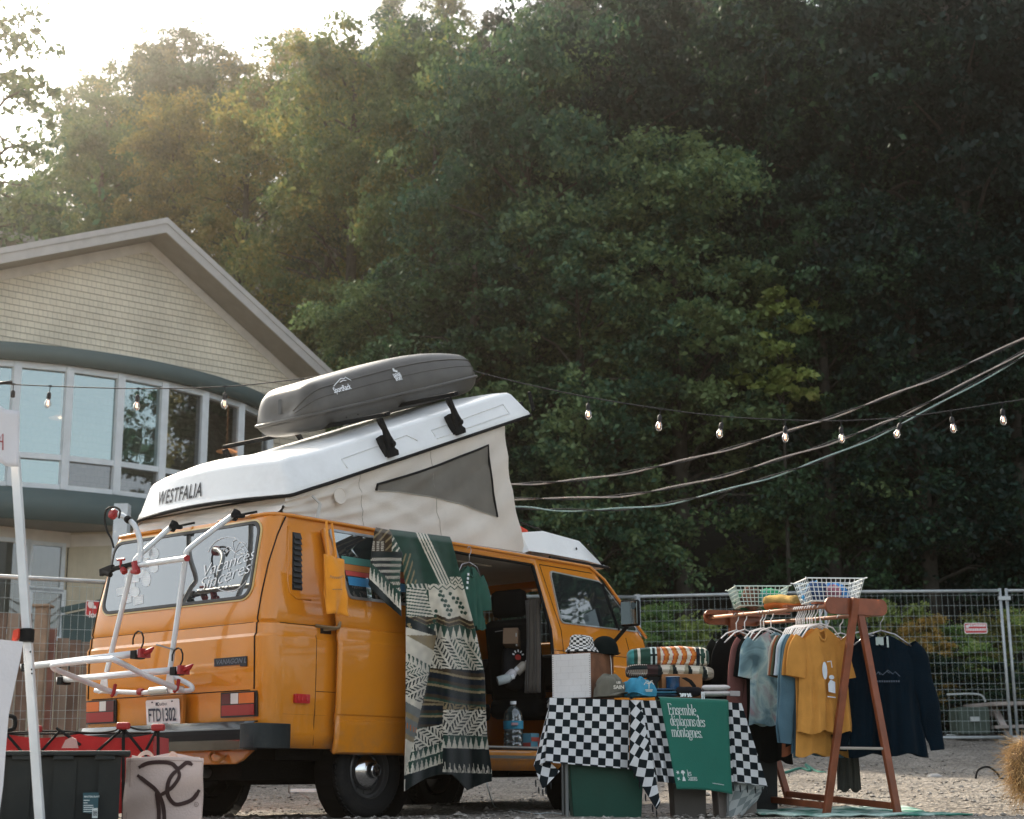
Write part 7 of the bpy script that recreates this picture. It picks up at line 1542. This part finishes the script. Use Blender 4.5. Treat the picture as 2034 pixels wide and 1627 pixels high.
specs = [ # rod, t, label, cat, material, W, L, kind, az offset, seed
 (0, 1462, 'black and grey fleece jacket at the far end of the left rod', 'jacket', camo, .5, .66, 'long', 0.15, 1),
 (0, 1478, 'black sweatshirt hanging next to the patterned fleece jacket', 'sweatshirt', blackc, .5, .68, 'long', 0.15, 2),
 (0, 1510, 'dusty rose long-sleeved shirt hanging behind the tie-dye shirt', 'shirt', rose, .46, .68, 'long', 0.15, 3),
 (0, 1516, 'long black t-shirt showing below the tie-dye shirt', 't-shirt', blackc, .40, .86, 'tee', 0.15, 4),
 (0, 1530, 'pale blue and pink tie-dye t-shirt', 't-shirt', TD, .46, .62, 'tee', 0.15, 5),
 (0, 1580, 'cream t-shirt with a dark ringed collar next to the tie-dye shirt', 't-shirt', cream, .38, .60, 'tee', 0.15, 6),
 (0, 1584, 'rust orange long t-shirt between the cream and the olive shirts', 't-shirt', rust, .38, .80, 'tee', 0.15, 7),
 (0, 1588, 'olive green t-shirt hanging between rust and white shirts', 't-shirt', olive, .38, .58, 'tee', 0.15, 8),
 (0, 1592, 'plain black cotton t-shirt behind the white shirt', 't-shirt', blackc, .38, .74, 'tee', 0.15, 9),
 (0, 1596, 'bright white t-shirt hanging in the middle of the rod', 't-shirt', whitec, .40, .64, 'tee', 0.15, 10),
 (0, 1602, 'pale blue t-shirt just behind the slate blue sweatshirts', 't-shirt', sky_, .40, .68, 'tee', 0.15, 11),
 (0, 1607, 'slate blue sweatshirt, the one next to the pale blue shirt', 'sweatshirt', slate, .42, .78, 'long', 0.15, 12),
 (0, 1612, 'slate blue sweatshirt, the one next to the mustard shirts', 'sweatshirt', slate, .42, .80, 'long', 0.15, 13),
 (0, 1618, 'longer mustard t-shirt hanging behind the printed mustard one', 't-shirt', must, .42, .80, 'tee', 0.08, 14),
 (0, 1628, 'mustard yellow t-shirt with a small white print, nearest on the left rod', 't-shirt', must, .40, .66, 'tee', -0.02, 15),
 (1, 1640, 'green checked flannel shirt on the right rod', 'shirt', flan, .44, .74, 'long', -0.25, 16),
 (1, 1668, 'dark grey long t-shirt low behind the front leg of the rack', 't-shirt', cloth('charcoal', (.05, .05, .045)), .16, 1.0, 'tee', -0.25, 19),
 (1, 1705, 'navy sweatshirt half hidden by the front leg of the rack', 'sweatshirt', navy, .48, .74, 'long', -0.25, 17),
 (1, 1748, 'navy sweatshirt with a stitched mountain, nearest on the right rod', 'sweatshirt', navy, .50, .76, 'long', -0.38, 18)]
for ri, t, lab, cat, m, W, L, kind, dz, seed in specs:
    nm = {'t-shirt': 'hanging_t_shirt', 'jacket': 'hanging_jacket', 'shirt': 'hanging_shirt', 'sweatshirt': 'hanging_sweatshirt'}[cat]
    h = hook(ri, t_for(ri, t)); 
    g_ = garment(nm, lab, cat, GRP, h, AZR+dz, m, W, L, kind, HANGW if seed not in (17, 18) else WIRE, seed, thick=(.032 if kind == 'tee' else .045) if seed in (5, 15, 17, 18) else .010, wv=1.0 if seed in (15, 17, 18) else .35, neckm=blackc if seed == 6 else None)
    G.append(g_)
def gfront(g, th=.06): return lambda u, v, h=0: V((u, -th-.012, v))
q = MB(); mp = G[14]
def ell(cx, cy, rx, ry, n=18): return [(cx+rx*cos(2*pi*k/n), cy+ry*sin(2*pi*k/n)) for k in range(n)]
FN = lambda u, v: V((u, -.050, v))
q.flat(ell(-.02, -.40, .018, .055), FN); q.flat([(.0, -.53), (.05, -.54), (.052, -.47), (.02, -.455), (.0, -.48)], FN); q.flat(ell(.03, -.44, .02, .014, 10), lambda u, v: V((u, -.047, v))); strokes(q, [[(-.01, -.56), (.05, -.565)], [(.0, -.345), (.03, -.34), (.035, -.38)]], FN, .006)
q.build('white_print', mat('print_pale', (.62, .68, .74), .8), G[14], world=False)
q = MB(); FN2 = lambda u, v: V((u, -.072, v))
strokes(q, [[(-.08, -.395), (-.05, -.365), (-.025, -.385), (.01, -.355), (.04, -.38), (.055, -.365), (.085, -.395)], [(-.05, -.37), (-.04, -.385)], [(.0, -.36), (.02, -.375)]], FN2, .005)
for k in range(11): strokes(q, [[(-.08+.015*k, -.425), (-.08+.015*k+.010, -.425)]], FN2, .012)
q.build('mountain_stitching', mat('thread_grey', (.07, .085, .11), .8), G[18], world=False)
# tags and neck label on the nearest navy sweatshirt
q = MB(); q.box((-.02, -.03, -.17), (.05, .004, .05)); q.box((.03, -.034, -.175), (.012, .003, .07)); q.build('hang_tag', mat('tag_pale', (.38, .45, .43), .6), G[18], world=False)
# baskets
def basket(lab, c, rz, W, D, H, m, fillm, seed):
    r = thing('wire_basket', lab, 'basket', tuple(c), rz, 'wire baskets on the rack'); q = MB(); w0, d0 = W*.80, D*.80; rad = .0028
    def rect(w, d, z): return [(-w/2, -d/2, z), (w/2, -d/2, z), (w/2, d/2, z), (-w/2, d/2, z)]
    for k in range(6):
        t = k/5; q.tube(rect(w0+(W-w0)*t, d0+(D-d0)*t, H*t), rad*(1.6 if k == 5 else 1), 5, closed=True)
    for k in range(13):
        s = -.5+k/12
        for sg in (-1, 1): q.tube([(s*w0, sg*d0/2, 0), (s*W, sg*D/2, H)], rad, 4)
        q.tube([(s*w0, -d0/2, 0), (s*w0, d0/2, 0)], rad, 4)
    for k in range(9):
        s = -.5+k/8
        for sg in (-1, 1): q.tube([(sg*w0/2, s*d0, 0), (sg*W/2, s*D, H)], rad, 4)
        q.tube([(-w0/2, s*d0, 0), (w0/2, s*d0, 0)], rad, 4)
    for v in [(-1, -1), (1, -1), (1, 1), (-1, 1)]: q.tube([(v[0]*W/2, v[1]*D/2, H), (v[0]*(W/2+.015), v[1]*(D/2+.015), H+.004)], rad*1.5, 5)
    q.build('wire', m, r, world=False)
    rn = random.Random(seed)
    for i, fm in enumerate(fillm):
        a = 2*pi*i/len(fillm)+rn.random(); q = MB(); cx_, cy_ = w0*.28*cos(a), d0*.28*sin(a); rr = (.085, .08, .065, .045)[i]
        q.grid(lambda u, v: V((cx_+rr*1.2*cos(2*pi*u)*sin(pi*v)*(1+.25*noise.noise(V((u*4, v*4, i)))), cy_+rr*sin(2*pi*u)*sin(pi*v), H*.42+(.075 if i < 3 else .05)*-cos(pi*v)*(1+.35*noise.noise(V((cos(6.28*u)*2, v*4, i+9)))))), 18, 12)
        pr_ = q.build('folded_cloth', fm, None, smooth=True); pr_.location = V(c); pr_.rotation_euler = (0, 0, rz)
        tag(pr_, CL[seed][i], 'cloth')
    return r
CL = {1: ['bright green bandana bundled on the left of the far basket', 'deep green cloth bundled at the back of the far basket', 'printed red and cream cloth rolled in the far basket', 'teal cloth at the right of the far basket'],
      2: ['blue patterned fabric bundle at the left of the near basket', 'plain bright blue fabric bundle in the near basket', 'dark blue printed fabric bundle at the right of the near basket', 'pink and blue fabric bundle low in the near basket']}
grn = cloth('green_fill', (.03, .26, .12)); blu = cloth('blue_fill', (.03, .17, .42), .5)
pt1 = apf.lerp(apn, .12)+V((0, 0, .055)); pt2 = apf.lerp(apn, .80)+V((0, 0, .06))
q = MB()
for t in (.02, .24, .7, .92): q = MB(); c = apf.lerp(apn, t); q.beam(c-RP*.24+V((0, 0, .02)), c+RP*.24+V((0, 0, .02)), .05, .012); q.build('shelf_slat', RED, rk)
basket('pale wire basket of green cloths on the far end of the rack', PD(1507, 1206, 11.1), AZR-.35, .37, .28, .13, mat('wire_pale_green', (.50, .60, .55), .4), [grn, cloth('deep_green', (.02, .12, .07)), cloth('print_mix', (.13, .07, .05), .8), cloth('teal_fill', (.03, .2, .17))], 1)
basket('white wire basket of blue cloths on the near end of the rack', PD(1648, 1197, 10.35), AZR-.30, .38, .30, .14, mat('wire_white', (.70, .74, .73), .4), [blu, cloth('sky_fill', (.04, .27, .55)), cloth('navy_fill', (.03, .06, .14), .6), cloth('pink_fill', (.22, .10, .14), .6)], 2)
a, b = PD(1520, 1192, 10.9), PD(1588, 1192, 10.6); r = thing('rolled_blanket', 'mustard and orange rolled blanket lying between the two wire baskets', 'blanket', tuple((a+b)/2))
q = MB()
for k, (dz, rr) in enumerate(((0, .032), (-.035, .026))): q.tube(bez([a+V((0, 0, dz-.01)), a.lerp(b, .3)+V((0, 0, dz+.005)), a.lerp(b, .7)+V((0, 0, dz)), b+V((0, 0, dz-.005))], 6), [rr*.7]+[rr*(1+.1*sin(k2)) for k2 in range(17)]+[rr*.7], 10, mi=k)
q.build('roll', [cloth('mustard_wool', (.42, .27, .09), .5), cloth('orange_wool', (.45, .12, .03), .3)], r, smooth=True)
# mat under the rack
q = MB()
def rug(u, v): d = 9.55+1.15*v; return AT(d, 1.62+1.05*u-.12*v+.02*sin(v*9), gz_(d, 1.6+1.0*u)+.012+.012*noise.noise(V((u*9, v*4, 0))))
def gz_(d, l): return gz(d, l)
RUG = mat('striped_rug', (.2, .4, .35), .9)
def rugm(m):
    nt = m.node_tree; b = nt.nodes['Principled BSDF']; tc = nd(nt, 'ShaderNodeTexCoord'); n = nd(nt, 'ShaderNodeTexNoise'); n.inputs['Scale'].default_value = 7; n.inputs['Detail'].default_value = 3; r = nd(nt, 'ShaderNodeValToRGB'); e = r.color_ramp.elements; e[0].position = .42; e[0].color = (.04, .20, .15, 1); e[1].position = .56; e[1].color = (.42, .55, .50, 1); nt.links.new(tc.outputs['Object'], n.inputs['Vector']); nt.links.new(n.outputs['Fac'], r.inputs[0]); nt.links.new(r.outputs[0], b.inputs['Base Color'])
rugm(RUG)
q.grid(rug, 40, 24); o = q.build('rug', RUG, None, smooth=True, solid=.01, off=1); tag(o, 'crumpled green and white woven rug on the gravel under the clothes rack', 'rug')
# ------------------------------------------------------------------ left foreground
WFAB = mat('canopy_white', (.62, .62, .65), .8, var=.04, bump=.2, bscale=60)
tent = thing('market_canopy', 'white market canopy corner with a thin white pole at the left edge', 'canopy', (*PD(70, 1600, 7.6).xy, 0))
q = MB(); q.beam(PD(30, 905, 7.6), PD(80, 1640, 7.6), .040, .040, up=-FH); q.build('pole', WHTUBE, tent, bevel=.004)
q = MB()
for y in (1295, 1330, 1338): c = PD(57+ (y-1300)*.07+4, y, 7.575); q.lathe([(0, 0), (.005, 0)], Matrix.Translation(c-FH*.003) @ Matrix.Rotation(pi/2, 4, 'X') @ Matrix.Rotation(0, 4, 'Y'), 8)
q.build('pole_hole', BLACKR, tent)
q = MB(); q.grid(lambda u, v: PD(-330+368*u, 806+(6 if u > .9 else 0)+(116-4*u)*v+3*sin(u*14), 7.45-.3*(1-u))+FH*.01*sin(u*20+v*3), 40, 10); q.build('valance', WFAB, tent, smooth=True, solid=.004)
q = MB(); strokes(q, [[(0, 0), (.03, .05), (.035, -.03)], [(.012, .015), (.033, .01)]], frame(PD(-8, 882, 7.42), LAT, (0, 0, 1), -FH), .006); q.build('red_lettering', REDPL, tent)
q = MB(); q.box(PD(54, 1262, 7.58), (.06, .055, .065), Matrix.Rotation(YAW, 3, 'Z')); sl = q.build('pole_slider', BLACKR, tent, bevel=.006)
q = MB(); c = PD(40, 1262, 7.56); q.prism([(0, .03), (-.025, .02), (-.03, -.035), (-.012, -.03), (0, -.01)], frame(c, LAT, (0, 0, 1), -FH, 0), .03); q.build('slider_button', mat('button_red', (.6, .06, .03), .4), sl)
q = MB(); P = [(-40, 1266), (46, 1275), (40, 1310), (17, 1420), (12, 1480), (6, 1560), (-2, 1620), (-40, 1640)]; q.flat(P, lambda x, y: PD(x, y, 7.5)); sb = q.build('side_banner', WFAB, tent, solid=.003)
q = MB(); q.tube([PD(47, 1276, 7.5), PD(48, 1300, 7.52), PD(52, 1318, 7.55)], .002, 4); q.build('tie_cord', WHTUBE, tent)
# red folding wagon
wg = thing('folding_wagon', 'red fabric folding wagon with black crossed struts behind the dark storage bin', 'wagon', (*PD(170, 1600, 9.2).xy, 0))
WD = 9.2; REDF = mat('wagon_red', (.42, .02, .02), .8, bump=.25, bscale=90, sheen=.1)
q = MB()
for dd in (0, .5):
    q.grid(lambda u, v: PD(10+295*u, 1458-14*sin(u*pi*1.0)*0+(0)+8*abs(sin(2*pi*u))+ (150)*v, WD+dd)+FH*(.012*sin(u*23)), 40, 10)
q.grid(lambda u, v: PD(302+3, 1462+150*v, WD).lerp(PD(302+3, 1462+150*v, WD)+FH*.5-LAT*.02, u), 8, 6); q.build('fabric_side', REDF, wg, smooth=True)
q = MB(); J = [(10, 1458), (77, 1525), (77, 1448), (140, 1510)]
for a, b in (((10, 1455), (62, 1515)), ((62, 1515), (120, 1450)), ((112, 1446), (160, 1480)), ((190, 1495), (245, 1446)), ((245, 1446), (312, 1530)), ((290, 1490), (312, 1448))): q.tube([PD(*a, WD-.03), PD(*b, WD-.03)], .008, 6)
for x in (245, 314): q.tube([PD(x, 1446, WD-.02), PD(x, 1627, WD-.02)], .010, 6)
q.tube(bez([PD(10, 1456, WD-.01), PD(110, 1452, WD-.01), PD(180, 1456, WD-.01), PD(225, 1452, WD-.01), PD(245, 1442, WD-.01), PD(280, 1450, WD-.01), PD(316, 1446, WD-.01)], 5), .006, 5); q.tube([PD(10, 1458, WD+.5), PD(300, 1456, WD+.5)], .008, 5); q.build('strut_frame', BLACKR, wg)
for x, y in ((245, 1442), (314, 1445), (70, 1448)): q = MB(); q.box(PD(x, y, WD-.03), (.05, .075, .04), Matrix.Rotation(YAW, 3, 'Z')); q.build('corner_joint', REDPL, wg, bevel=.012)
for sx in (30, 290):
    q = MB(); c = PD(sx, 1560, WD+.05); c.z = .085; q.lathe([(0, -.03), (.07, -.03), (.085, -.02), (.085, .02), (.07, .03), (0, .03)], Matrix.Translation(c) @ Matrix.Rotation(YAW, 4, 'Z') @ Matrix.Rotation(pi/2, 4, 'Y'), 20); q.build('wheel', BLACKR, wg)
q = MB(); q.tube(bez([PD(11, 1432, 8.9), PD(14, 1423, 8.9), PD(22, 1422, 8.9), (PD(29, 1427, 8.9)), PD(30, 1440, 8.9), PD(26, 1448, 8.9), PD(16, 1450, 8.9), PD(11, 1446, 8.9)], 4), .012, 7); q.build('pull_handle', BLACKR, wg, smooth=True)
q = MB(); q.flat([(122, 1486), (130, 1470), (142, 1464), (150, 1468), (154, 1486)], lambda x, y: PD(x, y, 8.95)); o = q.build('pink_cloth', mat('pale_pink', (.5, .3, .27), .8), None, solid=.02); tag(o, 'pale pink cloth corner sticking up out of the dark storage bin', 'cloth')
# dark storage bin
bn = thing('storage_bin', 'large dark green-black storage bin with a product label in the left corner', 'storage bin', (*PD(120, 1600, 8.2).xy, 0)); BD = 8.2; BINM = mat('bin_plastic', (.008, .013, .014), .5, bump=.05, dirt=.15)
ax = (LAT*.97+FH*.24).normalized(); ay = (FH*.97-LAT*.24).normalized(); c0 = PD(250, 1490, BD); c0.z = 0; zt = PD(200, 1490, BD).z
def bi(u, v, z): return c0-ax*u+ay*v+V((0, 0, z))
q = MB(); W_, D_ = .80, .46
for k in range(0, 7):
    u0, u1 = .02+k*(W_-.04)/7, .02+(k+1)*(W_-.04)/7; ins = .0 if k % 2 == 0 else .018
    q.add([bi(u0+.03*0, .03+ins, .0), bi(u1, .03+ins, .0), bi(u1, ins, zt-.035), bi(u0, ins, zt-.035)], [(0, 1, 2, 3)])
    if k: i0 = .0 if (k-1) % 2 == 0 else .018; q.add([bi(u0, .03+i0, 0), bi(u0, .03+ins, 0), bi(u0, ins, zt-.035), bi(u0, i0, zt-.035)], [(0, 1, 2, 3)])
q.add([bi(.02, .03, 0), bi(.05, D_, 0), bi(.02, D_, zt-.03), bi(.02, 0, zt-.035)], [(0, 1, 2, 3)]); q.add([bi(W_, .03, 0), bi(W_, D_, 0), bi(W_, D_, zt-.03), bi(W_, 0, zt-.035)], [(0, 1, 2, 3)]); q.add([bi(.02, D_, 0), bi(W_, D_, 0), bi(W_, D_, zt-.03), bi(.02, D_, zt-.035)], [(0, 1, 2, 3)])
q.build('tub', BINM, bn)
q = MB(); q.box(bi(W_/2, D_/2-.01, zt-.016), (W_+.05, D_+.06, .024), Matrix((ax, ay, V((0, 0, 1)))).transposed())
for k in range(4): q.box(bi(.1+.2*k, -.024, zt-.035), (.10, .012, .03), Matrix((ax, ay, V((0, 0, 1)))).transposed())
q.build('lid', BINM, bn, bevel=.006)
q = MB(); lf_ = lambda x, y: PP(x, y, bi(0, -.006, 0), ay); q.flat([(165, 1575), (196, 1574), (194, 1618), (164, 1614)], lf_); lo_ = q.build('label', mat('label_teal', (.02, .07, .09), .5), bn)
q = MB(); lg = lambda x, y: PP(x, y, bi(0, -.008, 0), ay)
put_text(q, 'MASTERCRAFT', lambda u, v: lg(167+u*1, 1584-v), 4.6, bold=.1)
for y, a, b in ((1589, 166, 178), (1594, 166, 174), (1599, 166, 185), (1603, 166, 186), (1607, 166, 184), (1611, 166, 182)): q.add([lg(a, y), lg(b, y), lg(b, y+1.6), lg(a, y+1.6)], [(0, 1, 2, 3)])
q.flat([(183, 1606), (194, 1605), (194, 1625), (183, 1625)], lg); q.build('label_print', mat('label_white', (.55, .62, .62), .5), lo_)
q = MB()
for k in range(6): q.add([PP(185+1.4*k, 1610, bi(0, -.0095, 0), ay), PP(185+1.4*k+.7, 1610, bi(0, -.0095, 0), ay), PP(185+1.4*k+.7, 1621, bi(0, -.0095, 0), ay), PP(185+1.4*k, 1621, bi(0, -.0095, 0), ay)], [(0, 1, 2, 3)])
q.build('barcode', BINM, lo_)
# tote bag
tb = thing('tote_bag', 'pale pink tote bag with a large looping black brush drawing, standing before the bumper', 'tote bag', (*PD(320, 1620, 8.7).xy, 0)); GD = 8.7
TOT = mat('tote_canvas', (.56, .445, .40), .8, var=.06, bump=.3, bscale=90)
def tote(x, y, off=0): # front panel
    u = (x-240)/163; return PD(x, y, GD)+FH*(-.035*sin(pi*min(max(u, 0), 1))+.012*sin(y*.07+u*4)-off)
q = MB()
q.grid(lambda u, v: tote((253-13*v)+(403-(253-13*v)-3*v)*u, 1506-3*sin(u*pi)+(1680-1506)*v), 30, 30); q.grid(lambda u, v: (tote(403-3*v, 1506+174*v)).lerp(tote(403-3*v, 1506+174*v)+FH*.18-LAT*.03, u), 6, 10); q.grid(lambda u, v: (tote(253-13*v, 1506+174*v)).lerp(tote(253-13*v, 1506+174*v)+FH*.18+LAT*.02, u), 6, 10); q.grid(lambda u, v: PD(262+135*u, 1500+180*v+4*sin(u*8), GD+.17), 12, 10)
q.build('bag', TOT, tb, smooth=50, solid=.003)
q = MB(); q.tube([tote(262, 1506, .002), tote(259, 1560, .002), tote(248, 1650, .002)], .002, 4); q.tube([tote(255, 1512, .002), tote(330, 1510, .002), tote(402, 1512, .002)], .0016, 4); q.build('seam_line', mat('seam_pink', (.36, .27, .24), .8), tb)
for pts, dd in ((((272, 1508), (280, 1499), (292, 1495), (300, 1499), (306, 1507)), GD-.0), (((336, 1503), (341, 1497), (348, 1499), (352, 1504)), GD+.15)):
    q = MB(); P = bez([PD(x, y, dd) for x, y in pts], 5); q.grid(lambda u, v: P[int(round(u*(len(P)-1)))]+UP*(.016*(v-.5)*2)*.7, len(P)-1, 1); q.build('handle', TOT, tb, solid=.003)
q = MB()
def z2(a, b): return (a*.2931, 1150+b*.2931)
def br(pts, w0, off=.004):
    P = bez([(*z2(*p), 0) for p in pts], 6); n = len(P)
    A = []; B = []
    for i, p in enumerate(P):
        t = (P[min(i+1, n-1)]-P[max(i-1, 0)]).normalized(); nn = V((-t.y, t.x, 0)); w = w0/2*(1 if 2 < i < n-3 else .75); A.append(tote(p.x+nn.x*w, p.y+nn.y*w, off)); B.append(tote(p.x-nn.x*w, p.y-nn.y*w, off))
    q.add(A+B, [(i, i+1, n+i+1, n+i) for i in range(n-1)])
br([(945, 1280), (1010, 1250), (1100, 1242), (1170, 1252), (1215, 1285), (1270, 1245), (1308, 1262)], 8); br([(1215, 1290), (1225, 1340), (1190, 1400), (1150, 1435), (1085, 1475)], 7, .005); br([(1215, 1290), (1170, 1340), (1150, 1400), (1150, 1470), (1190, 1525), (1250, 1520), (1310, 1490), (1352, 1430)], 8, .006); br([(935, 1330), (1000, 1375), (1060, 1420), (1090, 1460), (1110, 1520), (1125, 1627), (1130, 1700)], 8, .007); br([(1075, 1430), (1080, 1500), (1085, 1580), (1090, 1700)], 8, .008)
q.build('brush_drawing', mat('brush_brown', (.045, .022, .02), .7), tb)
q = MB(); fr_ = lambda a, b: tote(a, b, .006); c = z2(1332, 1528); strokes(q, [[(c[0]+4*cos(t), c[1]+4.6*sin(t)) for t in [2*pi*k/16 for k in range(17)]]], fr_, .8); put_text(q, 'R', lambda u, v: fr_(c[0]-1.9+u, c[1]+2.2-v), 5.6); q.build('small_mark', mat('mark_brown', (.12, .07, .06), .7), tb)
# ------------------------------------------------------------------ straw figure, cords, bits on the ground
sw = thing('straw_bundle', 'shaggy golden straw bundle on a dark stand at the right edge', 'straw bundle', (*PD(2030, 1600, 10.2).xy, gz(10.2, 3.2))); rn = random.Random(12); SD = 10.2; q = MB(); cc_ = PD(2052, 1525, SD)
for k in range(2600):
    a = rn.uniform(0, 2*pi); h = rn.uniform(-1, 1); rr = .15*math.sqrt(max(.05, 1-h*h*.8)); p = cc_+V((rr*cos(a), rr*sin(a), h*.20))*rn.uniform(.75, 1.02); t = V((rn.gauss(0, .6)+cos(a)*.6, rn.gauss(0, .6)+sin(a)*.6, rn.gauss(-.3, .9))).normalized(); L = rn.uniform(.05, .17); w = V((rn.gauss(0, 1), rn.gauss(0, 1), rn.gauss(0, 1))).normalized()*.0018; o = len(q.v); q.add([p-w, p+w, p+t*L+w*.3+V((0, 0, -.02)), p+t*L-w*.3+V((0, 0, -.02))], [(0, 1, 2, 3)])
q.build('straw', mat('straw', (.46, .30, .13), .8, var=.35, scale=25), sw, rec=False)
q = MB(); q.grid(lambda u, v: cc_+V((.15*cos(2*pi*u)*sin(pi*v), .15*sin(2*pi*u)*sin(pi*v), .18*cos(pi*v))), 16, 10); q.build('core', mat('straw_core', (.14, .08, .035), .9), sw, smooth=True)
q = MB(); q.beam(V((cc_.x, cc_.y, gz(10.2, 3.2)-.02)), cc_, .06, .06, up=FH); q.build('stand', mat('stand_grey', (.05, .05, .06), .7), sw)
def onground(px, py, h=.006): d, l = gp(px, py); return AT(d, l, gz(d, l)+h)
q = MB(); q.tube(bez([PY(965, 1545, -.95), PY(972, 1575, -1.0), onground(985, 1606), onground(1020, 1611), onground(1060, 1618), onground(1090, 1617), onground(1120, 1619)], 6), .0045, 6); o = q.build('extension_cord', mat('cord_white', (.5, .56, .56), .5), None, smooth=True); tag(o, 'white power cord hanging from the van sill onto the gravel', 'cord')
q = MB(); q.tube(bez([PY(572, 1545, .2), PY(574, 1560, .2), onground(576, 1578), onground(600, 1580), onground(614, 1588)], 5), .004, 6); o = q.build('copper_wire', mat('cord_brown', (.14, .07, .04), .6), None, smooth=True); tag(o, 'thin brown wire under the van hanging to the gravel', 'wire')
q = MB(); q.beam(onground(578, 1577, .03), onground(628, 1577, .03), .03, .03); o = q.build('white_strip', WHSTK, None, bevel=.003); tag(o, 'white plastic strip lying on the gravel under the van', 'strip')
q = MB(); a_ = onground(1938, 1549); q.tube(bez([a_, a_+LAT*.03+V((0, 0, .08)), a_+LAT*.12+V((0, 0, .11)), a_+LAT*.20+V((0, 0, .06)), a_+LAT*.24+V((0, 0, .0)), a_+LAT*.29+V((0, 0, .0))], 5), .010, 6); o = q.build('cable_loop', BLACKR, None, smooth=True); tag(o, 'black cable loop sticking up from the gravel near the right edge', 'cable')
q = MB(); q.tube(bez([onground(1560, 1536), onground(1590, 1528), onground(1610, 1533), onground(1600, 1520), onground(1622, 1534), onground(1640, 1536)], 5), .014, 6); o = q.build('green_rope', mat('rope_green', (.03, .16, .12), .8), None, smooth=True); tag(o, 'tangled green rope on the gravel behind the clothes rack', 'rope')
for px, py, s_, lab in ((1857, 1543, .05, 'pale flat rock on the gravel left of the black cable loop'), (462, 1574, .04, 'pale rock on the gravel under the rear of the van')):
    q = MB(); c = onground(px, py, 0); q.grid(lambda u, v: c+V((s_*1.5*cos(2*pi*u)*sin(pi*v)*(1+.2*noise.noise(V((u*5, v*3, px)))), s_*1.5*sin(2*pi*u)*sin(pi*v), s_*.6*-cos(pi*v)*(1+.3*noise.noise(V((u*3, v*3, 4)))))), 12, 8); o = q.build('rock', mat('rock_pale', (.42, .40, .38), .9), None); tag(o, lab, 'rock')
# ------------------------------------------------------------------ haze volume added to stand in for the sun's veiling glare
hzv = MB(); c_ = AT(38, 0, 0); hzv.box((c_.x, c_.y, 30.5), (190, 190, 64), Matrix.Rotation(YAW, 3, 'Z'))
hm = bpy.data.materials.new('glare_haze'); hm.use_nodes = True; nt_ = hm.node_tree; nt_.nodes.clear(); o_ = nd(nt_, 'ShaderNodeOutputMaterial'); v_ = nd(nt_, 'ShaderNodeVolumePrincipled')
v_.inputs['Color'].default_value = (1, .90, .76, 1); v_.inputs['Density'].default_value = .0014; v_.inputs['Anisotropy'].default_value = .94; nt_.links.new(v_.outputs[0], o_.inputs['Volume'])
ho = hzv.build('haze', hm, None); tag(ho, 'warm haze added over the lot for the veiling glare of the sun', 'haze', kind='stuff')
